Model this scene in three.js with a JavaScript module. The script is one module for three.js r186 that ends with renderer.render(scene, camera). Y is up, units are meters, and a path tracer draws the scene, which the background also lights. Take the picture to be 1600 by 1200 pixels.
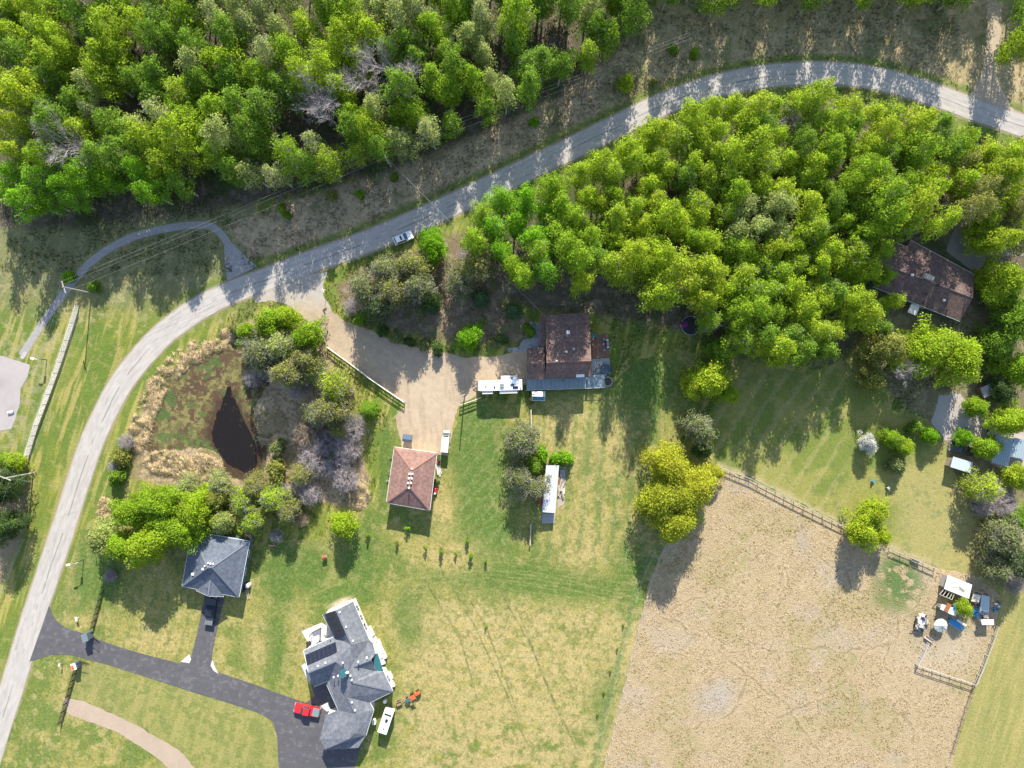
import * as THREE from 'three';
import { RoundedBoxGeometry } from 'three/addons/geometries/RoundedBoxGeometry.js';
import { mergeGeometries } from 'three/addons/utils/BufferGeometryUtils.js';

// ---------------------------------------------------------------- camera, sky, sun, exposure
const scene = new THREE.Scene();
const S = 0.14, H = 149;                        // metres per photo pixel on the ground; flying height of the camera
const camera = new THREE.PerspectiveCamera(2 * Math.atan(S * 600 / H) * 180 / Math.PI, 4 / 3, 1, 4000);
camera.position.set(0, H, 0);
camera.up.set(0, 0, -1);
camera.lookAt(0, 0, 0);
scene.add(camera);
const renderer = new THREE.WebGLRenderer({ antialias: true });
renderer.setSize(1024, 768);
renderer.toneMapping = THREE.LinearToneMapping;
renderer.toneMappingExposure = 2.15;
renderer.shadowMap.enabled = true;
renderer.shadowMap.type = THREE.PCFSoftShadowMap;

const SUN = new THREE.Vector3(0.09, Math.tan(30 * Math.PI / 180), -1).normalize();
const sun = new THREE.DirectionalLight(new THREE.Color(1.0, 0.93, 0.78), 5.0);
sun.position.copy(SUN).multiplyScalar(320);
sun.castShadow = true;
sun.shadow.mapSize.set(4096, 4096);
sun.shadow.camera.left = -140; sun.shadow.camera.right = 140; sun.shadow.camera.top = 120; sun.shadow.camera.bottom = -120;
sun.shadow.camera.near = 20; sun.shadow.camera.far = 700;
scene.add(sun); scene.add(sun.target);

const SKY_K = 0.45;
{
  const w = 512, h = 256, d = new Float32Array(w * h * 4);
  for (let j = 0; j < h; j++) for (let i = 0; i < w; i++) {
    const el = ((j + 0.5) / h - 0.5) * Math.PI, az = ((i + 0.5) / w - 0.5) * 2 * Math.PI;
    const y = Math.sin(el), x = Math.cos(el) * Math.cos(az), z = Math.cos(el) * Math.sin(az);
    const t = Math.pow(Math.max(0, 1 - Math.max(0, y)), 3.2);
    const g = Math.max(0, x * SUN.x + y * SUN.y + z * SUN.z);
    const glow = 0.5 * Math.pow(g, 6) + 0.9 * Math.pow(g, 40);
    let r = 0.36 + 0.58 * t + glow, gg = 0.53 + 0.43 * t + glow * 0.93, b = 0.86 + 0.16 * t + glow * 0.8;
    if (y < 0) { r = 0.34; gg = 0.36; b = 0.22; }
    const o = (j * w + i) * 4;
    d[o] = r * SKY_K; d[o + 1] = gg * SKY_K; d[o + 2] = b * SKY_K; d[o + 3] = 1;
  }
  const sky = new THREE.DataTexture(d, w, h, THREE.RGBAFormat, THREE.FloatType);
  sky.mapping = THREE.EquirectangularReflectionMapping;
  sky.magFilter = THREE.LinearFilter; sky.minFilter = THREE.LinearFilter;
  sky.needsUpdate = true;
  scene.background = sky;
  scene.environment = sky;
}

// ---------------------------------------------------------------- small helpers
function rng32(a) { return () => { a |= 0; a = a + 0x6D2B79F5 | 0; let t = Math.imul(a ^ a >>> 15, 1 | a); t = t + Math.imul(t ^ t >>> 7, 61 | t) ^ t; return ((t ^ t >>> 14) >>> 0) / 4294967296; }; }
const V = (x, y, z) => new THREE.Vector3(x, y, z);
const lerp = (a, b, t) => a + (b - a) * t;
const clamp = (x, a = 0, b = 1) => Math.min(b, Math.max(a, x));
const smooth = (a, b, x) => { const t = clamp((x - a) / (b - a)); return t * t * (3 - 2 * t); };
const LAT = new Float32Array(65536);
{ const r = rng32(4711); for (let i = 0; i < 65536; i++) LAT[i] = r(); }
function vn(x, y) {
  const xi = Math.floor(x), yi = Math.floor(y); let fx = x - xi, fy = y - yi;
  fx = fx * fx * (3 - 2 * fx); fy = fy * fy * (3 - 2 * fy);
  const a = xi & 255, b = (xi + 1) & 255, c = (yi & 255) << 8, d = ((yi + 1) & 255) << 8;
  return (LAT[c + a] * (1 - fx) + LAT[c + b] * fx) * (1 - fy) + (LAT[d + a] * (1 - fx) + LAT[d + b] * fx) * fy;
}
function fbm(x, y, o) { let s = 0, a = 0.5, n = 0; for (let i = 0; i < o; i++) { s += a * vn(x, y); n += a; x = x * 2.03 + 17.3; y = y * 2.03 + 9.1; a *= 0.55; } return s / n; }
// the point at height h that stands on the line from the camera's station through a mark of the survey grid (grid: 0.14 m cells on the ground)
const W = (gx, gy, h = 0) => { const k = S * (H - h) / H; return V((gx - 800) * k, h, (gy - 600) * k); };
const G = (gx, gy, h = 0) => { const p = W(gx, gy, h); p.y = 0; return p; };

const used = new Map();
function numbered(name) { const n = used.get(name) || 0; used.set(name, n + 1); return n ? name + '_' + String(n).padStart(3, '0') : name; }
function tag(o, label, category, group, kind) { o.userData = { label }; if (category) o.userData.category = category; if (group) o.userData.group = group; if (kind) o.userData.kind = kind; return o; }
function thing(name, label, category, p = V(0, 0, 0), turn = 0, group) {
  const o = new THREE.Group(); o.name = numbered(name); o.position.copy(p); o.rotation.y = turn; tag(o, label, category, group); scene.add(o); return o;
}
function part(name, geo, mat, parent, label) {
  if (Array.isArray(geo)) geo = join(geo);
  const m = new THREE.Mesh(geo, mat); m.name = name; m.castShadow = m.receiveShadow = true;
  if (label) m.userData = { label };
  parent.add(m); return m;
}
function solo(name, geo, mat, label, category, group) { if (Array.isArray(geo)) geo = join(geo); const m = new THREE.Mesh(geo, mat); m.name = numbered(name); m.castShadow = m.receiveShadow = true; tag(m, label, category, group); scene.add(m); return m; }
function struct(name, geo, mat, label) { const m = new THREE.Mesh(geo, mat); m.name = numbered(name); m.receiveShadow = m.castShadow = true; m.userData = { kind: 'structure' }; if (label) m.userData.label = label; scene.add(m); return m; }
function join(list) { return mergeGeometries(list.map((g) => { const q = g.index ? g.toNonIndexed() : g; for (const k of Object.keys(q.attributes)) if (!['position', 'normal', 'uv'].includes(k)) q.deleteAttribute(k); if (!q.attributes.uv) q.setAttribute('uv', new THREE.BufferAttribute(new Float32Array(q.attributes.position.count * 2), 2)); return q; })); }
const bx = (w, h, d, x = 0, y = 0, z = 0, ry = 0) => { const g = new THREE.BoxGeometry(w, h, d); if (ry) g.rotateY(ry); return g.translate(x, y, z); };
const rbx = (w, h, d, r, x = 0, y = 0, z = 0) => new RoundedBoxGeometry(w, h, d, 2, r).translate(x, y, z);
const cyl = (r0, r1, h, x = 0, y = 0, z = 0, n = 12) => new THREE.CylinderGeometry(r1, r0, h, n).translate(x, y, z);
function bar(a, b, w, h = w) {        // a squared bar between two points
  const d = b.clone().sub(a), L = d.length(), g = new THREE.BoxGeometry(w, h, L);
  const m = new THREE.Matrix4().lookAt(a, b, Math.abs(d.y) > 0.95 * L ? V(1, 0, 0) : V(0, 1, 0)); m.setPosition(a.clone().add(b).multiplyScalar(0.5));
  return g.applyMatrix4(m);
}
function rod(a, b, r0, r1 = r0, n = 6) {
  const d = b.clone().sub(a), L = d.length(), g = new THREE.CylinderGeometry(r1, r0, L, n, 1);
  g.applyQuaternion(new THREE.Quaternion().setFromUnitVectors(V(0, 1, 0), d.normalize())); return g.translate((a.x + b.x) / 2, (a.y + b.y) / 2, (a.z + b.z) / 2);
}
// a solid with a rectangular foot and a rectangular top (cabs, hoods)
function frustum(x0, x1, z0, X0, X1, Z0, y0, y1) {
  const b = [V(x0, y0, -z0), V(x1, y0, -z0), V(x1, y0, z0), V(x0, y0, z0)], t = [V(X0, y1, -Z0), V(X1, y1, -Z0), V(X1, y1, Z0), V(X0, y1, Z0)];
  const f = [[t[0], t[3], t[2], t[1]], [b[0], b[1], b[2], b[3]]];
  for (let i = 0; i < 4; i++) { const j = (i + 1) % 4; f.push([b[i], t[i], t[j], b[j]]); }
  return quads(f);
}
function quads(f) {
  const p = [], n = [], uv = [];
  for (const q of f) {
    const nn = q[1].clone().sub(q[0]).cross(q[2].clone().sub(q[0])).normalize();
    for (const [a, b, c] of q.length === 4 ? [[0, 1, 2], [0, 2, 3]] : [[0, 1, 2]]) for (const k of [a, b, c]) { p.push(q[k].x, q[k].y, q[k].z); n.push(nn.x, nn.y, nn.z); uv.push(q[k].x, q[k].z); }
  }
  return geo(p, n, uv);
}
function geo(p, n, uv, col) {
  for (let i = 0; i + 8 < p.length; i += 9) { // faces wound the way their normals point
    const ux = p[i + 3] - p[i], uy = p[i + 4] - p[i + 1], uz = p[i + 5] - p[i + 2], vx = p[i + 6] - p[i], vy = p[i + 7] - p[i + 1], vz = p[i + 8] - p[i + 2];
    if ((uy * vz - uz * vy) * n[i] + (uz * vx - ux * vz) * n[i + 1] + (ux * vy - uy * vx) * n[i + 2] < 0) { const sw = (a, s, w) => { for (let k = 0; k < w; k++) { const t = a[s + w + k]; a[s + w + k] = a[s + 2 * w + k]; a[s + 2 * w + k] = t; } }; sw(p, i, 3); sw(n, i, 3); if (uv) sw(uv, i / 3 * 2, 2); if (col) sw(col, i, 3); }
  }
  const g = new THREE.BufferGeometry();
  g.setAttribute('position', new THREE.BufferAttribute(new Float32Array(p), 3));
  g.setAttribute('normal', new THREE.BufferAttribute(new Float32Array(n), 3));
  if (uv) g.setAttribute('uv', new THREE.BufferAttribute(new Float32Array(uv), 2));
  if (col) g.setAttribute('color', new THREE.BufferAttribute(new Float32Array(col), 3));
  return g;
}
const rgb = (r, g, b) => new THREE.Color().setRGB(r, g, b);
const std = (r, g, b, rough = 0.8, extra = {}) => new THREE.MeshStandardMaterial({ color: rgb(r, g, b), roughness: rough, ...extra });

// ---------------------------------------------------------------- textures
const LUT = new Uint8Array(4097);
for (let i = 0; i <= 4096; i++) { const c = i / 4096; LUT[i] = Math.round(255 * (c <= 0.0031308 ? c * 12.92 : 1.055 * Math.pow(c, 1 / 2.4) - 0.055)); }
const enc = (c) => LUT[Math.round(clamp(c) * 4096)];
function tex(data, w, h, srgb) {
  const t = new THREE.DataTexture(data, w, h, THREE.RGBAFormat); t.magFilter = THREE.LinearFilter; t.minFilter = THREE.LinearMipmapLinearFilter; t.generateMipmaps = true;
  t.wrapS = t.wrapT = THREE.RepeatWrapping; if (srgb) t.colorSpace = THREE.SRGBColorSpace; t.needsUpdate = true; return t;
}
// albedo of a patch of ground; fn gets survey grid coordinates and writes linear colour into o
function paint(gx0, gy0, gx1, gy1, w, h, fn) {
  const d = new Uint8Array(w * h * 4), o = [0, 0, 0];
  for (let j = 0; j < h; j++) { const gy = lerp(gy0, gy1, (j + 0.5) / h); for (let i = 0; i < w; i++) { fn(lerp(gx0, gx1, (i + 0.5) / w), gy, o); const k = (j * w + i) * 4; d[k] = enc(o[0]); d[k + 1] = enc(o[1]); d[k + 2] = enc(o[2]); d[k + 3] = 255; } }
  const t = tex(d, w, h, true); t.wrapS = t.wrapT = THREE.MirroredRepeatWrapping; t.userData.box = [gx0, gy0, gx1, gy1]; return t;
}
function tile(n, fn, srgb) { const d = new Uint8Array(n * n * 4), o = [0, 0, 0]; for (let j = 0; j < n; j++) for (let i = 0; i < n; i++) { fn(i / n, j / n, o); const k = (j * n + i) * 4; for (let c = 0; c < 3; c++) d[k + c] = srgb ? enc(o[c]) : Math.round(255 * clamp(o[c])); d[k + 3] = 255; } return tex(d, n, n, srgb); }
// noise that repeats after one tile
const tn = (u, v, f, s) => { const a = u * f, b = v * f, i = Math.floor(a), j = Math.floor(b); let x = a - i, y = b - j; x = x * x * (3 - 2 * x); y = y * y * (3 - 2 * y); const L = (p, q) => LAT[((((q % f) + f) % f * 61 + s * 7) & 255) << 8 | ((((p % f) + f) % f * 37 + s * 13) & 255)]; return lerp(lerp(L(i, j), L(i + 1, j), x), lerp(L(i, j + 1), L(i + 1, j + 1), x), y); };
const bumpGrass = tile(512, (u, v, o) => { const a = 0.3 * tn(u, v, 24, 1) + 0.35 * tn(u, v, 64, 2) + 0.35 * tn(u, v, 150, 3); o[0] = o[1] = o[2] = a; });
const bumpGravel = tile(512, (u, v, o) => { const a = 0.3 * tn(u, v, 40, 4) + 0.7 * tn(u, v, 180, 5); o[0] = o[1] = o[2] = a; });
function shingles(c0, vary) {       // 4 m x 4 m of asphalt shingles, courses of 0.2 m
  return tile(512, (u, v, o) => {
    const row = Math.floor(v * 20), fv = v * 20 - row, uu = (u * 13 + (row % 3) / 3 + LAT[row * 31] * 0.3) % 13, cell = Math.floor(uu), fu = uu - cell;
    const t = (1 - vary) + 2 * vary * LAT[(row * 97 + cell * 13 + 5) & 65535];
    const gap = (fv < 0.13 ? 0.72 : 1) * (fu < 0.04 ? 0.8 : 1) * (0.78 + 0.44 * tn(u, v, 200, 6)) * (0.82 + 0.36 * tn(u, v, 7, 7)) * (0.9 + 0.2 * tn(u, v, 24, 3));
    o[0] = c0[0] * t * gap; o[1] = c0[1] * t * gap; o[2] = c0[2] * t * gap;
  }, true);
}
const bumpShingle = tile(512, (u, v, o) => { const row = Math.floor(v * 20), fv = v * 20 - row; o[0] = o[1] = o[2] = 0.2 + 0.6 * (1 - fv) * (fv > 0.1 ? 1 : 0.3) + 0.2 * LAT[(row * 97 + Math.floor(u * 13 + (row % 3) / 3) * 13) & 65535]; });
function metered(map, rough, bump, bs, per, extra = {}) { // uv in metres
  const m = new THREE.MeshStandardMaterial({ map, roughness: rough, ...extra }); if (map) map.repeat.set(1 / per, 1 / per);
  if (bump) { m.bumpMap = bump.clone(); m.bumpMap.needsUpdate = true; m.bumpMap.repeat.set(1 / per, 1 / per); m.bumpScale = bs; } return m;
}
function planks(c, n, per, vary = 0.2) { return tile(512, (u, v, o) => { const k = Math.floor(u * n), f = u * n - k, t = (1 - vary + 2 * vary * LAT[k * 53 + 9]) * (f < 0.07 ? 0.45 : 1) * (0.8 + 0.4 * tn(u, v * 0.25, 64, 8)); o[0] = c[0] * t; o[1] = c[1] * t; o[2] = c[2] * t; }, true); }
const M = {
  roofPink: metered(shingles([0.25, 0.145, 0.122], 0.17), 0.92, bumpShingle, 0.012, 4),
  roofBrown: metered(shingles([0.17, 0.108, 0.093], 0.24), 0.92, bumpShingle, 0.012, 4),
  roofUmber: metered(shingles([0.135, 0.088, 0.078], 0.27), 0.92, bumpShingle, 0.012, 4),
  roofSlate: metered(shingles([0.15, 0.162, 0.192], 0.12), 0.9, bumpShingle, 0.012, 4),
  roofNavy: metered(shingles([0.105, 0.125, 0.165], 0.14), 0.9, bumpShingle, 0.012, 4),
  capPink: std(0.30, 0.17, 0.135, 0.9), capSlate: std(0.15, 0.168, 0.21, 0.9), capBrown: std(0.25, 0.14, 0.11, 0.9),
  siding: metered(planks([0.62, 0.6, 0.56], 16, 3, 0.05), 0.7, null, 0, 3), sidingBlue: metered(planks([0.09, 0.16, 0.21], 16, 3, 0.06), 0.7, null, 0, 3), sidingTan: metered(planks([0.42, 0.34, 0.27], 16, 3, 0.06), 0.7, null, 0, 3), sidingBrown: metered(planks([0.16, 0.10, 0.07], 16, 3, 0.1), 0.8, null, 0, 3),
  deckBlue: metered(planks([0.24, 0.30, 0.33], 20, 3, 0.12), 0.75, null, 0, 3), deckRed: metered(planks([0.22, 0.12, 0.08], 20, 3, 0.2), 0.8, null, 0, 3), deckGrey: metered(planks([0.38, 0.36, 0.33], 20, 3, 0.15), 0.85, null, 0, 3),
  white: std(0.78, 0.78, 0.76, 0.5), offwhite: std(0.62, 0.6, 0.56, 0.6), grey: std(0.28, 0.28, 0.29, 0.7), dark: std(0.03, 0.03, 0.035, 0.6), black: std(0.014, 0.014, 0.017, 0.5), metal: std(0.5, 0.51, 0.52, 0.4, { metalness: 0.7 }),
  galv: std(0.72, 0.71, 0.68, 0.6), cable: std(0.30, 0.31, 0.32, 0.6), steelRoof: std(0.48, 0.495, 0.53, 0.45), wood: std(0.26, 0.19, 0.13, 0.9), woodPale: std(0.50, 0.43, 0.35, 0.9), woodGrey: std(0.42, 0.39, 0.36, 0.9), woodDark: std(0.07, 0.055, 0.045, 0.9),
  glass: std(0.03, 0.05, 0.07, 0.08), glassBlue: std(0.02, 0.10, 0.20, 0.1), tyre: std(0.02, 0.02, 0.02, 0.9), rim: std(0.5, 0.5, 0.52, 0.35, { metalness: 0.8 }),
  red: new THREE.MeshPhysicalMaterial({ color: rgb(0.62, 0.015, 0.02), roughness: 0.4, clearcoat: 0.6, clearcoatRoughness: 0.15 }),
  carWhite: new THREE.MeshPhysicalMaterial({ color: rgb(0.82, 0.83, 0.84), roughness: 0.4, clearcoat: 0.6, clearcoatRoughness: 0.15 }),
  carBlack: new THREE.MeshPhysicalMaterial({ color: rgb(0.012, 0.014, 0.018), roughness: 0.35, clearcoat: 0.7, clearcoatRoughness: 0.1 }),
  lamp: std(0.8, 0.15, 0.1, 0.3), clearLamp: std(0.7, 0.72, 0.75, 0.15), orange: std(0.62, 0.11, 0.03, 0.5), blue: std(0.02, 0.24, 0.52, 0.5), blueTarp: std(0.05, 0.22, 0.42, 0.5), rust: std(0.28, 0.10, 0.05, 0.9), teal: std(0.03, 0.13, 0.16, 0.5), purple: std(0.16, 0.02, 0.14, 0.7), cream: std(0.66, 0.60, 0.48, 0.7),
  solar: std(0.016, 0.019, 0.035, 0.22), solarFrame: std(0.03, 0.03, 0.04, 0.4), stone: std(0.36, 0.33, 0.30, 0.9), brick: std(0.35, 0.16, 0.09, 0.9),
};
// ---------------------------------------------------------------- ground and other flat ground covers
function curve(pts, n = 12, closed = false) { const c = new THREE.CatmullRomCurve3(pts.map((p) => V(p[0], 0, p[1])), closed, 'centripetal'); return c.getPoints(pts.length * n).map((p) => [p.x, p.z]); }
function rough(poly, step, amp, seed) {      // an outline with small irregularities
  const out = [];
  for (let i = 0; i < poly.length; i++) { const a = poly[i], b = poly[(i + 1) % poly.length], L = Math.hypot(b[0] - a[0], b[1] - a[1]), n = Math.max(1, Math.round(L / step)); for (let k = 0; k < n; k++) { const x = lerp(a[0], b[0], k / n), y = lerp(a[1], b[1], k / n); out.push([x + amp * 2 * (fbm(x * 0.13 + seed, y * 0.13, 3) - 0.5), y + amp * 2 * (fbm(x * 0.13, y * 0.13 + seed + 50, 3) - 0.5)]); } }
  return out;
}
function sheetGeo(poly, y, box) {
  const c = poly.map((p) => new THREE.Vector2((p[0] - 800) * S, (p[1] - 600) * S)); if (THREE.ShapeUtils.area(c) < 0) { c.reverse(); poly = poly.slice().reverse(); }
  const f = THREE.ShapeUtils.triangulateShape(c, []), p = [], n = [], uv = [];
  for (const t of f) for (const k of [t[0], t[2], t[1]]) { p.push(c[k].x, y, c[k].y); n.push(0, 1, 0); uv.push((poly[k][0] - box[0]) / (box[2] - box[0]), (poly[k][1] - box[1]) / (box[3] - box[1])); }
  return geo(p, n, uv);
}
function groundMat(map, bump, bs, per, roughness = 1) {
  const b = map.userData.box, m = new THREE.MeshStandardMaterial({ map, roughness }); m.bumpMap = bump.clone(); m.bumpMap.needsUpdate = true; m.bumpMap.repeat.set((b[2] - b[0]) * S / per, (b[3] - b[1]) * S / per); m.bumpScale = bs; return m;
}
// signed distance to an outline, positive inside
function sd(poly) {
  let x0 = 1e9, y0 = 1e9, x1 = -1e9, y1 = -1e9; for (const p of poly) { x0 = Math.min(x0, p[0]); x1 = Math.max(x1, p[0]); y0 = Math.min(y0, p[1]); y1 = Math.max(y1, p[1]); }
  return (x, y) => {
    if (x < x0 - 40 || x > x1 + 40 || y < y0 - 40 || y > y1 + 40) return -40;
    let d = 1e9, s = -1;
    for (let i = 0, j = poly.length - 1; i < poly.length; j = i++) {
      const ax = poly[j][0], ay = poly[j][1], bx_ = poly[i][0], by = poly[i][1], ex = bx_ - ax, ey = by - ay, wx = x - ax, wy = y - ay, t = clamp((wx * ex + wy * ey) / (ex * ex + ey * ey)), dx = wx - ex * t, dy = wy - ey * t;
      d = Math.min(d, dx * dx + dy * dy); if ((ay > y) !== (by > y) && x < (bx_ - ax) * (y - ay) / (by - ay) + ax) s = -s;
    }
    return s * Math.sqrt(d);
  };
}
function distTo(pts) { let x0 = 1e9, y0 = 1e9, x1 = -1e9, y1 = -1e9; for (const p of pts) { x0 = Math.min(x0, p[0]); x1 = Math.max(x1, p[0]); y0 = Math.min(y0, p[1]); y1 = Math.max(y1, p[1]); }
  return (x, y) => { if (x < x0 - 30 || x > x1 + 30 || y < y0 - 30 || y > y1 + 30) return 99; let d = 1e9; for (let i = 0; i + 1 < pts.length; i++) { const ax = pts[i][0], ay = pts[i][1], ex = pts[i + 1][0] - ax, ey = pts[i + 1][1] - ay, t = clamp(((x - ax) * ex + (y - ay) * ey) / (ex * ex + ey * ey)); const dx = x - ax - ex * t, dy = y - ay - ey * t; d = Math.min(d, dx * dx + dy * dy); } return Math.sqrt(d); }; }
const mixTo = (o, r, g, b, t) => { o[0] += (r - o[0]) * t; o[1] += (g - o[1]) * t; o[2] += (b - o[2]) * t; };
const blob = (x, y, cx, cy, rx, ry, rot = 0) => { const dx = x - cx, dy = y - cy, c = Math.cos(rot), s = Math.sin(rot), u = (dx * c + dy * s) / rx, v = (-dx * s + dy * c) / ry, q = u * u + v * v; return q > 4 ? 0 : Math.exp(-q * 1.2); };

const ROAD = curve([[-46, 1290], [-20, 1200], [0, 1133], [26, 1050], [41, 1000], [57, 950], [74, 900], [107, 800], [140, 700], [162, 650], [189, 600], [219, 560], [258, 520], [298, 490], [345, 464], [392, 445], [440, 427], [500, 404], [560, 383], [640, 350], [720, 314], [800, 276], [880, 238], [960, 199], [1040, 161], [1120, 134], [1200, 119], [1280, 114], [1340, 118], [1400, 130], [1460, 148], [1520, 170], [1580, 190], [1640, 212], [1720, 250], [1800, 300]], 6);
const PATH = curve([[34, 556], [60, 515], [85, 479], [107, 450], [137, 414], [175, 386], [215, 368], [260, 357], [300, 352], [330, 354], [350, 371], [362, 395], [378, 428]], 6);
const FENCE_FIELD = [[1115, 727], [1170, 748], [1225, 776], [1330, 828], [1395, 860], [1459, 886]];
const FENCE_F = distTo(FENCE_FIELD), FENCE_D = FENCE_F;
const zNorthStrip = sd([[356, 352], [430, 322], [600, 262], [700, 222], [820, 172], [905, 112], [960, 60], [1100, -60], [1720, -60], [1720, 200], [1560, 168], [1480, 140], [1400, 110], [1280, 94], [1180, 103], [1060, 140], [960, 184], [800, 260], [640, 336], [520, 382], [420, 408], [384, 398]]);
const zNorthWood = sd([[-200, 350], [100, 362], [260, 345], [430, 318], [600, 275], [760, 212], [900, 140], [980, 60], [1040, -80], [-200, -80]]);
const zGrove = sd([[735, 345], [900, 262], [1060, 178], [1200, 150], [1360, 158], [1480, 196], [1640, 240], [1720, 300], [1720, 430], [1560, 500], [1500, 520], [1370, 420], [1340, 540], [1300, 575], [1160, 560], [1060, 520], [950, 500], [850, 492], [780, 470], [735, 400]]);
const zGarden = sd([[505, 440], [560, 405], [640, 378], [735, 340], [800, 470], [840, 490], [845, 548], [770, 555], [690, 547], [620, 532], [560, 508], [520, 480]]);
const zEastYard = sd([[1370, 420], [1560, 480], [1700, 440], [1700, 760], [1540, 800], [1470, 720], [1440, 660], [1390, 620], [1350, 560]]);
const zMarsh = sd([[330, 545], [290, 560], [245, 600], [215, 650], [205, 700], [205, 745], [250, 760], [330, 765], [420, 770], [520, 790], [575, 800], [578, 740], [560, 680], [540, 630], [520, 560], [480, 500], [420, 490], [360, 510]]);
const zSouthWest = sd([[-60, 720], [20, 735], [48, 745], [44, 830], [20, 880], [0, 925], [-60, 960]]);
const dLink = distTo([[118, 492], [103, 535], [92, 566], [80, 600], [68, 632], [56, 664], [42, 712]]);
const dVergeStripe = distTo(ROAD);
const mapGround = paint(-114, -86, 1714, 1286, 2048, 1536, (x, y, o) => {
  const n1 = fbm(x * 0.022, y * 0.022, 4), n2 = fbm(x * 0.11 + 40, y * 0.11, 3), n3 = vn(x * 0.7, y * 0.7), w = (n2 - 0.5) * 16;
  const dr = dVergeStripe(x, y);
  // mown verge: green with straw patches, streaked along the road on the west side
  const str = fbm((x * 0.957 + y * 0.29) * 0.14, (-x * 0.29 + y * 0.957) * 0.016 + 3, 3);
  mixTo(o, 0.185, 0.205, 0.028, 1); mixTo(o, 0.10, 0.15, 0.02, smooth(0.45, 0.62, n1) * 0.9); mixTo(o, 0.10, 0.155, 0.022, smooth(0.55, 0.4, str) * 0.6); mixTo(o, 0.32, 0.275, 0.085, smooth(0.5, 0.68, str) * 0.8); mixTo(o, 0.30, 0.26, 0.10, smooth(0.6, 0.8, n2) * 0.4);
  if (y > 800 && x > 540) { mixTo(o, 0.31, 0.265, 0.10, 0.7); const s2 = fbm((x * 0.95 + y * 0.3) * 0.12, (-x * 0.3 + y * 0.95) * 0.012, 3); mixTo(o, 0.2, 0.21, 0.06, smooth(0.48, 0.65, s2) * 0.7); } if (y > 1030 && x < 440) { mixTo(o, 0.25, 0.235, 0.08, 0.7); mixTo(o, 0.13, 0.165, 0.035, smooth(0.5, 0.64, n2) * 0.6); } { const fl = dLink(x, y); if (fl < 8) mixTo(o, 0.40, 0.35, 0.27, smooth(7, 3, fl + (n2 - 0.5) * 5) * 0.85); }
  if (x < 140 && y < 700 && y > 520) mixTo(o, 0.30, 0.27, 0.15, smooth(0.35, 0.6, n2) * 0.5 * smooth(130, 60, x + (y - 560) * 0.35));
  // left shaded meadow above the path
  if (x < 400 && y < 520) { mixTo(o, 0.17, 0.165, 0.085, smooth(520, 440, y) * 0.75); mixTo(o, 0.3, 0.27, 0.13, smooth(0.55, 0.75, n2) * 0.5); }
  let s = smooth(-6, 12, zNorthStrip(x, y) + w); if (s > 0) { const t = x > 940 ? 0.55 : 1; mixTo(o, 0.36, 0.272, 0.17, s * (0.95 - (x > 940 ? 0.25 : 0))); mixTo(o, 0.44, 0.345, 0.215, s * t * smooth(0.48, 0.7, n2) * 0.75); mixTo(o, 0.12, 0.14, 0.05, s * smooth(0.6, 0.75, n1) * 0.7); mixTo(o, 0.11, 0.085, 0.065, s * smooth(0.66, 0.85, vn(x * 0.25, y * 0.25)) * 0.4); }
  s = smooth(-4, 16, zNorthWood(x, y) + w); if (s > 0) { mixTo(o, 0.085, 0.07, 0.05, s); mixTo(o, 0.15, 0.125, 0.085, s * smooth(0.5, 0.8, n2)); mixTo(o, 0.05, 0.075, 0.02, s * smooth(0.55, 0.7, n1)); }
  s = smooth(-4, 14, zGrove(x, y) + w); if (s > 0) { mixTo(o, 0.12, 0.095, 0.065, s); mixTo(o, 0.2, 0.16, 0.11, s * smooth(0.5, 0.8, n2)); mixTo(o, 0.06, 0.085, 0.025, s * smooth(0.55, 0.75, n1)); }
  s = smooth(0, 12, zGarden(x, y) + w * 0.6 - 10); if (s > 0) { mixTo(o, 0.17, 0.125, 0.085, s * 0.95); mixTo(o, 0.24, 0.19, 0.13, s * smooth(0.5, 0.75, n2)); mixTo(o, 0.10, 0.12, 0.04, s * smooth(0.58, 0.7, n1) * 0.7); }
  s = smooth(-4, 14, zEastYard(x, y) + w); if (s > 0) { mixTo(o, 0.16, 0.13, 0.08, s * 0.85); mixTo(o, 0.25, 0.22, 0.12, s * smooth(0.5, 0.7, n2) * 0.6); }
  s = smooth(-2, 8, zMarsh(x, y) + w * 0.8); if (s > 0) { mixTo(o, 0.37, 0.28, 0.17, s); mixTo(o, 0.16, 0.14, 0.045, s * smooth(0.5, 0.66, n1) * 0.8); mixTo(o, 0.12, 0.085, 0.055, s * smooth(0.5, 0.62, fbm(x * 0.3 + 9, y * 0.3, 2)) * 0.55); mixTo(o, 0.17, 0.12, 0.07, s * smooth(0.58, 0.75, n2) * 0.6); }
  s = smooth(-2, 10, zSouthWest(x, y) + w * 0.5); if (s > 0) mixTo(o, 0.27, 0.205, 0.13, s * 0.9);
  // greener strip that the mower keeps along the road
  s = smooth(36, 24, dr + w * 0.35) * (y < 470 ? 1 : 0.5); if (s > 0 && x < 1600) { mixTo(o, 0.115, 0.16, 0.028, s * (x > 320 ? 0.9 : 0.6)); mixTo(o, 0.25, 0.25, 0.05, s * smooth(0.55, 0.75, n2) * 0.6); }
  s = smooth(21.5, 18.5, dr + (n3 - 0.5) * 3); if (s > 0) mixTo(o, 0.30, 0.245, 0.19, s * 0.9);
  const k = 0.82 + 0.36 * n3; o[0] *= k; o[1] *= k; o[2] *= k;
});
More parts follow.
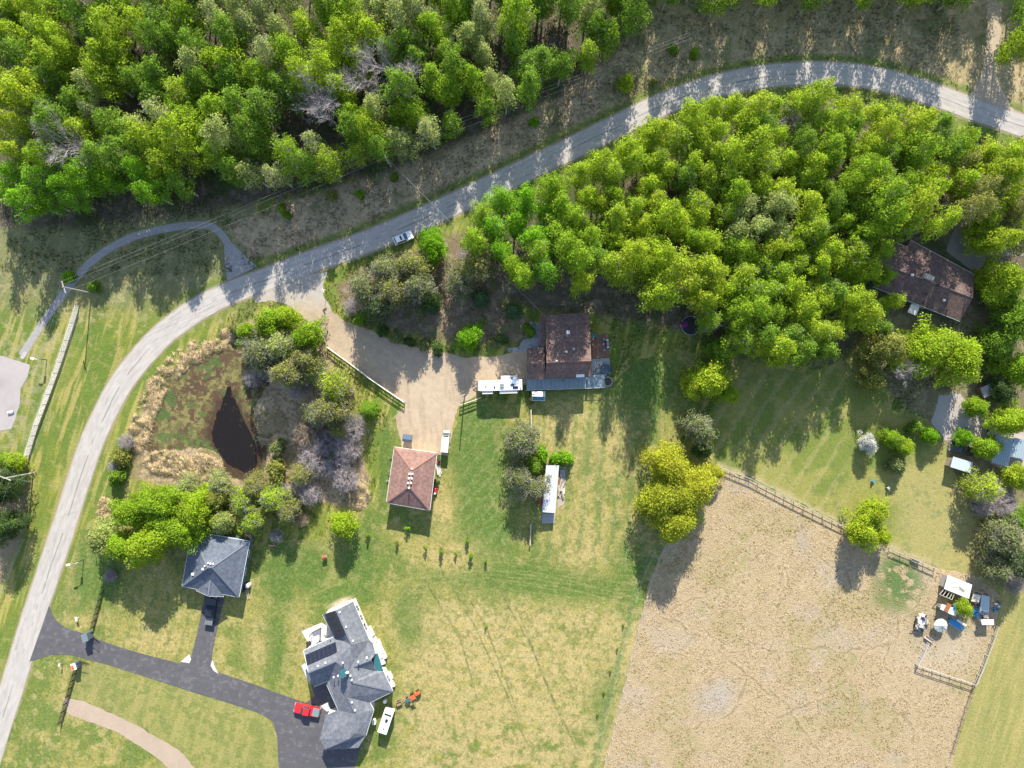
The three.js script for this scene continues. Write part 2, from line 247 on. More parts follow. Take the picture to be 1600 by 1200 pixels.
{ // one sheet to the horizon
  const xs = [-2400, -900, -400, -130, 130, 400, 900, 2400], p = [], n = [], uv = [], b = mapGround.userData.box;
  for (let j = 0; j < 7; j++) for (let i = 0; i < 7; i++) for (const [a, c] of [[0, 0], [0, 1], [1, 1], [0, 0], [1, 1], [1, 0]]) { const x = xs[i + a], z = xs[j + c]; p.push(x, 0, z); n.push(0, 1, 0); uv.push((x / S + 800 - b[0]) / (b[2] - b[0]), (z / S + 600 - b[1]) / (b[3] - b[1])); }
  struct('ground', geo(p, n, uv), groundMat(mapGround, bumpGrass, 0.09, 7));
}
// lawns
const LAWN = [[722, 632], [760, 626], [830, 634], [848, 612], [950, 604], [1000, 560], [1075, 548], [1100, 590], [1070, 640], [1062, 690], [1110, 722], [1040, 848], [1016, 905], [985, 1030], [960, 1133], [940, 1220], [600, 1290], [500, 1290], [432, 1150], [405, 1113], [360, 1098], [300, 1080], [230, 1058], [170, 1038], [140, 1030], [120, 1040], [104, 1098], [160, 1108], [230, 1140], [280, 1290], [-60, 1290], [20, 1130], [60, 1030], [84, 942], [112, 870], [126, 830], [160, 800], [330, 850], [420, 850], [500, 842], [560, 812], [590, 770], [592, 700], [608, 655], [634, 636], [628, 700], [700, 706], [714, 660]];
const dTrench = [[[699, 905], [740, 975], [790, 1080], [822, 1160]], [[735, 940], [760, 980], [800, 1090], [815, 1140]], [[812, 960], [850, 1060], [905, 1180]], [[770, 905], [830, 1010], [880, 1133]], [[660, 900], [720, 1000], [745, 1090]]].map((p) => distTo(p));
const dTracks = [[[640, 905], [760, 890], [880, 905], [1010, 938]], [[640, 915], [760, 903], [880, 918], [1000, 950]], [[300, 1040], [460, 940], [560, 900]]].map((p) => distTo(p));
const dEdge = distTo([[1030, 870], [1012, 910], [985, 1010], [958, 1120], [940, 1200]]);
const LB = [-60, 540, 1140, 1290];
const mapLawn = paint(...LB, 2048, 1280, (x, y, o) => {
  const n1 = fbm(x * 0.018 + 7, y * 0.018, 4), n2 = fbm(x * 0.09, y * 0.09 + 11, 3), n3 = vn(x * 0.8, y * 0.8), n4 = fbm(x * 0.05 + 90, y * 0.05, 3);
  mixTo(o, 0.245, 0.225, 0.06, 1); mixTo(o, 0.12, 0.16, 0.028, smooth(0.47, 0.6, n1)); mixTo(o, 0.36, 0.28, 0.125, smooth(930, 990, y + (n4 - 0.5) * 80) * smooth(600, 660, x) * smooth(0.34, 0.52, n2 * 0.5 + n4 * 0.5) * 0.85);
  let g = 0; // greener parts
  g = Math.max(g, blob(x, y, 745, 720, 46, 130), blob(x, y, 830, 908, 210, 26, 0.09) * 1.05, blob(x, y, 745, 800, 40, 90) * 0.9, blob(x, y, 760, 830, 60, 60) * 0.8, blob(x, y, 560, 880, 50, 70) * 0.7, blob(x, y, 540, 930, 60, 20), blob(x, y, 480, 890, 50, 50) * 0.8, blob(x, y, 640, 960, 25, 50), blob(x, y, 600, 720, 18, 90) * 0.8, blob(x, y, 870, 600, 70, 30), blob(x, y, 1000, 600, 80, 60), blob(x, y, 160, 900, 40, 60) * 0.9, blob(x, y, 120, 880, 22, 60), blob(x, y, 440, 900, 30, 60), blob(x, y, 430, 1000, 22, 60) * 0.9, blob(x, y, 940, 1090, 22, 60) * 0.8, blob(x, y, 985, 880, 40, 40) * 0.7);
  mixTo(o, 0.07, 0.13, 0.018, clamp(clamp(g * 1.6) * (0.65 + 0.75 * n2)));
  let d = 0; // drier parts
  d = Math.max(d, blob(x, y, 880, 680, 45, 60), blob(x, y, 960, 700, 40, 60), blob(x, y, 910, 850, 40, 45), blob(x, y, 690, 800, 22, 60) * 0.9, blob(x, y, 700, 870, 60, 30), blob(x, y, 720, 960, 70, 40) * 0.9, blob(x, y, 790, 1040, 120, 80), blob(x, y, 900, 1050, 60, 70) * 0.8, blob(x, y, 250, 1000, 60, 22), blob(x, y, 400, 1010, 22, 40) * 0.8, blob(x, y, 470, 1000, 20, 40) * 0.7, blob(x, y, 260, 1060, 100, 26) * 0.6, blob(x, y, 690, 1070, 60, 50) * 0.8, blob(x, y, 110, 850, 12, 90) * 0.8, blob(x, y, 130, 970, 40, 12));
  mixTo(o, 0.345, 0.275, 0.105, clamp(d * (0.45 + 1.2 * n4)) * 0.95); mixTo(o, 0.40, 0.32, 0.17, clamp(blob(x, y, 790, 1040, 110, 70) + blob(x, y, 740, 970, 50, 30)) * smooth(0.45, 0.65, n2) * 0.6);
  // mower lines
  if (x > 830 && x < 1040 && y > 640 && y < 880) { const st = Math.sin((x + (y - 640) * 0.09 + (n4 - 0.5) * 16) * 0.26); mixTo(o, 0.09, 0.15, 0.05, smooth(0.25, 0.9, st) * 0.5); mixTo(o, 0.28, 0.24, 0.1, smooth(0.3, 1, -st) * 0.35); }
  if (y > 870 && y < 950 && x > 640) { const st = Math.sin((y - (x - 640) * 0.11 + (n4 - 0.5) * 8) * 0.62); mixTo(o, 0.24, 0.24, 0.07, smooth(0.6, 1, st) * 0.35); }
  if (x > 715 && x < 800 && y > 640 && y < 880) { const st = Math.sin((x * 0.75 + y * 0.65 + (n4 - 0.5) * 12) * 0.4); mixTo(o, 0.16, 0.2, 0.07, smooth(0.3, 1, st) * 0.4); }
  if (y > 940 && x > 620) { const st = Math.sin((y * 0.98 - x * 0.2 + (n4 - 0.5) * 14) * 0.33); mixTo(o, 0.17, 0.19, 0.07, smooth(0.2, 1, st) * 0.3); }
  if (x < 330 && y > 860) { const st = Math.sin((x * 0.95 + y * 0.3 + (n4 - 0.5) * 8) * 0.3); mixTo(o, 0.09, 0.15, 0.04, smooth(0.4, 1, st) * 0.35); }
  for (const f of dTrench) { const t = f(x, y); if (t < 6) mixTo(o, 0.10, 0.115, 0.035, smooth(2.2, 0.5, t) * 0.75 * smooth(0.25, 0.5, n2)); }
  for (const f of dTracks) { const t = f(x, y); if (t < 6) mixTo(o, 0.29, 0.27, 0.10, smooth(2.2, 0.6, t) * 0.28); }
  { const t = dEdge(x, y); if (t < 40) { mixTo(o, 0.10, 0.15, 0.05, smooth(22, 12, t) * smooth(4, 10, t) * 0.7); mixTo(o, 0.24, 0.27, 0.1, smooth(3, 0, Math.abs(t - 9)) * 0.5); } }
  { const n5 = fbm(x * 0.33 + 3, y * 0.33 + 70, 2); mixTo(o, 0.30, 0.27, 0.10, smooth(0.55, 0.8, n5) * 0.25); mixTo(o, 0.085, 0.12, 0.02, smooth(0.45, 0.2, n5) * 0.35); }
  const kg = 1 - 0.8 * clamp(g * 1.3); mixTo(o, 0.35, 0.285, 0.12, smooth(0.53, 0.7, n2) * 0.55 * kg); mixTo(o, 0.10, 0.135, 0.025, smooth(0.58, 0.76, fbm(x * 0.16 + 5, y * 0.16, 2)) * 0.5);
  // sandy strip round the new house
  s_ = blob(x, y, 532, 942, 26, 9, -0.43); mixTo(o, 0.42, 0.33, 0.25, clamp(s_ * 1.6 - 0.5));
  const k = 0.7 + 0.6 * n3; o[0] *= k; o[1] *= k; o[2] *= k;
});
var s_;
const matLawn = groundMat(mapLawn, bumpGrass, 0.05, 7);
struct('lawn', sheetGeo(rough(LAWN, 6, 5, 3), 0.010, LB), matLawn);
const LAWN2 = [[1120, 725], [1100, 690], [1125, 600], [1150, 560], [1260, 585], [1330, 560], [1380, 600], [1392, 640], [1450, 655], [1475, 690], [1500, 760], [1540, 850], [1530, 900], [1460, 884], [1395, 858], [1330, 826], [1225, 774], [1170, 746]];
const LB2 = [1090, 540, 1560, 910];
const mapLawn2 = paint(...LB2, 1024, 806, (x, y, o) => {
  const n1 = fbm(x * 0.02 + 77, y * 0.02, 4), n2 = fbm(x * 0.1, y * 0.1 + 31, 3), n3 = vn(x * 0.8, y * 0.8);
  mixTo(o, 0.135, 0.17, 0.03, 1); mixTo(o, 0.22, 0.215, 0.055, smooth(0.42, 0.62, n1));
  const st = Math.sin((x * 0.83 + y * 0.55 + (n2 - 0.5) * 10) * 0.24); mixTo(o, 0.28, 0.25, 0.10, smooth(0.2, 0.95, st) * 0.45 * smooth(1350, 1300, x));
  mixTo(o, 0.30, 0.26, 0.10, smooth(1370, 1430, x + (n2 - 0.5) * 40) * smooth(690, 760, y) * 0.8);
  mixTo(o, 0.075, 0.13, 0.04, smooth(0.6, 0.78, n2) * 0.4);
  if (FENCE_D(x, y) < 16) mixTo(o, 0.34, 0.28, 0.16, smooth(13, 3, FENCE_D(x, y) + (n2 - 0.5) * 8) * 0.8);
  const k = 0.8 + 0.4 * n3; o[0] *= k; o[1] *= k; o[2] *= k;
});
struct('lawn', sheetGeo(rough(LAWN2, 6, 4, 8), 0.014, LB2), groundMat(mapLawn2, bumpGrass, 0.05, 7));
// dry pasture
const FIELD = [[1112, 724], [1170, 749], [1225, 777], [1330, 829], [1395, 861], [1461, 888], [1520, 896], [1562, 930], [1556, 975], [1528, 1066], [1500, 1140], [1470, 1290], [900, 1290], [940, 1212], [960, 1133], [985, 1030], [1016, 905], [1040, 848]];
const FB = [890, 700, 1580, 1290];
const trails = [[[1012, 950], [1060, 975], [1080, 995], [1105, 1000], [1140, 1015], [1240, 1023]], [[1105, 1000], [1130, 1020], [1180, 1060], [1230, 1110], [1280, 1180]], [[1200, 1020], [1270, 1012], [1350, 1015]], [[1205, 1130], [1260, 1096], [1340, 1040], [1400, 985], [1440, 950]], [[1380, 1010], [1385, 1050], [1400, 1085], [1420, 1140], [1425, 1200]], [[1290, 880], [1330, 910], [1350, 925]], [[1010, 925], [1045, 945], [1080, 935], [1120, 925]], [[1165, 870], [1200, 860], [1225, 880], [1235, 930]], [[1150, 1090], [1170, 1060], [1140, 1110], [1090, 1130]], [[1220, 900], [1205, 980], [1208, 1060], [1225, 1120]]].map((p) => distTo(curve(p, 5)));
const DUNG = (() => { const r = rng32(55), l = []; for (let i = 0; i < 60; i++) l.push([1000 + r() * 520, 740 + r() * 420, 0.9 + r() * 1.5]); return l; })();
const mapField = paint(...FB, 2048, 1752, (x, y, o) => {
  const n1 = fbm(x * 0.016 + 3, y * 0.016 + 8, 4), n2 = fbm(x * 0.09 + 60, y * 0.09, 3), n3 = vn(x * 1.3, y * 1.3), a = 3 * n1 + y * 0.004;
  const f1 = fbm((x * Math.cos(a) + y * Math.sin(a)) * 0.085, (-x * Math.sin(a) + y * Math.cos(a)) * 0.42, 3);
  mixTo(o, 0.455, 0.35, 0.205, 1); mixTo(o, 0.375, 0.305, 0.14, smooth(0.5, 0.66, n1) * 0.7); mixTo(o, 0.44, 0.36, 0.27, smooth(0.52, 0.75, fbm(x * 0.02 + 200, y * 0.02, 3)) * 0.8);
  mixTo(o, 0.24, 0.17, 0.09, smooth(0.54, 0.7, f1) * 0.8); mixTo(o, 0.22, 0.15, 0.085, smooth(0.58, 0.7, fbm((x * Math.cos(a * 2) + y * Math.sin(a * 2)) * 0.16, (-x * Math.sin(a * 2) + y * Math.cos(a * 2)) * 0.8 + 40, 2)) * 0.6); mixTo(o, 0.52, 0.43, 0.31, smooth(0.5, 0.32, f1) * 0.55);
  mixTo(o, 0.25, 0.25, 0.09, smooth(0.6, 0.76, n2) * 0.4 * smooth(0.4, 0.6, n1));
  mixTo(o, 0.10, 0.165, 0.05, clamp(blob(x, y, 1405, 905, 40, 55, -0.3) * 1.5 - 0.15) * smooth(0.36, 0.55, n2)); mixTo(o, 0.13, 0.18, 0.05, clamp(blob(x, y, 1382, 940, 20, 12)) * 0.8);
  mixTo(o, 0.38, 0.34, 0.30, clamp(blob(x, y, 1120, 1090, 40, 30, -0.7) * 1.3 - 0.2) * 0.8); mixTo(o, 0.37, 0.31, 0.27, clamp(blob(x, y, 1255, 845, 12, 26)) * 0.6);
  mixTo(o, 0.47, 0.40, 0.32, clamp(blob(x, y, 1470, 1020, 60, 40)) * 0.5); mixTo(o, 0.24, 0.17, 0.11, clamp(blob(x, y, 1455, 985, 36, 22)) * 0.35);
  const wx = x + 34 * (fbm(x * 0.028 + 400, y * 0.028, 3) - 0.5), wy = y + 34 * (fbm(x * 0.028, y * 0.028 + 300, 3) - 0.5); for (const t of trails) { const d = t(wx, wy); if (d < 9) { mixTo(o, 0.18, 0.14, 0.06, smooth(2.4, 0.2, d + (n2 - 0.5) * 3) * 0.5 * smooth(0.2, 0.55, fbm(x * 0.05 + 1, y * 0.05 + 7, 2))); mixTo(o, 0.46, 0.37, 0.25, smooth(2.6, 0, Math.abs(d - 4.2)) * 0.35); } }
  for (const b of DUNG) { const dx = x - b[0], dy = y - b[1]; if (dx * dx + dy * dy < 9) mixTo(o, 0.14, 0.11, 0.055, smooth(b[2], b[2] * 0.3, Math.hypot(dx, dy) + n2 - 0.5) * 0.8); }
  const e = FENCE_F(x, y); if (e < 14) mixTo(o, 0.44, 0.35, 0.24, smooth(11, 3, e) * 0.6);
  const k = 0.86 + 0.28 * n3; o[0] *= k; o[1] *= k; o[2] *= k;
});
struct('dry_field', sheetGeo(rough(FIELD, 6, 2.2, 21), 0.018, FB), groundMat(mapField, bumpGrass, 0.16, 5));
// marsh and pond
const MARSH = curve([[345, 540], [300, 556], [258, 592], [238, 640], [222, 690], [240, 712], [300, 700], [340, 708], [356, 742], [400, 752], [418, 715], [410, 670], [395, 640], [420, 600], [430, 540], [390, 520]], 5, true);
const PB = [190, 500, 450, 780];
const dPond = sd([[337, 655], [346, 636], [361, 622], [374, 650], [389, 680], [402, 714], [396, 735], [375, 738], [355, 725], [340, 705], [331, 682]]);
const mapMarsh = paint(...PB, 640, 690, (x, y, o) => {
  const n1 = fbm(x * 0.05, y * 0.05 + 4, 4), n2 = fbm(x * 0.2, y * 0.2 + 14, 3), n3 = vn(x * 1.1, y * 1.1);
  mixTo(o, 0.13, 0.115, 0.045, 1); mixTo(o, 0.085, 0.055, 0.032, smooth(0.5, 0.62, n1)); mixTo(o, 0.22, 0.20, 0.07, smooth(0.5, 0.62, n2) * 0.85); mixTo(o, 0.09, 0.05, 0.03, smooth(0.52, 0.64, fbm(x * 0.11 + 60, y * 0.11, 3)) * 0.8); mixTo(o, 0.07, 0.12, 0.03, smooth(0.6, 0.7, fbm(x * 0.06 + 30, y * 0.06, 3)) * 0.8);
  mixTo(o, 0.05, 0.024, 0.016, smooth(-20, -3, dPond(x, y) + (n2 - 0.5) * 22) * 0.9); mixTo(o, 0.08, 0.14, 0.03, clamp(blob(x, y, 318, 695, 36, 9, 0.25) * 1.6 - 0.2) * smooth(0.35, 0.55, n2)); const k = 0.75 + 0.5 * n3; o[0] *= k; o[1] *= k; o[2] *= k;
});
struct('marsh', sheetGeo(rough(MARSH, 4, 4, 31), 0.016, PB), groundMat(mapMarsh, bumpGrass, 0.14, 5));
struct('pond', sheetGeo(rough(curve([[336, 658], [344, 638], [351, 620], [357, 604], [364, 618], [376, 646], [390, 676], [403, 708], [399, 731], [377, 737], [356, 723], [341, 704], [332, 682]], 5, true), 1.6, 4.5, 33), 0.024, PB), new THREE.MeshPhysicalMaterial({ color: rgb(0.013, 0.010, 0.009), roughness: 0.06, ior: 1.33 }));
// roads
function ribbon(center, half, y, per, amp, seed) {
  const p = [], n = [], uv = [], L = [], R = []; let s = 0; const D = [];
  for (let i = 0; i < center.length; i++) { const a = center[Math.max(0, i - 1)], b = center[Math.min(center.length - 1, i + 1)], dx = b[0] - a[0], dy = b[1] - a[1], l = Math.hypot(dx, dy), h = typeof half === 'function' ? half(center[i], i) : half, j1 = amp * (fbm(i * 0.9 + seed, 3, 2) - 0.5) * 2, j2 = amp * (fbm(i * 0.9, seed + 9, 2) - 0.5) * 2; L.push([center[i][0] + dy / l * (h + j1), center[i][1] - dx / l * (h + j1)]); R.push([center[i][0] - dy / l * (h + j2), center[i][1] + dx / l * (h + j2)]); if (i) s += Math.hypot(center[i][0] - center[i - 1][0], center[i][1] - center[i - 1][1]) * S; D.push(s); }
  for (let i = 0; i + 1 < center.length; i++) for (const [P, k, u] of [[L, i, 0], [L, i + 1, 0], [R, i, 1], [R, i, 1], [L, i + 1, 0], [R, i + 1, 1]]) { p.push((P[k][0] - 800) * S, y, (P[k][1] - 600) * S); n.push(0, 1, 0); uv.push(u, D[k] / per); }
  const g = geo(p, n, uv); const q = g.attributes.position; if ((q.getZ(1) - q.getZ(0)) * (q.getX(2) - q.getX(0)) - (q.getX(1) - q.getX(0)) * (q.getZ(2) - q.getZ(0)) < 0) { const a = q.array; for (let i = 0; i < a.length; i += 9) for (let c = 0; c < 3; c++) { const t = a[i + 3 + c]; a[i + 3 + c] = a[i + 6 + c]; a[i + 6 + c] = t; } const b = g.attributes.uv.array; for (let i = 0; i < b.length; i += 6) for (let c = 0; c < 2; c++) { const t = b[i + 2 + c]; b[i + 2 + c] = b[i + 4 + c]; b[i + 4 + c] = t; } }
  return g;
}
const roadTex = (() => { const w = 256, h = 2048, d = new Uint8Array(w * h * 4); for (let j = 0; j < h; j++) for (let i = 0; i < w; i++) {
  const u = i / w, v = j / h, wob = (tn(0.3, v, 16, 3) - 0.5) * 0.05, n = tn(u * 0.25, v, 64, 9), f = 0.5 + LAT[(i * 7 + j * 251) & 65535] * 0.5;
  let c = [0.375, 0.35, 0.33];
  const dark = (at, wd, k) => { const t = smooth(wd, 0, Math.abs(u + wob - at)) * k; c = c.map((x) => x * (1 - t)); };
  dark(0.53, 0.045, 0.42 * smooth(0.3, 0.55, tn(0.1, v, 40, 5))); dark(0.33, 0.12, 0.10 * smooth(0.3, 0.7, tn(0.4, v, 24, 6))); dark(0.71, 0.11, 0.10 * smooth(0.3, 0.7, tn(0.8, v, 20, 1))); dark(0.2, 0.1, 0.16 * smooth(0.78, 0.84, tn(0.5, v, 36, 8)));
  const e = smooth(0.08, 0.0, Math.min(u, 1 - u)); c = [lerp(c[0], 0.33, e), lerp(c[1], 0.275, e), lerp(c[2], 0.22, e)];
  const k = (0.9 + 0.2 * n) * (0.88 + 0.2 * f) * (1 - 0.12 * smooth(0.75, 0.9, tn(u, v, 90, 2))); const q = (j * w + i) * 4; d[q] = enc(c[0] * k); d[q + 1] = enc(c[1] * k); d[q + 2] = enc(c[2] * k); d[q + 3] = 255;
} return tex(d, w, h, true); })();
const roadMat = new THREE.MeshStandardMaterial({ map: roadTex, roughness: 0.95 }); roadMat.bumpMap = bumpGravel.clone(); roadMat.bumpMap.needsUpdate = true; roadMat.bumpMap.repeat.set(1, 15); roadMat.bumpScale = 0.015;
struct('road', ribbon(ROAD, (p) => p[0] < 330 ? 18.6 : 17.6, 0.036, 80, 0.8, 5), roadMat);
function plain(name, poly, y, col, vary, bump, bs, res = 512, extra) {
  let x0 = 1e9, y0 = 1e9, x1 = -1e9, y1 = -1e9; for (const p of poly) { x0 = Math.min(x0, p[0]); x1 = Math.max(x1, p[0]); y0 = Math.min(y0, p[1]); y1 = Math.max(y1, p[1]); }
  const B = [x0 - 2, y0 - 2, x1 + 2, y1 + 2], m = Math.max(B[2] - B[0], B[3] - B[1]), map = paint(...B, Math.max(8, Math.round(res * (B[2] - B[0]) / m)), Math.max(8, Math.round(res * (B[3] - B[1]) / m)), (x, y_, o) => { const a = fbm(x * 0.04, y_ * 0.04 + 70, 4), b = vn(x * 1.2, y_ * 1.2), c = fbm(x * 0.2, y_ * 0.2, 3); o[0] = col[0]; o[1] = col[1]; o[2] = col[2]; if (extra) extra(x, y_, o, a, c); const k = (1 - vary) + 2 * vary * (0.5 * a + 0.2 * b + 0.3 * c); o[0] *= k; o[1] *= k; o[2] *= k; });
  return struct(name, sheetGeo(poly, y, B), groundMat(map, bump, bs, 4));
}
const GRAVEL = [[455, 432], [512, 425], [505, 440], [506, 462], [520, 488], [540, 503], [575, 514], [625, 538], [688, 549], [725, 559], [775, 557], [800, 550], [822, 548], [826, 600], [748, 604], [744, 619], [720, 630], [711, 650], [703, 694], [700, 712], [628, 702], [628, 694], [622, 675], [617, 650], [634, 634], [580, 592], [513, 543], [492, 512], [468, 490], [446, 474], [420, 470], [400, 474], [390, 450]];
plain('gravel_driveway', rough(GRAVEL, 5, 2, 41), 0.030, [0.40, 0.31, 0.22], 0.3, bumpGravel, 0.03, 1024, (x, y, o, a, c) => { mixTo(o, 0.375, 0.345, 0.32, smooth(500, 455, y)); mixTo(o, 0.47, 0.38, 0.28, blob(x, y, 665, 630, 40, 50) * 0.5); const s1 = fbm((x * 0.99 - y * 0.1) * 0.22, (x * 0.1 + y * 0.99) * 0.02 + 5, 2), s2 = fbm((y * 0.86 - x * 0.5) * 0.2, (x * 0.86 + y * 0.5) * 0.018 + 9, 2); mixTo(o, 0.31, 0.235, 0.16, smooth(0.52, 0.68, s1) * 0.6 * smooth(570, 610, y)); mixTo(o, 0.33, 0.26, 0.19, smooth(0.52, 0.68, s2) * 0.5 * smooth(610, 570, y) * smooth(470, 500, y)); mixTo(o, 0.47, 0.375, 0.27, smooth(0.5, 0.75, vn(x * 0.5, y * 0.5)) * 0.35); mixTo(o, 0.29, 0.23, 0.165, smooth(0.56, 0.7, a) * 0.4); });
struct('path', ribbon(PATH, (p) => p[1] > 385 && p[0] > 340 ? 8 + (p[1] - 385) * 0.42 : 5.8, 0.022, 6, 0.4, 7), groundMat(Object.assign(paint(0, 0, 40, 40, 256, 256, (x, y, o) => { const k = (0.8 + 0.4 * fbm(x * 0.3, y * 0.3, 3)) * (0.85 + 0.3 * vn(x * 4, y * 4)); o[0] = 0.29 * k; o[1] = 0.275 * k; o[2] = 0.275 * k; }), {}), bumpGravel, 0.012, 4));
plain('asphalt_driveway', curve([[77, 946], [86, 966], [100, 979], [135, 991], [175, 1007], [225, 1022], [280, 1036]], 4).concat([[297, 1032], [303, 1010], [309, 985], [316, 950], [321, 926], [352, 930], [346, 955], [339, 985], [332, 1020], [331, 1036], [340, 1050]], [[400, 1070], [440, 1085], [478, 1098], [492, 1088], [486, 1070], [560, 1062], [580, 1120], [520, 1300], [440, 1300], [433, 1150], [425, 1126], [405, 1114], [360, 1099], [300, 1081], [230, 1058], [170, 1039], [140, 1031], [108, 1023], [80, 1023], [46, 1034]]), 0.042, [0.088, 0.086, 0.098], 0.3, bumpGravel, 0.014, 1024, (x, y, o, a, c) => { const t = Math.sin((y - x * 0.28) * 0.35); mixTo(o, 0.11, 0.105, 0.115, smooth(0.2, 1, t) * 0.35); mixTo(o, 0.16, 0.15, 0.15, smooth(0.6, 0.75, c) * 0.5); mixTo(o, 0.06, 0.058, 0.066, smooth(0.56, 0.7, a) * 0.4); });
plain('concrete_court', rough([[-60, 540], [0, 555], [47, 570], [44, 588], [33, 606], [31, 630], [24, 655], [18, 670], [4, 672], [-60, 676]], 4, 1.2, 51), 0.03, [0.35, 0.315, 0.315], 0.14, bumpGravel, 0.008, 512, (x, y, o) => { mixTo(o, 0.26, 0.24, 0.25, blob(x, y, 2, 600, 16, 12) * 0.5 + blob(x, y, 16, 640, 12, 6, -0.6) * 0.5); });
plain('concrete_slab', [[31, 559], [38, 548], [43, 552], [36, 562]], 0.05, [0.37, 0.35, 0.35], 0.1, bumpGravel, 0.008, 64);
plain('dirt_track', rough([[98, 1090], [130, 1096], [165, 1110], [215, 1134], [280, 1172], [330, 1230], [300, 1230], [240, 1180], [180, 1142], [106, 1116]], 4, 2, 55), 0.026, [0.37, 0.29, 0.225], 0.2, bumpGravel, 0.02, 256);
plain('concrete_kerb', [[282, 1034], [296, 1022], [299, 1030], [296, 1036]], 0.06, [0.5, 0.48, 0.46], 0.1, bumpGravel, 0.006, 64);
plain('concrete_kerb', [[332, 1030], [329, 1040], [334, 1048], [342, 1053], [336, 1042]], 0.06, [0.5, 0.48, 0.46], 0.1, bumpGravel, 0.006, 64);
plain('gravel_yard', rough([[1455, 660], [1468, 618], [1500, 615], [1520, 640], [1560, 660], [1640, 670], [1640, 760], [1560, 730], [1500, 690], [1478, 688]], 4, 2.5, 57), 0.022, [0.36, 0.32, 0.30], 0.2, bumpGravel, 0.02, 256);
plain('concrete_driveway', rough([[1478, 392], [1490, 360], [1500, 330], [1530, 320], [1640, 330], [1640, 400], [1545, 400], [1532, 420], [1524, 428]], 5, 1, 58), 0.026, [0.22, 0.205, 0.18], 0.3, bumpGravel, 0.01, 256);
plain('access_track', rough([[1500, 158], [1522, 140], [1534, 112], [1541, 66], [1545, -80], [1572, -80], [1562, 66], [1557, 120], [1570, 150], [1590, 185]], 5, 3, 59), 0.026, [0.40, 0.32, 0.23], 0.22, bumpGravel, 0.02, 256);
// ---------------------------------------------------------------- trees: trunk with limbs, crown of leaf sprays, bare twigs
class Mesher {
  constructor() { this.p = []; this.n = []; this.c = []; }
  tri(a, b, c, na, nb, nc, col) { const ux = b.x - a.x, uy = b.y - a.y, uz = b.z - a.z, vx = c.x - a.x, vy = c.y - a.y, vz = c.z - a.z; if ((uy * vz - uz * vy) * na.x + (uz * vx - ux * vz) * na.y + (ux * vy - uy * vx) * na.z < 0) { [b, c] = [c, b]; [nb, nc] = [nc, nb]; } this.p.push(a.x, a.y, a.z, b.x, b.y, b.z, c.x, c.y, c.z); this.n.push(na.x, na.y, na.z, nb.x, nb.y, nb.z, nc.x, nc.y, nc.z); for (let i = 0; i < 3; i++) this.c.push(col[0], col[1], col[2]); }
  limb(a, b, r0, r1, n = 5, col = [1, 1, 1]) {
    const d = b.clone().sub(a).normalize(), u = Math.abs(d.y) < 0.9 ? V(0, 1, 0).cross(d).normalize() : V(1, 0, 0).cross(d).normalize(), v = d.clone().cross(u);
    let pa, pb, pn;
    for (let i = 0; i <= n; i++) { const t = i / n * Math.PI * 2, nn = u.clone().multiplyScalar(Math.cos(t)).addScaledVector(v, Math.sin(t)), qa = a.clone().addScaledVector(nn, r0), qb = b.clone().addScaledVector(nn, r1); if (i) { this.tri(pa, qa, pb, pn, nn, pn, col); this.tri(qa, qb, pb, nn, nn, pn, col); } pa = qa; pb = qb; pn = nn; }
  }
  leaf(c, out, s, r, col, soft = 0.22) {
    const f = V(r() - 0.5, r() - 0.5, r() - 0.5).multiplyScalar(2.2).add(out).normalize(); const u = V(r() - 0.5, r() - 0.5, r() - 0.5).cross(f).normalize(), v = f.clone().cross(u), w = s * 0.62;
    const a = c.clone().addScaledVector(u, s), b = c.clone().addScaledVector(v, w).addScaledVector(f, -s * 0.18), d = c.clone().addScaledVector(u, -s), e = c.clone().addScaledVector(v, -w).addScaledVector(f, -s * 0.18);
    const n = f.clone().lerp(out, soft).normalize(); this.tri(a, b, d, n, n, n, col); this.tri(a, d, e, n, n, n, col);
  }
  build() { return geo(this.p, this.n, null, this.c); }
}
const dirOf = (r) => { const z = r() * 2 - 1, t = r() * 6.2832, q = Math.sqrt(1 - z * z); return V(q * Math.cos(t), z, q * Math.sin(t)); };
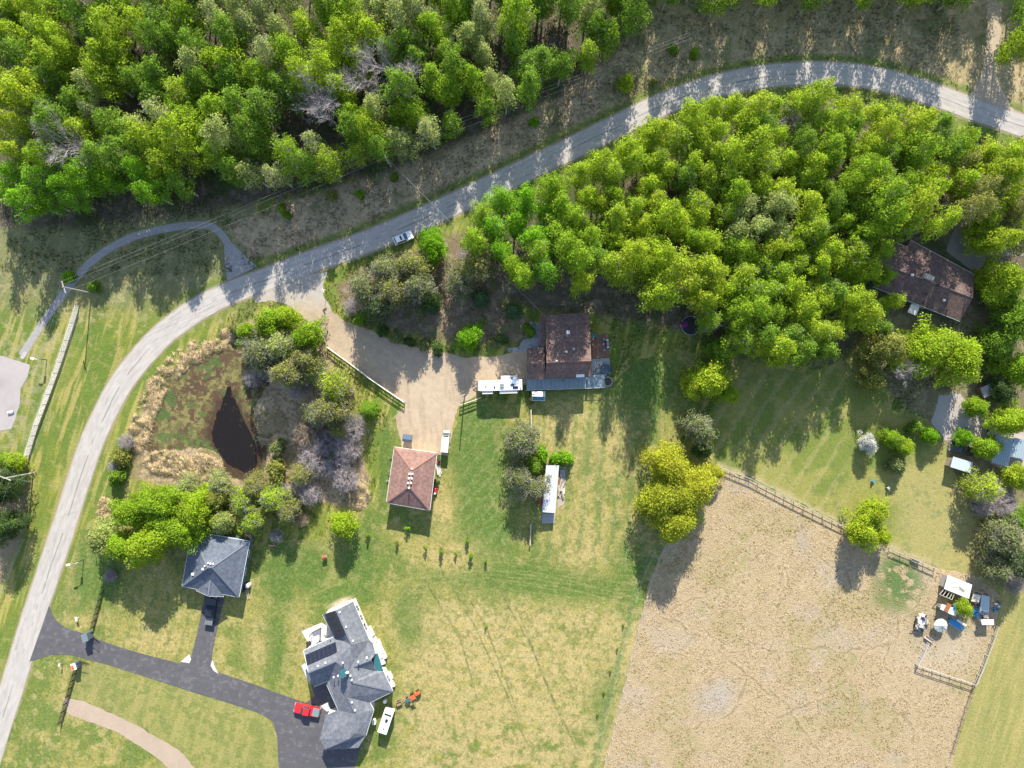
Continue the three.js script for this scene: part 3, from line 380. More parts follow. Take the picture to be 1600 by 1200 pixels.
// one ball-like spray of leaves, open underneath
function spray(m, r, c, cr, n, ls, tint, flat = 0.85) {
  const lump = dirOf(r), lump2 = dirOf(r);
  for (let i = 0; i < n; i++) {
    const d = dirOf(r); if (d.y < -0.35 && r() < 0.7) { d.y = -d.y; }
    const q = cr * (0.3 + 0.72 * Math.sqrt(r()) + (r() < 0.12 ? 0.3 * r() : 0)) * (1 + 0.28 * Math.max(0, d.dot(lump)) + 0.22 * Math.max(0, d.dot(lump2)) - 0.12);
    const t = tint * (0.6 + 0.8 * r()), y = (r() - 0.5) * 0.24;
    m.leaf(V(c.x + d.x * q, c.y + d.y * q * flat, c.z + d.z * q), V(d.x, d.y + 1.0, d.z).normalize(), ls * (0.7 + 0.6 * r()), r, [t * (1 + y), t, t * (1 - y)]);
  }
}
function makeTree(seed, o) {
  const r = rng32(seed), tr = new Mesher(), cr = new Mesher(), { h, rad, base = 0.4, n = 40, leaves = 90, ls = 0.17, clump = 1.0, tr0 = 0.16, lean = 0.03, prof = 'oval', gap = 0 } = o;
  const top = V((r() - 0.5) * h * lean * 2, h * 0.94, (r() - 0.5) * h * lean * 2), at = (t) => V(top.x * t * t, top.y * t, top.z * t * t);
  const stems = o.stems || 1, clumps = [];
  for (let i = 0; i < n; i++) {
    let t = (i + r()) / n; const y = lerp(base, 1, prof === 'dome' ? Math.pow(t, 0.8) : Math.pow(t, 0.9));
    const k = (y - base) / (1 - base), env = prof === 'dome' ? Math.sqrt(Math.max(0, 1 - Math.pow(k * 0.97, 2.4))) : Math.pow(Math.sin(Math.PI * clamp(0.12 + 0.82 * k)), 0.75);
    const a = i * 2.399 + r() * 1.1, q = rad * env * Math.sqrt(0.25 + 0.75 * r()) * (0.84 + 0.2 * Math.sin(a * 2 + seed) + 0.2 * Math.sin(a * 5 + y * 9 + seed * 3) + 0.3 * (r() - 0.5)) , ax = at(y);
    if (gap && r() < gap) continue;
    clumps.push([V(ax.x + Math.cos(a) * Math.max(0, q - clump * 0.4), h * y - clump * 0.5, ax.z + Math.sin(a) * Math.max(0, q - clump * 0.4)), clump * (0.7 + 0.6 * r()) * (prof === 'oval' ? 1.1 - 0.3 * k : 1)]);
  }
  for (let s = 0; s < stems; s++) {
    const ang = s / stems * 6.28 + r(), off = stems > 1 ? 0.25 * rad : 0; let p = V(Math.cos(ang) * off * 0.2, 0, Math.sin(ang) * off * 0.2);
    const N = 7; for (let i = 1; i <= N; i++) { const q = at(i / N * (stems > 1 ? 0.8 : 0.97)); q.x += Math.cos(ang) * off * i / N * 1.6 + (r() - 0.5) * 0.12; q.z += Math.sin(ang) * off * i / N * 1.6 + (r() - 0.5) * 0.12; tr.limb(p, q, tr0 * (1.08 - 0.95 * (i - 1) / N) + 0.012, tr0 * (1.08 - 0.95 * i / N) + 0.012, 6); p = q; }
  }
  clumps.forEach(([c], i) => { if (i % 2 && n > 30) return; const y0 = Math.max(base * 0.5, (c.y / h) * 0.72 + 0.02), a = at(y0), mid = a.clone().lerp(c, 0.55); mid.y -= 0.12; const w = tr0 * 0.42 * (1.1 - y0); tr.limb(a, mid, w, w * 0.65, 4); tr.limb(mid, c, w * 0.65, w * 0.2 + 0.006, 4); });
  for (const [c, q] of clumps) spray(cr, r, c, q, Math.round(leaves * q * q / (clump * clump)), ls, 0.74 + 0.52 * r(), o.flat);
  const out = { trunk: tr.build(), crown: cr.build(), h };
  if (o.twigs) { const tw = new Mesher(); for (let i = 0; i < o.twigs; i++) { const c = clumps[Math.floor(r() * clumps.length)][0], d = dirOf(r); d.y = Math.abs(d.y) * 0.8; const a = c.clone().addScaledVector(d, clump * 0.2), b = c.clone().addScaledVector(d, clump * (1.0 + 0.5 * r())); const mid = a.clone().lerp(b, 0.5).add(dirOf(r).multiplyScalar(0.12)), tt = 0.8 + 0.4 * r(); tw.limb(a, mid, 0.022, 0.016, 3, [tt, tt, tt]); tw.limb(mid, b, 0.016, 0.007, 3, [tt, tt, tt]); for (let k = 0; k < 3; k++) { const e = a.clone().lerp(b, 0.35 + 0.2 * k); tw.limb(e, e.clone().add(dirOf(r).add(d).multiplyScalar(0.3)), 0.012, 0.006, 3, [tt, tt, tt]); } } out.twigs = tw.build(); }
  return out;
}
function makeBare(seed, h, spread, thick = 0.15, levels = 4, fan = 5) {
  const r = rng32(seed), m = new Mesher(), tw = new Mesher();
  const grow = (p, d, L, w, lv) => {
    const q = p.clone().addScaledVector(d, L * 0.5).add(V((r() - 0.5) * L * 0.12, 0, (r() - 0.5) * L * 0.12)), e = q.clone().addScaledVector(d.clone().add(V((r() - 0.5) * 0.3, 0.06, (r() - 0.5) * 0.3)).normalize(), L * 0.5), to = lv > 1 ? tw : m, t = 0.8 + 0.4 * r(), c = [t, t, t];
    to.limb(p, q, w, w * 0.8, lv > 1 ? 3 : 5, c); to.limb(q, e, w * 0.8, w * 0.55, lv > 1 ? 3 : 5, c);
    if (lv >= levels) return; const k = lv === 0 ? fan + 4 : fan;
    for (let i = 0; i < k; i++) { const f = lv === 0 ? 0.35 + 0.65 * (i / k) : 0.25 + 0.75 * (i + r()) / k, a = f < 0.5 ? p.clone().lerp(q, f * 2) : q.clone().lerp(e, f * 2 - 1), s = dirOf(r); s.y = Math.abs(s.y) * 0.6; const dd = d.clone().multiplyScalar(lv === 0 ? 0.55 : 0.8).addScaledVector(s, spread).normalize(); grow(a, dd, L * (lv === 0 ? 0.4 : 0.52) * (0.7 + 0.6 * r()), Math.max(0.015, w * 0.42), lv + 1); }
  };
  grow(V(0, 0, 0), V(0.02, 1, 0.02).normalize(), h * 0.78, thick, 0);
  return { trunk: m.build(), twigs: tw.build(), h };
}
function makeTwigBush(seed, h, rad, n) {   // leafless bush: a fan of stems from the ground
  const r = rng32(seed), m = new Mesher(), tw = new Mesher();
  for (let i = 0; i < n; i++) {
    const a = r() * 6.283, q = Math.sqrt(r()), b = V(Math.cos(a) * q * rad * 0.45, 0, Math.sin(a) * q * rad * 0.45), e = V(Math.cos(a) * q * rad, h * (1 - 0.45 * q * q) * (0.7 + 0.4 * r()), Math.sin(a) * q * rad), mid = b.clone().lerp(e, 0.5); mid.y *= 1.15; const t = 0.75 + 0.5 * r(), c = [t, t, t];
    m.limb(b, mid, 0.028, 0.02, 3, c); tw.limb(mid, e, 0.02, 0.009, 3, c);
    for (let k = 0; k < 7; k++) { const s = mid.clone().lerp(e, r()), d = dirOf(r); d.y = Math.abs(d.y) * 0.7 + 0.2; const f = s.clone().addScaledVector(d, 0.3 + 0.5 * r()); tw.limb(s, f, 0.012, 0.006, 3, c); const g = s.clone().lerp(f, 0.5); tw.limb(g, g.clone().addScaledVector(dirOf(r).add(V(0, 0.5, 0)), 0.28), 0.009, 0.005, 3, c); }
  }
  return { trunk: m.build(), twigs: tw.build(), h };
}
function makeSpruce(seed, h, rad) {
  const r = rng32(seed), tr = new Mesher(), cr = new Mesher(); tr.limb(V(0, 0, 0), V(0, h * 0.5, 0), 0.16, 0.09, 6); tr.limb(V(0, h * 0.5, 0), V(0.02, h * 0.98, 0.02), 0.09, 0.015, 5);
  const W_ = Math.round(h / 0.42);
  for (let w = 0; w < W_; w++) { const y = h * (0.06 + 0.92 * w / W_), R = rad * Math.pow(1 - w / W_, 0.8) + 0.12, k = Math.max(5, Math.round(R * 7));
    for (let b = 0; b < k; b++) { const a = (b + r() * 0.8) / k * 6.283 + w, L = R * (0.7 + 0.4 * r()), d = V(Math.cos(a), -0.12, Math.sin(a)), p0 = V(0, y, 0), n = Math.round(L * 16); tr.limb(p0, p0.clone().addScaledVector(d, L * 0.8), 0.02, 0.008, 3);
      for (let i = 2; i < n; i++) { const t = i / n, c = p0.clone().addScaledVector(d, L * t), wd = 0.30 * (1 - t) * L * 0.6 + 0.08; c.x += -Math.sin(a) * (r() - 0.5) * 2 * wd; c.z += Math.cos(a) * (r() - 0.5) * 2 * wd; c.y += 0.25 * t * t + (r() - 0.5) * 0.06; const tt = 0.7 + 0.6 * r() + 0.25 * t; cr.leaf(c, V(d.x * 0.4, 1, d.z * 0.4).normalize(), 0.10 + 0.05 * r(), r, [tt, tt, tt], 0.3); } } }
  return { trunk: tr.build(), crown: cr.build(), h };
}
const leafMat = (r, g, b, tr = 0.42) => new THREE.MeshPhysicalMaterial({ color: rgb(r, g, b), roughness: 1, vertexColors: true, transmission: tr + 0.06, thickness: 0, side: THREE.DoubleSide, specularIntensity: 0.25 });
const barkMat = (r, g, b) => new THREE.MeshStandardMaterial({ color: rgb(r, g, b), roughness: 0.95, vertexColors: true });
const L = { lime: leafMat(0.324, 0.453, 0.021), bright: leafMat(0.256, 0.403, 0.018), mid: leafMat(0.188, 0.321, 0.025), yellow: leafMat(0.362, 0.467, 0.024), pale: leafMat(0.361, 0.427, 0.125), olive: leafMat(0.278, 0.300, 0.064), greygreen: leafMat(0.223, 0.265, 0.093), dark: leafMat(0.087, 0.153, 0.036), spruce: leafMat(0.073, 0.131, 0.050, 0.2), gold: leafMat(0.42, 0.445, 0.032), willow: leafMat(0.366, 0.416, 0.028), silver: leafMat(0.533, 0.540, 0.513, 0.3), tan: leafMat(0.369, 0.270, 0.153), vivid: leafMat(0.198, 0.410, 0.011) };
const B = { pale: barkMat(0.48, 0.45, 0.40), grey: barkMat(0.27, 0.25, 0.24), brown: barkMat(0.15, 0.11, 0.085), dead: barkMat(0.43, 0.39, 0.405), lilac: barkMat(0.42, 0.375, 0.39), tan: barkMat(0.36, 0.29, 0.21) };
const P = {};
for (let i = 0; i < 10; i++) P['poplar' + i] = makeTree(100 + i, { h: 13 + (i % 3) * 0.8, rad: 3.15 + (i % 4) * 0.3, base: 0.32 + (i % 3) * 0.05, n: 70 + (i % 4) * 5, leaves: 58, ls: 0.175, clump: 1.0, tr0: 0.2, lean: 0.04, gap: 0.12, flat: 1.2, twigs: i % 3 === 0 ? 90 : 0 });
for (let i = 0; i < 4; i++) P['thin' + i] = makeTree(140 + i, { h: 14, rad: 2.7, base: 0.34, n: 60, leaves: 44, ls: 0.16, clump: 0.9, tr0: 0.18, lean: 0.05, gap: 0.14, flat: 1.25, twigs: i % 2 ? 120 : 0 });
for (let i = 0; i < 4; i++) P['round' + i] = makeTree(160 + i, { h: 7.5, rad: 3.9, base: 0.2, n: 84, leaves: 92, ls: 0.18, clump: 1.08, tr0: 0.2, prof: 'dome', stems: 2 });
for (let i = 0; i < 3; i++) P['broad' + i] = makeTree(180 + i, { h: 10.5, rad: 5.2, base: 0.24, n: 120, leaves: 96, ls: 0.19, clump: 1.2, tr0: 0.26, prof: 'dome' });
for (let i = 0; i < 3; i++) P['willow' + i] = makeTree(200 + i, { h: 12, rad: 5.6, base: 0.18, n: 90, leaves: 170, ls: 0.2, clump: 1.7, tr0: 0.3, prof: 'dome', flat: 0.95 });
for (let i = 0; i < 4; i++) P['sparse' + i] = makeTree(220 + i, { h: 6.5, rad: 3.5, base: 0.18, n: 74, leaves: 52, ls: 0.16, clump: 0.95, tr0: 0.12, prof: 'dome', stems: 3, twigs: 420 });
for (let i = 0; i < 4; i++) P['bush' + i] = makeTree(240 + i, { h: 2.8, rad: 1.75, base: 0.12, n: 30, leaves: 76, ls: 0.16, clump: 0.66, tr0: 0.06, prof: 'dome', stems: 3 });
for (let i = 0; i < 3; i++) P['bare' + i] = makeBare(260 + i, 13.5, 0.8, 0.17, 4, 6);
for (let i = 0; i < 4; i++) P['twig' + i] = makeTwigBush(280 + i, 3.4, 2.3, 190);
for (let i = 0; i < 2; i++) P['spruce' + i] = makeSpruce(300 + i, 7.5, 2.5);
P.sapling0 = makeTree(320, { h: 1.9, rad: 0.62, base: 0.22, n: 14, leaves: 42, ls: 0.10, clump: 0.3, tr0: 0.03 });
P.sapling1 = makeTree(321, { h: 1.6, rad: 0.45, base: 0.25, n: 10, leaves: 36, ls: 0.10, clump: 0.26, tr0: 0.03 });
P.shoot0 = makeTree(322, { h: 0.8, rad: 0.28, base: 0.2, n: 6, leaves: 26, ls: 0.08, clump: 0.2, tr0: 0.02 });
const tR = rng32(2024);
// gx, gy: where the crown shows from above; the trunk stands straight below it
function tree(kind, gx, gy, scale, leafM, barkM, name, label, category, group, sy = 1) {
  const pr = P[kind], hc = pr.crown ? pr.h * scale * sy * 0.66 : pr.h * scale * sy * 0.6, o = thing(name, label, category, G(gx, gy, hc), tR() * 6.283, group);
  o.scale.set(scale, scale * sy, scale);
  part('trunk', pr.trunk, barkM, o); if (pr.crown) part('crown', pr.crown, leafM, o); if (pr.twigs) part('branches', pr.twigs, pr.crown ? B.lilac : barkM, o);
  return o;
}
const ORD = ['', 'first', 'second', 'third', 'fourth', 'fifth', 'sixth', 'seventh', 'eighth', 'ninth', 'tenth', 'eleventh', 'twelfth', 'thirteenth', 'fourteenth', 'fifteenth', 'sixteenth', 'seventeenth', 'eighteenth', 'nineteenth', 'twentieth', 'twenty-first', 'twenty-second', 'twenty-third', 'twenty-fourth', 'twenty-fifth', 'twenty-sixth', 'twenty-seventh', 'twenty-eighth', 'twenty-ninth', 'thirtieth'];
const line = (pts) => (x) => { for (let i = 0; i + 1 < pts.length; i++) if (x <= pts[i + 1][0]) return lerp(pts[i][1], pts[i + 1][1], clamp((x - pts[i][0]) / (pts[i + 1][0] - pts[i][0]))); return pts[pts.length - 1][1]; };
const WORDS = { lime: 'lime green', bright: 'bright green', mid: 'mid green', yellow: 'yellow green', pale: 'pale grey green', olive: 'olive green', dark: 'dark green', vivid: 'vivid green' };
const BARE_N = [[110, 225], [335, 265], [505, 150], [522, 190], [640, 118], [352, 300], [455, 175], [70, 205], [560, 130]];
{ // the tall wood above the road, planted row behind row
  const edge = line([[-60, 318], [60, 338], [170, 338], [260, 318], [330, 308], [430, 296], [500, 284], [590, 262], [650, 236], [720, 204], [820, 168], [900, 122], [960, 76], [1000, 30], [1040, -20]]), r = rng32(77);
  for (let row = 1; row <= 11; row++) {
    let k = 0;
    for (let x = -24 + (row % 2) * 20; x < 1010; x += 40) {
      const gx = x + (r() - 0.5) * 22, gy = edge(gx) + 12 - row * 37 + (r() - 0.5) * 20; const c0 = fbm(gx * 0.012, gy * 0.014 + 5, 2), rr = r();
      if (gy < -62 || gx < -26) continue;
      const bare = BARE_N.some((b) => Math.hypot(b[0] - gx, b[1] - gy) < 20);
      if (!bare && (fbm(gx * 0.02 + 33, gy * 0.02, 2) < 0.3 && rr < 0.6)) continue;
      k++;
      const where = `${ORD[k]} from the left, ${ORD[row]} row, upper left wood`;
      if (bare) { tree('bare' + (k + row) % 3, gx, gy, 1.06 + 0.12 * rr, null, B.dead, 'bare_tree', `leafless grey tree, ${where}`, 'tree', 'leafless trees in the upper left wood'); continue; }
      let col = c0 < 0.38 ? 'pale' : c0 < 0.5 ? 'bright' : c0 < 0.6 ? 'mid' : 'lime'; if (gx < 60 && gy > 120 && gy < 250) col = 'yellow'; if (Math.hypot((gx - 240) / 110, (gy - 150) / 70) < 1 && rr < 0.65) col = 'pale'; if (rr > 0.9) col = 'mid'; if (gx > 560 && col === 'lime' && rr < 0.6) col = 'mid'; if (gy > 270 && gx < 260) col = 'vivid';
      const thin = col === 'pale' && rr < 0.7;
      tree(thin ? 'thin' + (k % 4) : 'poplar' + Math.floor(r() * 10), gx, gy, (0.92 + 0.26 * r()) * (row < 3 ? 0.94 : 1.03), L[col], B.pale, 'poplar_tree', `${WORDS[col]} ${thin ? 'slender ' : ''}poplar, ${where}`, 'tree', `${WORDS[col]} poplars of the upper left wood`, 0.86 + 0.3 * r());
    }
  }
}
[[1012, -48], [1050, -22], [1092, -40], [1130, -14], [1172, -36], [1206, -16], [1248, -40], [1282, -20], [1322, -44], [1364, -18], [1400, -38], [1440, -22], [1476, -42], [1506, -20], [1590, -30], [1612, 40], [1618, 0], [1590, 72]].forEach(([x, y], i) => tree('poplar' + i % 10, x, y, 0.95 + 0.05 * (i % 4), [L.bright, L.mid, L.lime][i % 3], B.pale, 'poplar_tree', `poplar beyond the upper road near the top edge, ${ORD[i + 1]} from the left`, 'tree', 'poplars beyond the upper road'));
{ // the wood between the road and the houses
  const edge = line([[735, 338], [790, 312], [850, 294], [930, 257], [1000, 217], [1060, 186], [1120, 168], [1200, 157], [1290, 153], [1360, 166], [1420, 192], [1480, 204], [1530, 230], [1600, 243], [1660, 250]]), low = line([[735, 380], [770, 402], [800, 436], [870, 450], [950, 440], [1000, 452], [1060, 474], [1110, 515], [1160, 540], [1240, 550], [1300, 556], [1340, 530], [1352, 510], [1368, 450], [1374, 360], [1400, 338], [1440, 340], [1500, 335], [1535, 352], [1560, 385], [1660, 400]]), r = rng32(99);
  for (let row = 1; row <= 14; row++) {
    let k = 0;
    for (let x = 742 + (row % 2) * 17; x < 1625; x += 35) {
      const gx = x + (r() - 0.5) * 20, gy = edge(gx) - 26 + row * 32 + (r() - 0.5) * 16, rr = r(), c0 = fbm(gx * 0.011 + 8, gy * 0.012 + 5, 2);
      if (gy > low(gx)) continue;
      if (gx > 1440 && gx < 1510 && gy > 255 && gy < 315 && rr < 0.45) continue;
      k++;
      const bare = [[1158, 222], [1238, 190], [1105, 320]].some((b) => Math.hypot(b[0] - gx, b[1] - gy) < 19), where = `${ORD[k]} from the left in the ${ORD[row]} row below the upper road`;
      if (bare) { tree('bare' + k % 3, gx, gy, 0.8, null, B.lilac, 'bare_tree', `leafless lilac grey tree, ${where}`, 'tree', 'leafless trees in the wood below the upper road'); continue; }
      let col = c0 < 0.40 ? 'bright' : c0 < 0.52 ? 'lime' : c0 < 0.62 ? 'yellow' : 'lime'; if (rr > 0.88) col = 'yellow'; if (rr < 0.12) col = 'mid'; if (gx < 900) col = rr < 0.5 ? 'vivid' : 'bright'; if (Math.hypot((gx - 1190) / 50, (gy - 350) / 45) < 1) col = 'pale'; if (gx > 1500 && rr < 0.5) col = 'olive';
      tree('poplar' + Math.floor(r() * 10), gx, gy, 0.89 + 0.22 * r(), L[col], B.pale, 'aspen_tree', `${WORDS[col]} aspen, ${where}`, 'tree', `${WORDS[col]} aspens below the upper road`, ((gx > 815 && gx < 1075 && gy > 380) || (gx > 1360 && gx < 1530 && gy > 285) ? 1.18 : 0.86) + 0.3 * r());
    }
  }
}
const GROW = { round: 1.12, broad: 1.15, sparse: 1.18, willow: 1.12, twig: 1.15, bush: 1.15 };
const T = (kind, gx, gy, s, lm, bm, name, label, sy = 1) => tree(kind, gx, gy, s * (GROW[kind.replace(/\d/, '')] || 1), L[lm], B[bm], name, label, /bush|shrub|hedge/.test(name) ? 'shrub' : 'tree', null, sy);
// right hand side, round the brown roofed house and the yards
T('broad0', 1448, 545, 1.0, 'lime', 'grey', 'broad_tree', 'wide lime tree in front of the brown roofed house, middle of its clump');
T('broad1', 1385, 540, 0.85, 'olive', 'grey', 'broad_tree', 'olive green tree at the clump’s near end by the brown roofed house');
T('broad2', 1505, 562, 0.95, 'lime', 'grey', 'broad_tree', 'lime tree at the far right of the clump before the brown roofed house');
T('bare0', 1415, 575, 0.72, null, 'dead', 'bare_tree', 'leafless grey tree among the lime crowns before the brown roofed house');
T('round0', 1365, 590, 0.8, 'olive', 'grey', 'round_tree', 'low olive tree at the shaded lawn edge before the lime clump');
T('poplar1', 1380, 432, 0.7, 'bright', 'pale', 'aspen_tree', 'bright aspen overhanging the front left of the brown roof');
T('poplar4', 1392, 470, 0.75, 'lime', 'pale', 'aspen_tree', 'lime aspen leaning over the canopy of the brown roofed house');
T('poplar6', 1352, 480, 0.85, 'bright', 'pale', 'aspen_tree', 'bright aspen left of the brown roofed house, away from its wall');
T('poplar7', 1345, 425, 0.85, 'lime', 'pale', 'aspen_tree', 'lime aspen just left of the brown roof, middle of three');
T('poplar9', 1375, 508, 0.75, 'mid', 'pale', 'aspen_tree', 'mid green aspen below the white canopy of the brown roofed house');
T('broad1', 1572, 440, 0.9, 'lime', 'grey', 'broad_tree', 'lime tree at the right end of the brown roofed house');
T('broad0', 1548, 372, 0.75, 'lime', 'grey', 'broad_tree', 'lime tree over the drive behind the brown roofed house');
T('poplar3', 1412, 352, 0.95, 'bright', 'pale', 'aspen_tree', 'bright aspen directly behind the brown roof’s upper corner', 1.25);
T('poplar5', 1468, 350, 0.95, 'lime', 'pale', 'aspen_tree', 'lime aspen behind the middle of the brown roof', 1.25);
T('poplar8', 1376, 392, 0.85, 'bright', 'pale', 'aspen_tree', 'bright aspen hiding the brown roof’s left end');
T('round2', 1538, 432, 0.6, 'yellow', 'grey', 'round_tree', 'small yellow tree touching the right end of the brown roof');
T('broad0', 1592, 500, 0.9, 'mid', 'grey', 'broad_tree', 'mid green tree at the photo’s right edge level with the clump before the brown house');
T('sparse1', 1590, 475, 1.0, 'olive', 'grey', 'sparse_tree', 'thin grey olive tree at the right edge beside the brown roofed house');
T('round1', 1560, 540, 0.9, 'mid', 'grey', 'round_tree', 'mid green tree behind the small grey roof at the right edge');
T('round3', 1590, 575, 0.95, 'bright', 'grey', 'round_tree', 'bright green tree at the right edge above the two metal roofs');
T('round0', 1568, 610, 0.7, 'dark', 'grey', 'round_tree', 'dark green tree above the gravel yard at the right edge');
T('round2', 1528, 637, 0.62, 'bright', 'grey', 'round_tree', 'round bright tree on the gravel yard’s far side');
T('broad2', 1582, 655, 0.72, 'lime', 'grey', 'broad_tree', 'lime tree overhanging the metal carport roof from above');
T('round1', 1508, 683, 0.5, 'vivid', 'grey', 'round_tree', 'vivid green tree directly above the black truck in the yard');
T('round3', 1543, 700, 0.72, 'bright', 'grey', 'round_tree', 'bright tree between the white shed and the carport roof');
T('sparse0', 1538, 765, 1.05, 'yellow', 'grey', 'sparse_tree', 'thin yellow tree with grey twigs below the white shed');
T('twig0', 1570, 790, 1.2, null, 'lilac', 'bare_shrub', 'large leafless lilac shrub below the carport at the right edge');
T('twig2', 1535, 790, 1.0, null, 'lilac', 'bare_shrub', 'leafless lilac shrub beneath the thin yellow tree');
T('round2', 1594, 745, 0.75, 'yellow', 'grey', 'round_tree', 'yellow green tree at the right edge just below the carport roof');
T('sparse2', 1572, 840, 1.2, 'greygreen', 'grey', 'sparse_tree', 'grey green sparse tree, uppermost of the shaded thicket at the right edge');
T('round1', 1594, 815, 0.8, 'mid', 'grey', 'round_tree', 'mid green tree at the right edge above the shaded thicket');
T('sparse3', 1592, 880, 1.1, 'dark', 'grey', 'sparse_tree', 'dark sparse tree in the middle of the shaded thicket at the right edge');
T('sparse0', 1562, 890, 0.95, 'greygreen', 'grey', 'sparse_tree', 'grey green sparse tree in the thicket nearest the junk yard');
T('round0', 1575, 868, 0.6, 'bright', 'grey', 'round_tree', 'small bright green tree inside the shaded thicket at the right edge');
T('twig1', 1590, 912, 1.0, null, 'lilac', 'bare_shrub', 'leafless shrub at the lower end of the shaded thicket');
T('round3', 1357, 693, 0.52, 'silver', 'grey', 'silver_tree', 'small silver white leaved tree on the shaded lawn');
T('round0', 1398, 686, 0.6, 'bright', 'grey', 'round_tree', 'bright tree next to the silver white tree on the lawn');
T('round1', 1416, 700, 0.5, 'lime', 'grey', 'round_tree', 'low lime tree in front of the bright tree beside the silver one');
T('round2', 1455, 681, 0.5, 'vivid', 'grey', 'round_tree', 'vivid round tree at the gravel yard’s lawn corner');
T('bush1', 1432, 668, 0.9, 'mid', 'grey', 'green_bush', 'mid green bush behind the lawn trees next to the gravel yard');
T('bush2', 1405, 728, 1.1, 'greygreen', 'grey', 'green_bush', 'grey green shaded bush below the lawn trees');
T('round3', 1350, 833, 0.9, 'yellow', 'grey', 'round_tree', 'lower half of the yellow green tree pair on the pasture fence');
T('round0', 1368, 803, 0.86, 'yellow', 'grey', 'round_tree', 'upper half of the yellow green tree pair on the pasture fence');
T('round1', 1378, 838, 0.6, 'yellow', 'grey', 'round_tree', 'small yellow green tree right of the pair on the pasture fence');
T('poplar2', 1215, 560, 0.75, 'lime', 'pale', 'aspen_tree', 'lime aspen at the wood’s lower edge over the shaded lawn, leftmost there');
T('round2', 1112, 595, 1.1, 'yellow', 'grey', 'round_tree', 'yellow green tree standing alone below the wood, left of the shaded lawn');
T('round0', 1083, 600, 0.75, 'yellow', 'grey', 'round_tree', 'smaller yellow green tree joined to the lone one below the wood');
T('round3', 1138, 615, 0.6, 'lime', 'grey', 'round_tree', 'lime tree on the shaded lawn side of the lone yellow green tree');
T('round1', 1125, 548, 0.8, 'mid', 'grey', 'round_tree', 'mid green shaded tree between the wood and the lone yellow green tree');
T('sparse1', 1092, 668, 1.1, 'greygreen', 'grey', 'sparse_tree', 'grey green open tree between the yellow green tree and the golden willow');
T('round0', 1100, 705, 0.5, 'dark', 'grey', 'round_tree', 'small dark green tree tucked above the golden willow');
T('twig3', 1110, 500, 1.1, null, 'lilac', 'bare_shrub', 'leafless lilac shrub at the wood’s edge by the trampoline');
T('twig0', 1142, 497, 1.0, null, 'lilac', 'bare_shrub', 'second leafless shrub at the wood’s edge further from the trampoline');
T('willow0', 1048, 728, 0.78, 'gold', 'brown', 'willow_tree', 'golden willow crown at the top of the clump beside the pasture');
T('willow1', 1090, 760, 0.8, 'gold', 'brown', 'willow_tree', 'golden willow crown on the pasture side of the clump');
T('willow2', 1038, 782, 0.84, 'willow', 'brown', 'willow_tree', 'yellow green willow crown on the lawn side of the clump by the pasture');
T('willow0', 1060, 815, 0.8, 'willow', 'brown', 'willow_tree', 'yellow green willow crown lowest in the clump by the pasture');
T('willow1', 1068, 775, 0.8, 'willow', 'brown', 'willow_tree', 'yellow green willow crown in the middle of the clump by the pasture');
T('round2', 1118, 738, 0.5, 'gold', 'grey', 'round_tree', 'small golden tree where the pasture fence meets the willows');
// the garden between road and driveway
T('broad0', 676, 382, 0.62, 'vivid', 'grey', 'broad_tree', 'vivid green tree beside the road next to the white car');
T('round1', 732, 527, 0.78, 'vivid', 'grey', 'round_tree', 'vivid green tree on the garden side of the gravel driveway');
T('sparse0', 600, 425, 1.06, 'greygreen', 'grey', 'sparse_tree', 'grey green tree at the roadside end of the garden thicket', 1.35);
T('sparse1', 640, 415, 1.06, 'olive', 'grey', 'sparse_tree', 'olive tree in the garden thicket below the white car', 1.35);
T('sparse2', 570, 452, 1.06, 'greygreen', 'grey', 'sparse_tree', 'grey green tree nearest the street sign in the garden thicket', 1.35);
T('sparse3', 612, 455, 1.12, 'olive', 'grey', 'sparse_tree', 'olive tree in the middle of the garden thicket', 1.35);
T('sparse0', 650, 450, 1.06, 'greygreen', 'grey', 'sparse_tree', 'grey green tree on the house side of the garden thicket’s middle', 1.35);
T('sparse1', 592, 478, 0.95, 'dark', 'grey', 'sparse_tree', 'dark tree at the driveway side of the garden thicket', 1.35);
T('round2', 672, 470, 0.62, 'dark', 'grey', 'round_tree', 'dark round tree at the house end of the garden thicket');
T('round3', 660, 415, 0.55, 'mid', 'grey', 'round_tree', 'mid green tree between the vivid roadside tree and the garden thicket');
T('twig1', 550, 478, 0.85, null, 'lilac', 'bare_shrub', 'leafless lilac shrub at the tip of the garden nearest the junction');
T('twig2', 620, 440, 0.75, null, 'dead', 'bare_shrub', 'pale leafless shrub inside the garden thicket');
T('bush0', 565, 497, 1.05, 'mid', 'grey', 'green_bush', 'mid green bush at the garden tip by the driveway mouth');
T('sparse2', 738, 418, 1.12, 'olive', 'grey', 'sparse_tree', 'olive tree with grey twigs beside the tall wood in the garden', 1.35);
T('sparse3', 716, 440, 0.95, 'greygreen', 'grey', 'sparse_tree', 'grey green tree left of the two dark garden evergreens', 1.35);
T('twig3', 730, 402, 0.95, null, 'dead', 'bare_shrub', 'pale leafless shrub beside the tall wood above the garden evergreens');
T('spruce0', 750, 464, 0.95, 'spruce', 'brown', 'spruce_tree', 'dark spruce in the garden beside the tall wood');
T('spruce1', 802, 485, 0.9, 'spruce', 'brown', 'spruce_tree', 'dark spruce nearest the brown house’s patio');
T('spruce0', 676, 480, 0.62, 'spruce', 'brown', 'spruce_tree', 'small dark spruce at the end of the garden thicket');
T('bush3', 828, 517, 0.75, 'mid', 'grey', 'green_bush', 'clipped green bush beside the patio path');
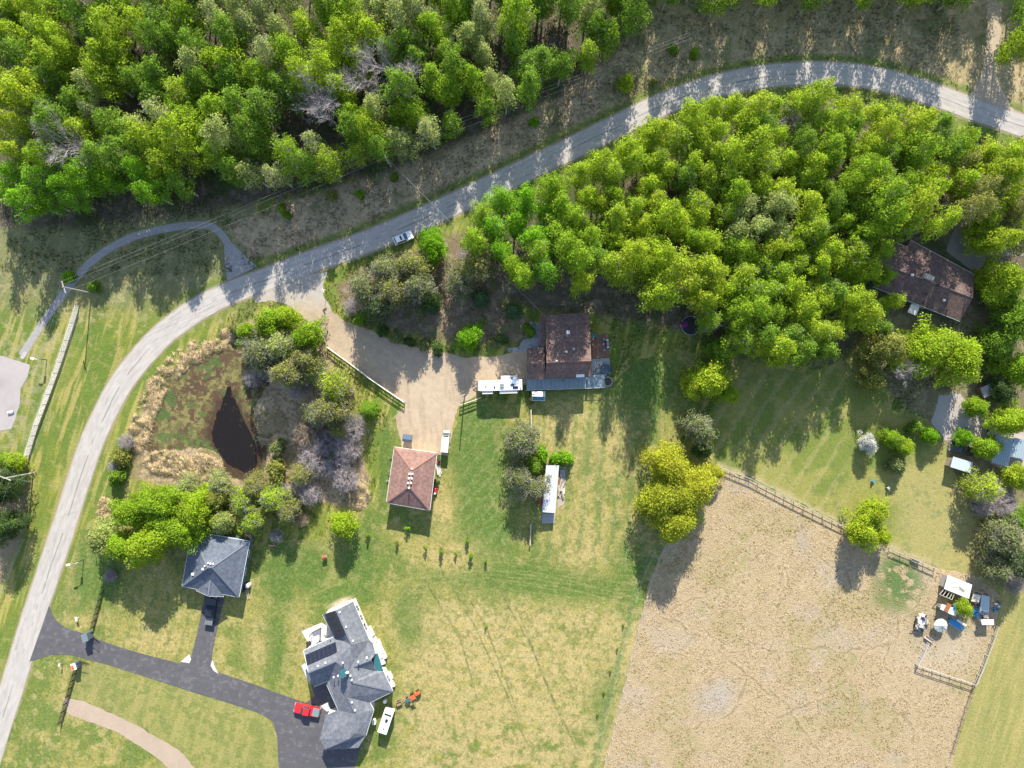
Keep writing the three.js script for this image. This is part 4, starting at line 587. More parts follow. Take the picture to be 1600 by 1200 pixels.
[[578, 508], [598, 517], [618, 527], [640, 534], [662, 540], [684, 545], [768, 535], [785, 530]].forEach(([x, y], i) => T('bush' + i % 4, x, y, 0.62 + 0.1 * (i % 3), i % 2 ? 'dark' : 'greygreen', 'grey', 'hedge_bush', i < 6 ? `dark bush in the row along the driveway, ${ORD[i + 1]} from the road` : `dark bush below the garden spruce nearest the patio, ${i === 6 ? 'left' : 'right'} one`));
// round the pond
T('round0', 418, 508, 0.83, 'bright', 'grey', 'round_tree', 'bright green tree at the junction end of the pond thicket', 1.4);
T('round1', 478, 525, 0.86, 'bright', 'grey', 'round_tree', 'bright green tree beside the driveway mouth in the pond thicket', 1.4);
T('round2', 446, 497, 0.71, 'lime', 'grey', 'round_tree', 'lime tree between the two bright ones by the driveway mouth', 1.4);
T('round3', 385, 520, 0.63, 'bright', 'grey', 'round_tree', 'bright green tree on the pond side of the junction thicket', 1.4);
T('sparse0', 436, 545, 1.03, 'pale', 'grey', 'sparse_tree', 'pale twiggy tree in the middle of the pond thicket’s upper end', 1.4);
T('sparse1', 475, 560, 0.92, 'olive', 'grey', 'sparse_tree', 'olive twiggy tree below the driveway mouth in the pond thicket', 1.4);
T('round0', 462, 578, 0.42, 'lime', 'grey', 'round_tree', 'small lime tree left of the fence’s upper end');
T('sparse3', 405, 552, 1.15, 'greygreen', 'grey', 'sparse_tree', 'grey green twiggy tree closest above the pond water', 1.4);
T('sparse0', 445, 585, 1.09, 'olive', 'grey', 'sparse_tree', 'olive twiggy tree in the middle of the pond thicket’s lower half', 1.4);
T('sparse2', 492, 582, 0.8, 'pale', 'grey', 'sparse_tree', 'pale twiggy tree beside the white topped fence’s upper half');
T('sparse1', 495, 650, 0.9, 'greygreen', 'grey', 'sparse_tree', 'grey green twiggy tree at the upper end of the grey thicket');
T('sparse2', 530, 672, 0.7, 'olive', 'grey', 'sparse_tree', 'olive twiggy tree inside the grey thicket left of the garage');
T('sparse0', 470, 745, 0.8, 'olive', 'grey', 'sparse_tree', 'olive twiggy tree between the pond water and the grey thicket');
T('sparse1', 395, 760, 0.85, 'olive', 'grey', 'sparse_tree', 'olive twiggy tree below the pond’s lower tip');
T('sparse3', 340, 755, 0.75, 'pale', 'grey', 'sparse_tree', 'pale twiggy tree on the reeds below the pond');
T('twig0', 415, 572, 1.25, null, 'lilac', 'bare_shrub', 'leafless lilac shrub above the pond water, upper one');
T('twig1', 466, 602, 1.2, null, 'lilac', 'bare_shrub', 'leafless lilac shrub left of the yellow twiggy tree by the fence');
T('twig2', 395, 590, 0.9, null, 'lilac', 'bare_shrub', 'leafless lilac shrub close above the pond water');
T('sparse2', 520, 605, 0.98, 'yellow', 'grey', 'sparse_tree', 'yellow twiggy tree below the white topped fence', 1.4);
T('sparse3', 515, 640, 1.03, 'olive', 'grey', 'sparse_tree', 'olive twiggy tree left of the dark spruce by the fence', 1.4);
T('spruce1', 572, 640, 0.95, 'mid', 'brown', 'spruce_tree', 'green conifer below the lower end of the white topped fence');
T('twig3', 545, 612, 0.6, null, 'tan', 'bare_shrub', 'tan leafless shrub between the yellow tree and the fence');
[[505, 690, 'lilac'], [540, 700, 'lilac'], [490, 720, 'lilac'], [525, 730, 'dead'], [550, 668, 'lilac'], [478, 672, 'tan'], [540, 750, 'lilac']].forEach(([x, y, b], i) => T('twig' + i % 4, x, y, 1.15 + 0.14 * (i % 3), null, b, 'bare_shrub', `leafless shrub in the grey thicket left of the pink roofed garage, ${ORD[i + 1]} of seven`));
T('round1', 520, 712, 0.3, 'mid', 'grey', 'round_tree', 'small green tree inside the grey thicket by the garage');
T('bush0', 430, 735, 1.3, 'olive', 'grey', 'green_bush', 'olive bush on the garage side of the pond water');
T('bush1', 432, 700, 1.0, 'greygreen', 'grey', 'green_bush', 'grey green bush on the reeds right of the pond water');
T('sparse0', 425, 780, 0.95, 'lime', 'grey', 'sparse_tree', 'lime twiggy tree below the pond, nearest the slate garage');
T('sparse1', 450, 800, 0.85, 'olive', 'grey', 'sparse_tree', 'olive twiggy tree below the pond on the lawn side');
T('twig0', 482, 770, 1.15, null, 'lilac', 'bare_shrub', 'round leafless shrub below the pond, pale lilac');
T('twig2', 470, 812, 0.7, null, 'tan', 'bare_shrub', 'tan leafless shrub at the thicket’s lawn corner');
T('twig1', 432, 838, 0.65, null, 'dead', 'bare_shrub', 'pale leafless shrub on the lawn beside the slate garage roof');
T('round3', 412, 800, 0.5, 'olive', 'grey', 'round_tree', 'olive tree over the wood pile behind the slate garage');
T('round2', 535, 822, 0.78, 'lime', 'grey', 'round_tree', 'lime tree standing alone on the lawn below the grey thicket');
T('broad1', 205, 800, 0.8, 'bright', 'grey', 'broad_tree', 'bright tree at the upper left of the clump behind the slate garage');
T('broad2', 250, 788, 0.82, 'bright', 'grey', 'broad_tree', 'bright tree at the top middle of the clump behind the slate garage');
T('broad0', 230, 850, 0.92, 'lime', 'grey', 'broad_tree', 'large lime tree lowest in the clump behind the slate garage');
T('broad1', 285, 830, 0.8, 'bright', 'grey', 'broad_tree', 'bright tree of the clump nearest the slate garage roof corner');
T('broad2', 308, 795, 0.8, 'lime', 'grey', 'broad_tree', 'lime tree at the clump’s top right behind the slate garage');
T('round0', 158, 845, 0.95, 'pale', 'grey', 'round_tree', 'pale tree closest to the main road in the garage clump');
T('round1', 345, 815, 0.72, 'pale', 'grey', 'round_tree', 'pale tree leaning over the slate garage roof');
T('round2', 335, 780, 0.7, 'olive', 'grey', 'round_tree', 'olive tree between the pond reeds and the garage clump');
T('sparse3', 380, 785, 0.9, 'lime', 'grey', 'sparse_tree', 'lime twiggy tree above the slate garage’s far corner');
T('sparse2', 290, 760, 0.7, 'pale', 'grey', 'sparse_tree', 'pale twiggy tree on the reeds above the garage clump');
T('broad2', 195, 852, 0.72, 'bright', 'grey', 'broad_tree', 'bright tree between the pale roadside tree and the large lime one');
T('broad0', 262, 818, 0.74, 'bright', 'grey', 'broad_tree', 'bright tree in the very middle of the clump behind the slate garage');
T('sparse1', 395, 812, 0.85, 'lime', 'grey', 'sparse_tree', 'lime twiggy tree right beside the scrap wood behind the slate house');
T('twig2', 448, 772, 0.95, null, 'dead', 'bare_shrub', 'pale leafless shrub among the lime twiggy trees below the pond');
T('twig3', 172, 900, 0.6, null, 'lilac', 'bare_shrub', 'small lilac shrub below the garage clump in the lawn');
T('bush2', 185, 715, 1.15, 'olive', 'grey', 'green_bush', 'olive bush at the roadside left of the dry reeds');
T('bush3', 180, 745, 1.0, 'mid', 'grey', 'green_bush', 'mid green bush at the roadside above the garage clump');
T('twig0', 196, 690, 0.75, null, 'lilac', 'bare_shrub', 'leafless grey shrub on the reed bank beside the road bend');
T('twig2', 178, 728, 0.6, null, 'lilac', 'bare_shrub', 'leafless grey shrub between the two roadside bushes');
T('bush0', 365, 515, 0.7, 'greygreen', 'grey', 'green_bush', 'grey green bush at the reed bank’s upper tip by the road');
// left edge
T('round3', 22, 722, 0.55, 'lime', 'grey', 'round_tree', 'small lime tree at the photo’s left edge by the power pole');
T('broad0', -4, 765, 0.75, 'dark', 'grey', 'broad_tree', 'dark tree at the left edge just below the power pole');
T('broad2', 4, 825, 0.7, 'dark', 'grey', 'broad_tree', 'dark tree at the left edge, lower of two beside the sandy strip');
T('round0', 4, 722, 0.5, 'mid', 'grey', 'round_tree', 'mid green tree left of the small lime one at the left edge');
T('bush1', 106, 433, 0.8, 'vivid', 'grey', 'green_bush', 'green bush at the foot of the tall pole by the footpath');
T('bush2', 144, 447, 0.75, 'mid', 'grey', 'green_bush', 'green bush at the pole’s foot on the road side');
T('round2', 978, 128, 0.5, 'yellow', 'grey', 'round_tree', 'yellow green young tree standing alone on the upper road verge');
[[616, 276], [562, 302], [518, 305], [440, 325], [446, 335], [835, 190], [1020, 128], [1085, 82], [1052, 76]].forEach(([x, y], i) => T('bush' + i % 4, x, y, 0.5 + 0.08 * (i % 3), ['mid', 'vivid', 'olive', 'bright'][i % 4], 'grey', 'green_bush', `low bush on the dry upper verge, ${ORD[i + 1]} of nine`));
T('bush3', 830, 625, 0.4, 'olive', 'grey', 'green_bush', 'small bush beside the greenhouse path');
// round the open shed
T('sparse0', 818, 690, 1.12, 'greygreen', 'grey', 'sparse_tree', 'grey green twiggy tree at the top of the open shed’s thicket');
T('twig1', 805, 690, 0.9, null, 'lilac', 'bare_shrub', 'leafless grey shrub left of the walkway fence end');
T('twig3', 806, 727, 0.6, null, 'tan', 'bare_shrub', 'brown leafless shrub in the thicket left of the open shed');
T('round1', 836, 730, 0.5, 'mid', 'grey', 'round_tree', 'mid green tree between the brown shrub and the open shed');
T('sparse2', 812, 750, 0.95, 'greygreen', 'grey', 'sparse_tree', 'grey green tree lowest left in the open shed’s thicket');
T('sparse3', 834, 762, 0.9, 'greygreen', 'grey', 'sparse_tree', 'grey green tree touching the open shed’s white roof');
T('bush0', 847, 711, 0.95, 'vivid', 'grey', 'green_bush', 'vivid green bush above the open shed, left one');
T('bush1', 868, 716, 0.85, 'vivid', 'grey', 'green_bush', 'vivid green bush above the open shed, middle one');
T('bush2', 885, 717, 0.9, 'vivid', 'grey', 'green_bush', 'vivid green bush above the open shed, right one');
T('round3', 1507, 950, 0.5, 'lime', 'grey', 'round_tree', 'lime tree growing among the junk yard roofs');
// planted rows
[[574, 838, 1], [620, 849, 1], [636, 826, 1.05], [665, 857, 1.1], [689, 862, 1.1], [712, 866, 0.9], [730, 845, 1], [735, 869, 1.25], [759, 878, 0.75]].forEach(([x, y, s], i) => tree('sapling' + i % 2, x, y, s, i === 2 || i === 7 ? L.vivid : L.mid, B.brown, 'young_tree', ['sapling left of the garage shadow', 'dark sapling below the garage shadow, left one', 'bright sapling inside the garage shadow', 'sapling below the garage’s right corner', 'sapling second after the garage’s right corner', 'thin sapling between its row and the gap', 'dark sapling set above its neighbours in the row', 'largest bright sapling near the end of the row', 'smallest sapling at the row’s far right end'][i], 'sapling', 'saplings planted below the pink roofed garage'));
[[974, 977], [965, 1014], [954, 1049], [944, 1082], [934, 1117]].forEach(([x, y], i) => tree('shoot0', x, y, 1.1, L.mid, B.brown, 'young_tree', `tiny sapling along the pasture edge, ${ORD[i + 1]} from the top`, 'sapling', 'tiny saplings along the pasture edge'));
tree('shoot0', 759, 980, 1.2, L.mid, B.brown, 'young_tree', 'tiny lone sapling in the open dry lawn', 'sapling');
// ---------------------------------------------------------------- buildings
const up = (q) => { const n = V(0, 0, 0); for (let i = 0; i < q.length; i++) { const a = q[i], b = q[(i + 1) % q.length]; n.x += (a.y - b.y) * (a.z + b.z); n.y += (a.z - b.z) * (a.x + b.x); n.z += (a.x - b.x) * (a.y + b.y); } n.normalize(); return n; };
const face = (q) => up(q).y < 0 ? q.slice().reverse() : q;
function planeAt(q) { const n = up(face(q)); return (gx, gy) => { const C = V(0, H, 0), g = W(gx, gy), d = g.clone().sub(C), t = n.dot(q[0].clone().sub(C)) / n.dot(d); return { p: C.addScaledVector(d, t), n }; }; }
function roofGeo(facets, th = 0.2) {
  const p = [], n = [], uv = [];
  for (let q of facets) {
    q = face(q); const nn = up(q), e = V(0, 1, 0).cross(nn); if (e.length() < 0.05) e.set(1, 0, 0); e.normalize(); const f = nn.clone().cross(e);
    const T = THREE.ShapeUtils.triangulateShape(q.map((a) => new THREE.Vector2(a.x, -a.z)), []);
    for (const t of T) { let [a, b, c] = t; const fn = q[b].clone().sub(q[a]).cross(q[c].clone().sub(q[a])).normalize(); if (fn.y < 0) { [b, c] = [c, b]; fn.negate(); } for (const k of [a, b, c]) { p.push(q[k].x, q[k].y, q[k].z); n.push(fn.x, fn.y, fn.z); uv.push(q[k].dot(e), q[k].dot(f)); } for (const k of [a, c, b]) { p.push(q[k].x, q[k].y - th, q[k].z); n.push(-fn.x, -fn.y, -fn.z); uv.push(0, 0); } }
    for (let i = 0; i < q.length; i++) { const a = q[i], b = q[(i + 1) % q.length], m = V(b.z - a.z, 0, a.x - b.x).normalize().negate(); const c = a.clone(), d = b.clone(); c.y -= th; d.y -= th; for (const k of [a, c, b, b, c, d]) { p.push(k.x, k.y, k.z); n.push(m.x, m.y, m.z); uv.push(0, 0); } }
  }
  return geo(p, n, uv);
}
function inset(pts, d) {
  let A = 0; for (let i = 0; i < pts.length; i++) { const a = pts[i], b = pts[(i + 1) % pts.length]; A += a.x * b.z - b.x * a.z; } const s = A > 0 ? 1 : -1;
  return pts.map((b, i) => { const a = pts[(i + pts.length - 1) % pts.length], c = pts[(i + 1) % pts.length]; const u = V(b.x - a.x, 0, b.z - a.z).normalize(), v = V(c.x - b.x, 0, c.z - b.z).normalize(), n1 = V(-u.z, 0, u.x).multiplyScalar(s), n2 = V(-v.z, 0, v.x).multiplyScalar(s), m = n1.clone().add(n2).normalize(), k = d / Math.max(0.4, m.dot(n1)); return V(b.x + m.x * k, b.y, b.z + m.z * k); });
}
function house(name, label, cat, origin, outline, facets, o) {
  const org = G(...origin), t = thing(name, label, cat, org), loc = (a) => W(...a).sub(org);
  const F = facets.map((f) => f.map(loc)), out = outline.map(loc), w = inset(out, o.eave ?? 0.45), p = [], n = [], uv = [];
  let run = 0;
  for (let i = 0; i < w.length; i++) {
    const a = w[i], b = w[(i + 1) % w.length], L = Math.hypot(b.x - a.x, b.z - a.z), m = V(b.z - a.z, 0, a.x - b.x).normalize(), ya = a.y - 0.1, yb = b.y - 0.1;
    for (const [q, y, u] of [[a, 0, 0], [b, yb, L], [a, ya, 0], [a, 0, 0], [b, 0, L], [b, yb, L]]) { p.push(q.x, y, q.z); n.push(m.x, 0, m.z); uv.push(y, run + u); } run += L;
  }
  part('wall', geo(p, n, uv), o.wall, t);
  const roof = part('roof', roofGeo(F, o.th ?? 0.2), o.roof, t);
  const C = (a, b, wd = 0.28, hh = 0.05, dy = 0.03) => bar(a.clone().add(V(0, dy, 0)), b.clone().add(V(0, dy, 0)), wd, hh);
  if (o.caps) for (const [a, b] of o.caps) part('ridge_cap', C(loc(a), loc(b), 0.3, 0.06, 0.02), o.cap, roof);
  if (o.gutters) for (const [a, b] of o.gutters) part('gutter', C(loc(a), loc(b), 0.14, 0.14, -0.09), o.trim || M.white, roof);
  for (const [e, f, y, ww, hh, kind] of o.windows || []) addWindow(t, w[e], w[(e + 1) % w.length], f, y, ww, hh, kind);
  t.userData.loc = undefined; delete t.userData.loc;
  return { t, roof, loc, F, w, org, on: (k) => { const f = planeAt(facets[k].map((a) => W(...a))); return (gx, gy) => { const r = f(gx, gy); return { p: r.p.sub(org), n: r.n }; }; } };
}
function addWindow(t, a, b, f, y, w, h, kind) {
  const d = V(b.x - a.x, 0, b.z - a.z), L = d.length(); d.normalize(); const c = V(lerp(a.x, b.x, f), y, lerp(a.z, b.z, f)), ry = Math.atan2(-d.z, d.x), nm = kind || 'window';
  const g = new THREE.Group(); g.name = nm; g.position.copy(c); g.rotation.y = ry; t.add(g);
  if (nm === 'window') { part('frame', [bx(w + 0.16, 0.08, 0.14, 0, h / 2 + 0.04, 0), bx(w + 0.16, 0.08, 0.14, 0, -h / 2 - 0.04, 0), bx(0.08, h, 0.14, -w / 2 - 0.04, 0, 0), bx(0.08, h, 0.14, w / 2 + 0.04, 0, 0), bx(0.05, h, 0.12, 0, 0, 0)], M.white, g); part('pane', bx(w, h, 0.06), M.glass, g); part('sill', bx(w + 0.24, 0.05, 0.22, 0, -h / 2 - 0.11, 0), M.white, g); }
  else { part('leaf', bx(w, h, 0.10), kind === 'garage_door' ? M.offwhite : M.woodDark, g); part('frame', [bx(w + 0.2, 0.1, 0.14, 0, h / 2 + 0.05, 0), bx(0.1, h, 0.14, -w / 2 - 0.05, 0, 0), bx(0.1, h, 0.14, w / 2 + 0.05, 0, 0)], M.white, g); }
}
function vent(parent, at, size = 0.42, mat = M.white, hgt = 0.3) { const { p } = at; const g = part('roof_vent', [bx(size * 0.7, hgt, size * 0.7, p.x, p.y + hgt / 2 - 0.05, p.z), rbx(size, 0.1, size, 0.03, p.x, p.y + hgt, p.z)], mat, parent); return g; }
function pipe(parent, at, hgt = 0.6, r = 0.07, mat = M.dark) { const { p } = at; return part('vent_pipe', [cyl(r, r, hgt, p.x, p.y + hgt / 2 - 0.08, p.z, 8), cyl(r * 1.9, r * 1.9, 0.05, p.x, p.y + 0.02, p.z, 8)], mat, parent); }
const scl = (ox, oy, k) => (x, y, h) => h === undefined ? [ox + x / k, oy + y / k] : [ox + x / k, oy + y / k, h];
const zA = scl(450, 920, 7.619), zB = scl(440, 1020, 6.667), zC = scl(270, 820, 6.665), zD = scl(590, 670, 7.058), zE = scl(790, 480, 7.5), zF = scl(1360, 340, 6.665), zG = scl(720, 570, 10.907), zJ = scl(1400, 870, 8), zK = scl(1440, 620, 8.57), zS = scl(780, 660, 6);

{ // pink roofed garage
  const e = 3.7, r = 5.9, TL = zD(185, 200, e), TR = zD(655, 268, e), BR = zD(575, 900, e), BL = zD(95, 815, e), N = zD(378, 455, r), So = zD(348, 632, r);
  const b = house('hip_roof_garage', 'large garage with a pink brown hipped roof at the end of the gravel driveway', 'garage', [645, 748], [TL, TR, BR, BL], [[TL, TR, N], [TR, BR, So, N], [BR, BL, So], [BL, TL, N, So]], { roof: M.roofPink, wall: M.siding, eave: 0.5, cap: M.capPink, caps: [[TL, N], [TR, N], [BR, So], [BL, So], [N, So]], gutters: [[TL, TR], [BL, BR], [TR, BR], [TL, BL]], windows: [[1, 0.3, 1.6, 1.2, 1], [1, 0.75, 1.6, 1.2, 1], [3, 0.5, 1.6, 1.2, 1], [0, 0.3, 1.45, 3.2, 2.7, 'garage_door'], [0, 0.72, 1.45, 3.2, 2.7, 'garage_door']] });
  const w = b.on(3), ea = b.on(1), so = b.on(2); for (const y of [495, 545, 595]) { vent(b.roof, w(...zD(354 - (y - 495) * 0.16, y)), 0.4); vent(b.roof, ea(...zD(386 - (y - 495) * 0.16, y)), 0.4); } vent(b.roof, so(...zD(347, 650)), 0.36); vent(b.roof, b.on(0)(...zD(378, 440)), 0.3);
}
{ // slate house beside the asphalt driveway
  const e = 3.3, r = 6.3, TL = zC(195, 68, e), TR = zC(798, 172, e), BR = zC(690, 755, e), BL = zC(95, 640, e), P1 = zC(365, 444, r), P2 = zC(410, 441, r), g0 = zC(390, 575, 4.85), g1 = zC(244, 684, 3.40), g2 = zC(528, 748, 3.40), gf = zC(368, 742, 4.75);
  const b = house('slate_roof_house', 'slate blue hipped roof garage house between the lime trees and the asphalt driveway', 'house', [337, 885], [TL, TR, BR, BL], [[TL, TR, P2, P1], [TR, BR, P2], [BR, BL, P1, P2], [BL, TL, P1], [g1, g0, gf], [g0, g2, gf]], { roof: M.roofNavy, wall: M.sidingBlue, eave: 0.4, cap: M.capSlate, caps: [[TL, P1], [TR, P2], [BR, P2], [BL, P1], [P1, P2], [g0, gf]], gutters: [[TL, TR], [TR, BR], [BL, TL], [g1, gf], [gf, g2], [BL, BR]], windows: [[1, 0.25, 1.7, 1.4, 1.1], [1, 0.6, 1.7, 1.4, 1.1], [2, 0.5, 1.35, 4.6, 2.4, 'garage_door']] });
  const nn = b.on(0), w = b.on(3), gg = b.on(4); for (const [x, y] of [[372, 395], [398, 402], [425, 405]]) vent(b.roof, nn(...zC(x, y)), 0.34); vent(b.roof, w(...zC(318, 458)), 0.45); vent(b.roof, w(...zC(338, 425)), 0.3); vent(b.roof, w(...zC(215, 510)), 0.55); pipe(b.roof, gg(...zC(360, 660)), 0.8, 0.05); part('gable_wall', quads([[W(...zC(262, 688, 3.25)).sub(b.org), W(...zC(510, 742, 3.25)).sub(b.org), W(...zC(369, 734, 4.6)).sub(b.org)]]), M.sidingBlue, b.t);
}
{ // brown roofed two storey house at the end of the driveway
  const a = zE(465, 90, 3.3), c = zE(985, 65, 3.3), d = zE(1003, 622, 6.5), f = zE(480, 645, 6.5), s1 = zE(970, 817, 4.0), s2 = zE(462, 836, 4.0);
  const b = house('two_storey_house', 'brown roofed house with blue grey deck beside the white trailer', 'house', [884, 545], [a, c, d, s1, s2, f], [[a, c, d, f], [f, d, s1, s2]], { roof: M.roofBrown, wall: M.sidingTan, eave: 0.45, cap: M.capBrown, caps: [[f, d]], gutters: [[a, c], [s1, s2]], trim: M.woodDark, windows: [[0, 0.25, 1.6, 1.4, 1.1], [0, 0.7, 1.6, 1.4, 1.1], [3, 0.3, 1.6, 1.8, 1.4], [3, 0.7, 1.6, 1.8, 1.4]] });
  const nn = b.on(0), so = b.on(1); vent(b.roof, nn(...zE(732, 296)), 0.75, M.white, 0.3); vent(b.roof, nn(...zE(712, 522)), 0.42); vent(b.roof, nn(...zE(600, 628)), 0.34); { const q = nn(...zE(792, 494)).p; part('chimney', [cyl(0.16, 0.16, 1.5, q.x, q.y + 0.65, q.z), cyl(0.26, 0.2, 0.16, q.x, q.y + 1.46, q.z)], M.metal, b.roof); }
  { const q = so(...zE(875, 800)), g = bx(1.75, 0.16, 0.75, q.p.x, q.p.y + 0.08, q.p.z, 0.04); part('skylight', g, M.white, b.roof); }
  // wing with the garage door, lower roof
  const g0 = zE(256, 480, 3.0), g1 = zE(446, 470, 3.0), g2 = zE(462, 655, 4.3), g3 = zE(258, 662, 4.3), g4 = zE(462, 842, 3.0), g5 = zE(265, 850, 3.0), loc = b.loc;
  part('wing_roof', roofGeo([[g0, g1, g2, g3].map(loc), [g3, g2, g4, g5].map(loc)]), M.roofBrown, b.t); pipe(b.t, { p: (() => { const q = planeAt([g3, g2, g4, g5].map((x) => W(...x)))(...zE(335, 692)).p; return q.sub(b.org); })() }, 0.5, 0.1, M.black);
  const ww = inset([g0, g1, g2, g4, g5, g3].map(loc), 0.35), wq = []; for (let i = 0; i < ww.length; i++) { const x = ww[i], y = ww[(i + 1) % ww.length]; wq.push([V(x.x, 0, x.z), V(y.x, 0, y.z), V(y.x, y.y - 0.1, y.z), V(x.x, x.y - 0.1, x.z)]); } part('wing_wall', quads(wq), M.sidingTan, b.t);
  part('side_roof', roofGeo([[zE(404, 110, 2.5), zE(462, 100, 3.0), zE(474, 660, 3.0), zE(440, 655, 2.5), zE(410, 470, 2.5)].map(loc)]), M.roofUmber, b.t);
  part('side_roof', roofGeo([[zE(978, 640, 3.2), zE(1004, 634, 3.2), zE(1000, 800, 3.1), zE(974, 812, 3.1)].map(loc)]), M.roofBrown, b.t);
  // deck along the lower side and its eastern end
  const deckTop = (poly, h, name, mat, th = 0.18) => { const q = poly.map((z) => W(z[0], z[1], h).sub(b.org)); return part(name, roofGeo([q], th), mat, b.t); };
  deckTop([zE(244, 835), zE(680, 828), zE(955, 815), zE(940, 955), zE(244, 978)], 0.75, 'deck', M.deckBlue);
  deckTop([zE(960, 800), zE(1160, 785), zE(1166, 946), zE(945, 958)], 0.7, 'deck', M.deckBlue);
  for (const [x, y] of [[250, 972], [420, 968], [600, 962], [780, 958], [940, 950], [1160, 940]]) { const q = W(...zE(x, y, 0)).sub(b.org); part('deck_post', bx(0.14, 1.6, 0.14, q.x, 0.8, q.z), M.woodGrey, b.t); }
  { const rail = (x0, y0, x1, y1) => part('deck_rail', bar(W(...zE(x0, y0, 1.6)).sub(b.org), W(...zE(x1, y1, 1.6)).sub(b.org), 0.1, 0.06), M.woodGrey, b.t); rail(250, 972, 940, 950); rail(940, 950, 1160, 940); }
  { const q = W(...zE(742, 856, 0.75)).sub(b.org); part('deck_step', [bx(1.9, 0.5, 0.85, q.x, 1.0, q.z), bx(0.2, 0.9, 0.9, q.x - 1.1, 1.15, q.z)], M.deckBlue, b.t); }
  deckTop([zE(1005, 335), zE(1205, 320), zE(1212, 585), zE(1012, 600)], 0.25, 'patio', M.deckRed); 
}
plain('concrete_patio', [zE(1012, 606), zE(1216, 595), zE(1230, 780), zE(1005, 795)], 0.07, [0.33, 0.34, 0.34], 0.14, bumpGravel, 0.01, 128);
plain('concrete_patio', [zE(285, 165), zE(405, 190), zE(420, 470), zE(255, 480), zE(250, 520), zE(25, 520), zE(20, 480), zE(150, 470), zE(205, 390), zE(290, 360)], 0.05, [0.30, 0.31, 0.32], 0.14, bumpGravel, 0.01, 128);
{ // hot tub, grill, patio things
  const t = thing('hot_tub', 'round dark blue covered hot tub on the concrete patio by the deck', 'hot tub', G(...zE(1170, 725))); part('shell', cyl(1.0, 1.05, 0.8, 0, 0.47, 0, 24), M.woodDark, t); part('cover', [cyl(1.1, 1.06, 0.12, 0, 0.93, 0, 24), bx(2.0, 0.03, 0.06, 0, 1.0, 0)], std(0.045, 0.075, 0.11, 0.6), t); part('step', bx(0.8, 0.3, 0.4, -0.2, 0.22, 1.25), M.woodGrey, t);
  const gr = thing('grill', 'dark gas grill on the red brown patio’s outer edge', 'grill', G(...zE(1188, 430)).setY(0.25), 0.1); part('cabinet', bx(0.55, 0.8, 1.1, 0, 0.45, 0), M.dark, gr); part('lid', rbx(0.6, 0.35, 0.9, 0.12, 0, 1.0, 0), M.grey, gr); part('side_shelf', [bx(0.5, 0.05, 0.4, 0, 0.88, 0.75), bx(0.5, 0.05, 0.4, 0, 0.88, -0.75)], M.metal, gr);
  const chairAt = (x, y, ry, label) => { const c = thing('patio_chair', label, 'chair', G(...zE(x, y)).setY(0.25), ry, 'chairs on the patio'); part('seat', bx(0.55, 0.06, 0.55, 0, 0.42, 0), M.grey, c); part('backrest', bx(0.55, 0.55, 0.06, 0, 0.72, -0.26), M.grey, c); for (const [a, d] of [[1, 1], [1, -1], [-1, 1], [-1, -1]]) part('leg', bx(0.05, 0.42, 0.05, a * 0.24, 0.21, d * 0.24), M.dark, c); };
  chairAt(1150, 378, 0.4, 'grey patio chair above the gas grill'); chairAt(1142, 435, 1.2, 'grey patio chair left of the gas grill'); chairAt(1150, 505, 2.4, 'grey patio chair below the gas grill');
  const tb = thing('patio_table', 'teal topped table at the patio’s house corner', 'table', G(...zE(1030, 338)).setY(0.25)); part('tabletop', rbx(1.3, 0.06, 0.8, 0.02, 0, 0.74, 0), M.teal, tb); for (const [a, d] of [[1, 1], [1, -1], [-1, 1], [-1, -1]]) part('leg', bx(0.06, 0.7, 0.06, a * 0.55, 0.36, d * 0.3), M.dark, tb);
  const fp = thing('stone_planter', 'round stone edged planting bed at the deck’s outer corner', 'planter', G(...zE(1195, 872))); for (let i = 0; i < 16; i++) { const a = i / 16 * 6.283; part('stone', rbx(0.4, 0.28, 0.26, 0.06, 0, 0, 0).rotateY(-a + 1.57).translate(Math.cos(a) * 1.0, 0.14, Math.sin(a) * 1.0), M.stone, fp); } part('soil', cyl(0.9, 0.9, 0.16, 0, 0.1, 0, 20), M.woodDark, fp);
  const tr = thing('trampoline', 'dark round trampoline lying in the shade at the wood’s edge', 'trampoline', G(1078, 509)); part('mat', cyl(1.9, 1.9, 0.03, 0, 0.8, 0, 28), M.black, tr); part('frame', new THREE.TorusGeometry(2.05, 0.06, 6, 32).rotateX(Math.PI / 2).translate(0, 0.82, 0), M.metal, tr); part('pad', new THREE.TorusGeometry(1.93, 0.13, 4, 32).scale(1, 1, 0.25).rotateX(Math.PI / 2).translate(0, 0.83, 0), std(0.02, 0.03, 0.07, 0.6), tr); for (let i = 0; i < 6; i++) { const a = i / 6 * 6.283; part('leg', bx(0.07, 0.8, 0.07, Math.cos(a) * 2, 0.4, Math.sin(a) * 2), M.metal, tr); }
  const ps = thing('play_house', 'small purple play house beside the dark trampoline', 'play house', G(1067, 508)); part('wall', bx(1.0, 1.0, 1.0, 0, 0.5, 0, 0.5), M.cream, ps); part('roof', roofGeo([[V(-0.7, 1, -0.7), V(0.7, 1, -0.7), V(0.7, 1.45, 0), V(-0.7, 1.45, 0)], [V(-0.7, 1.45, 0), V(0.7, 1.45, 0), V(0.7, 1, 0.7), V(-0.7, 1, 0.7)]], 0.06).rotateY(0.5), M.purple, ps);
}
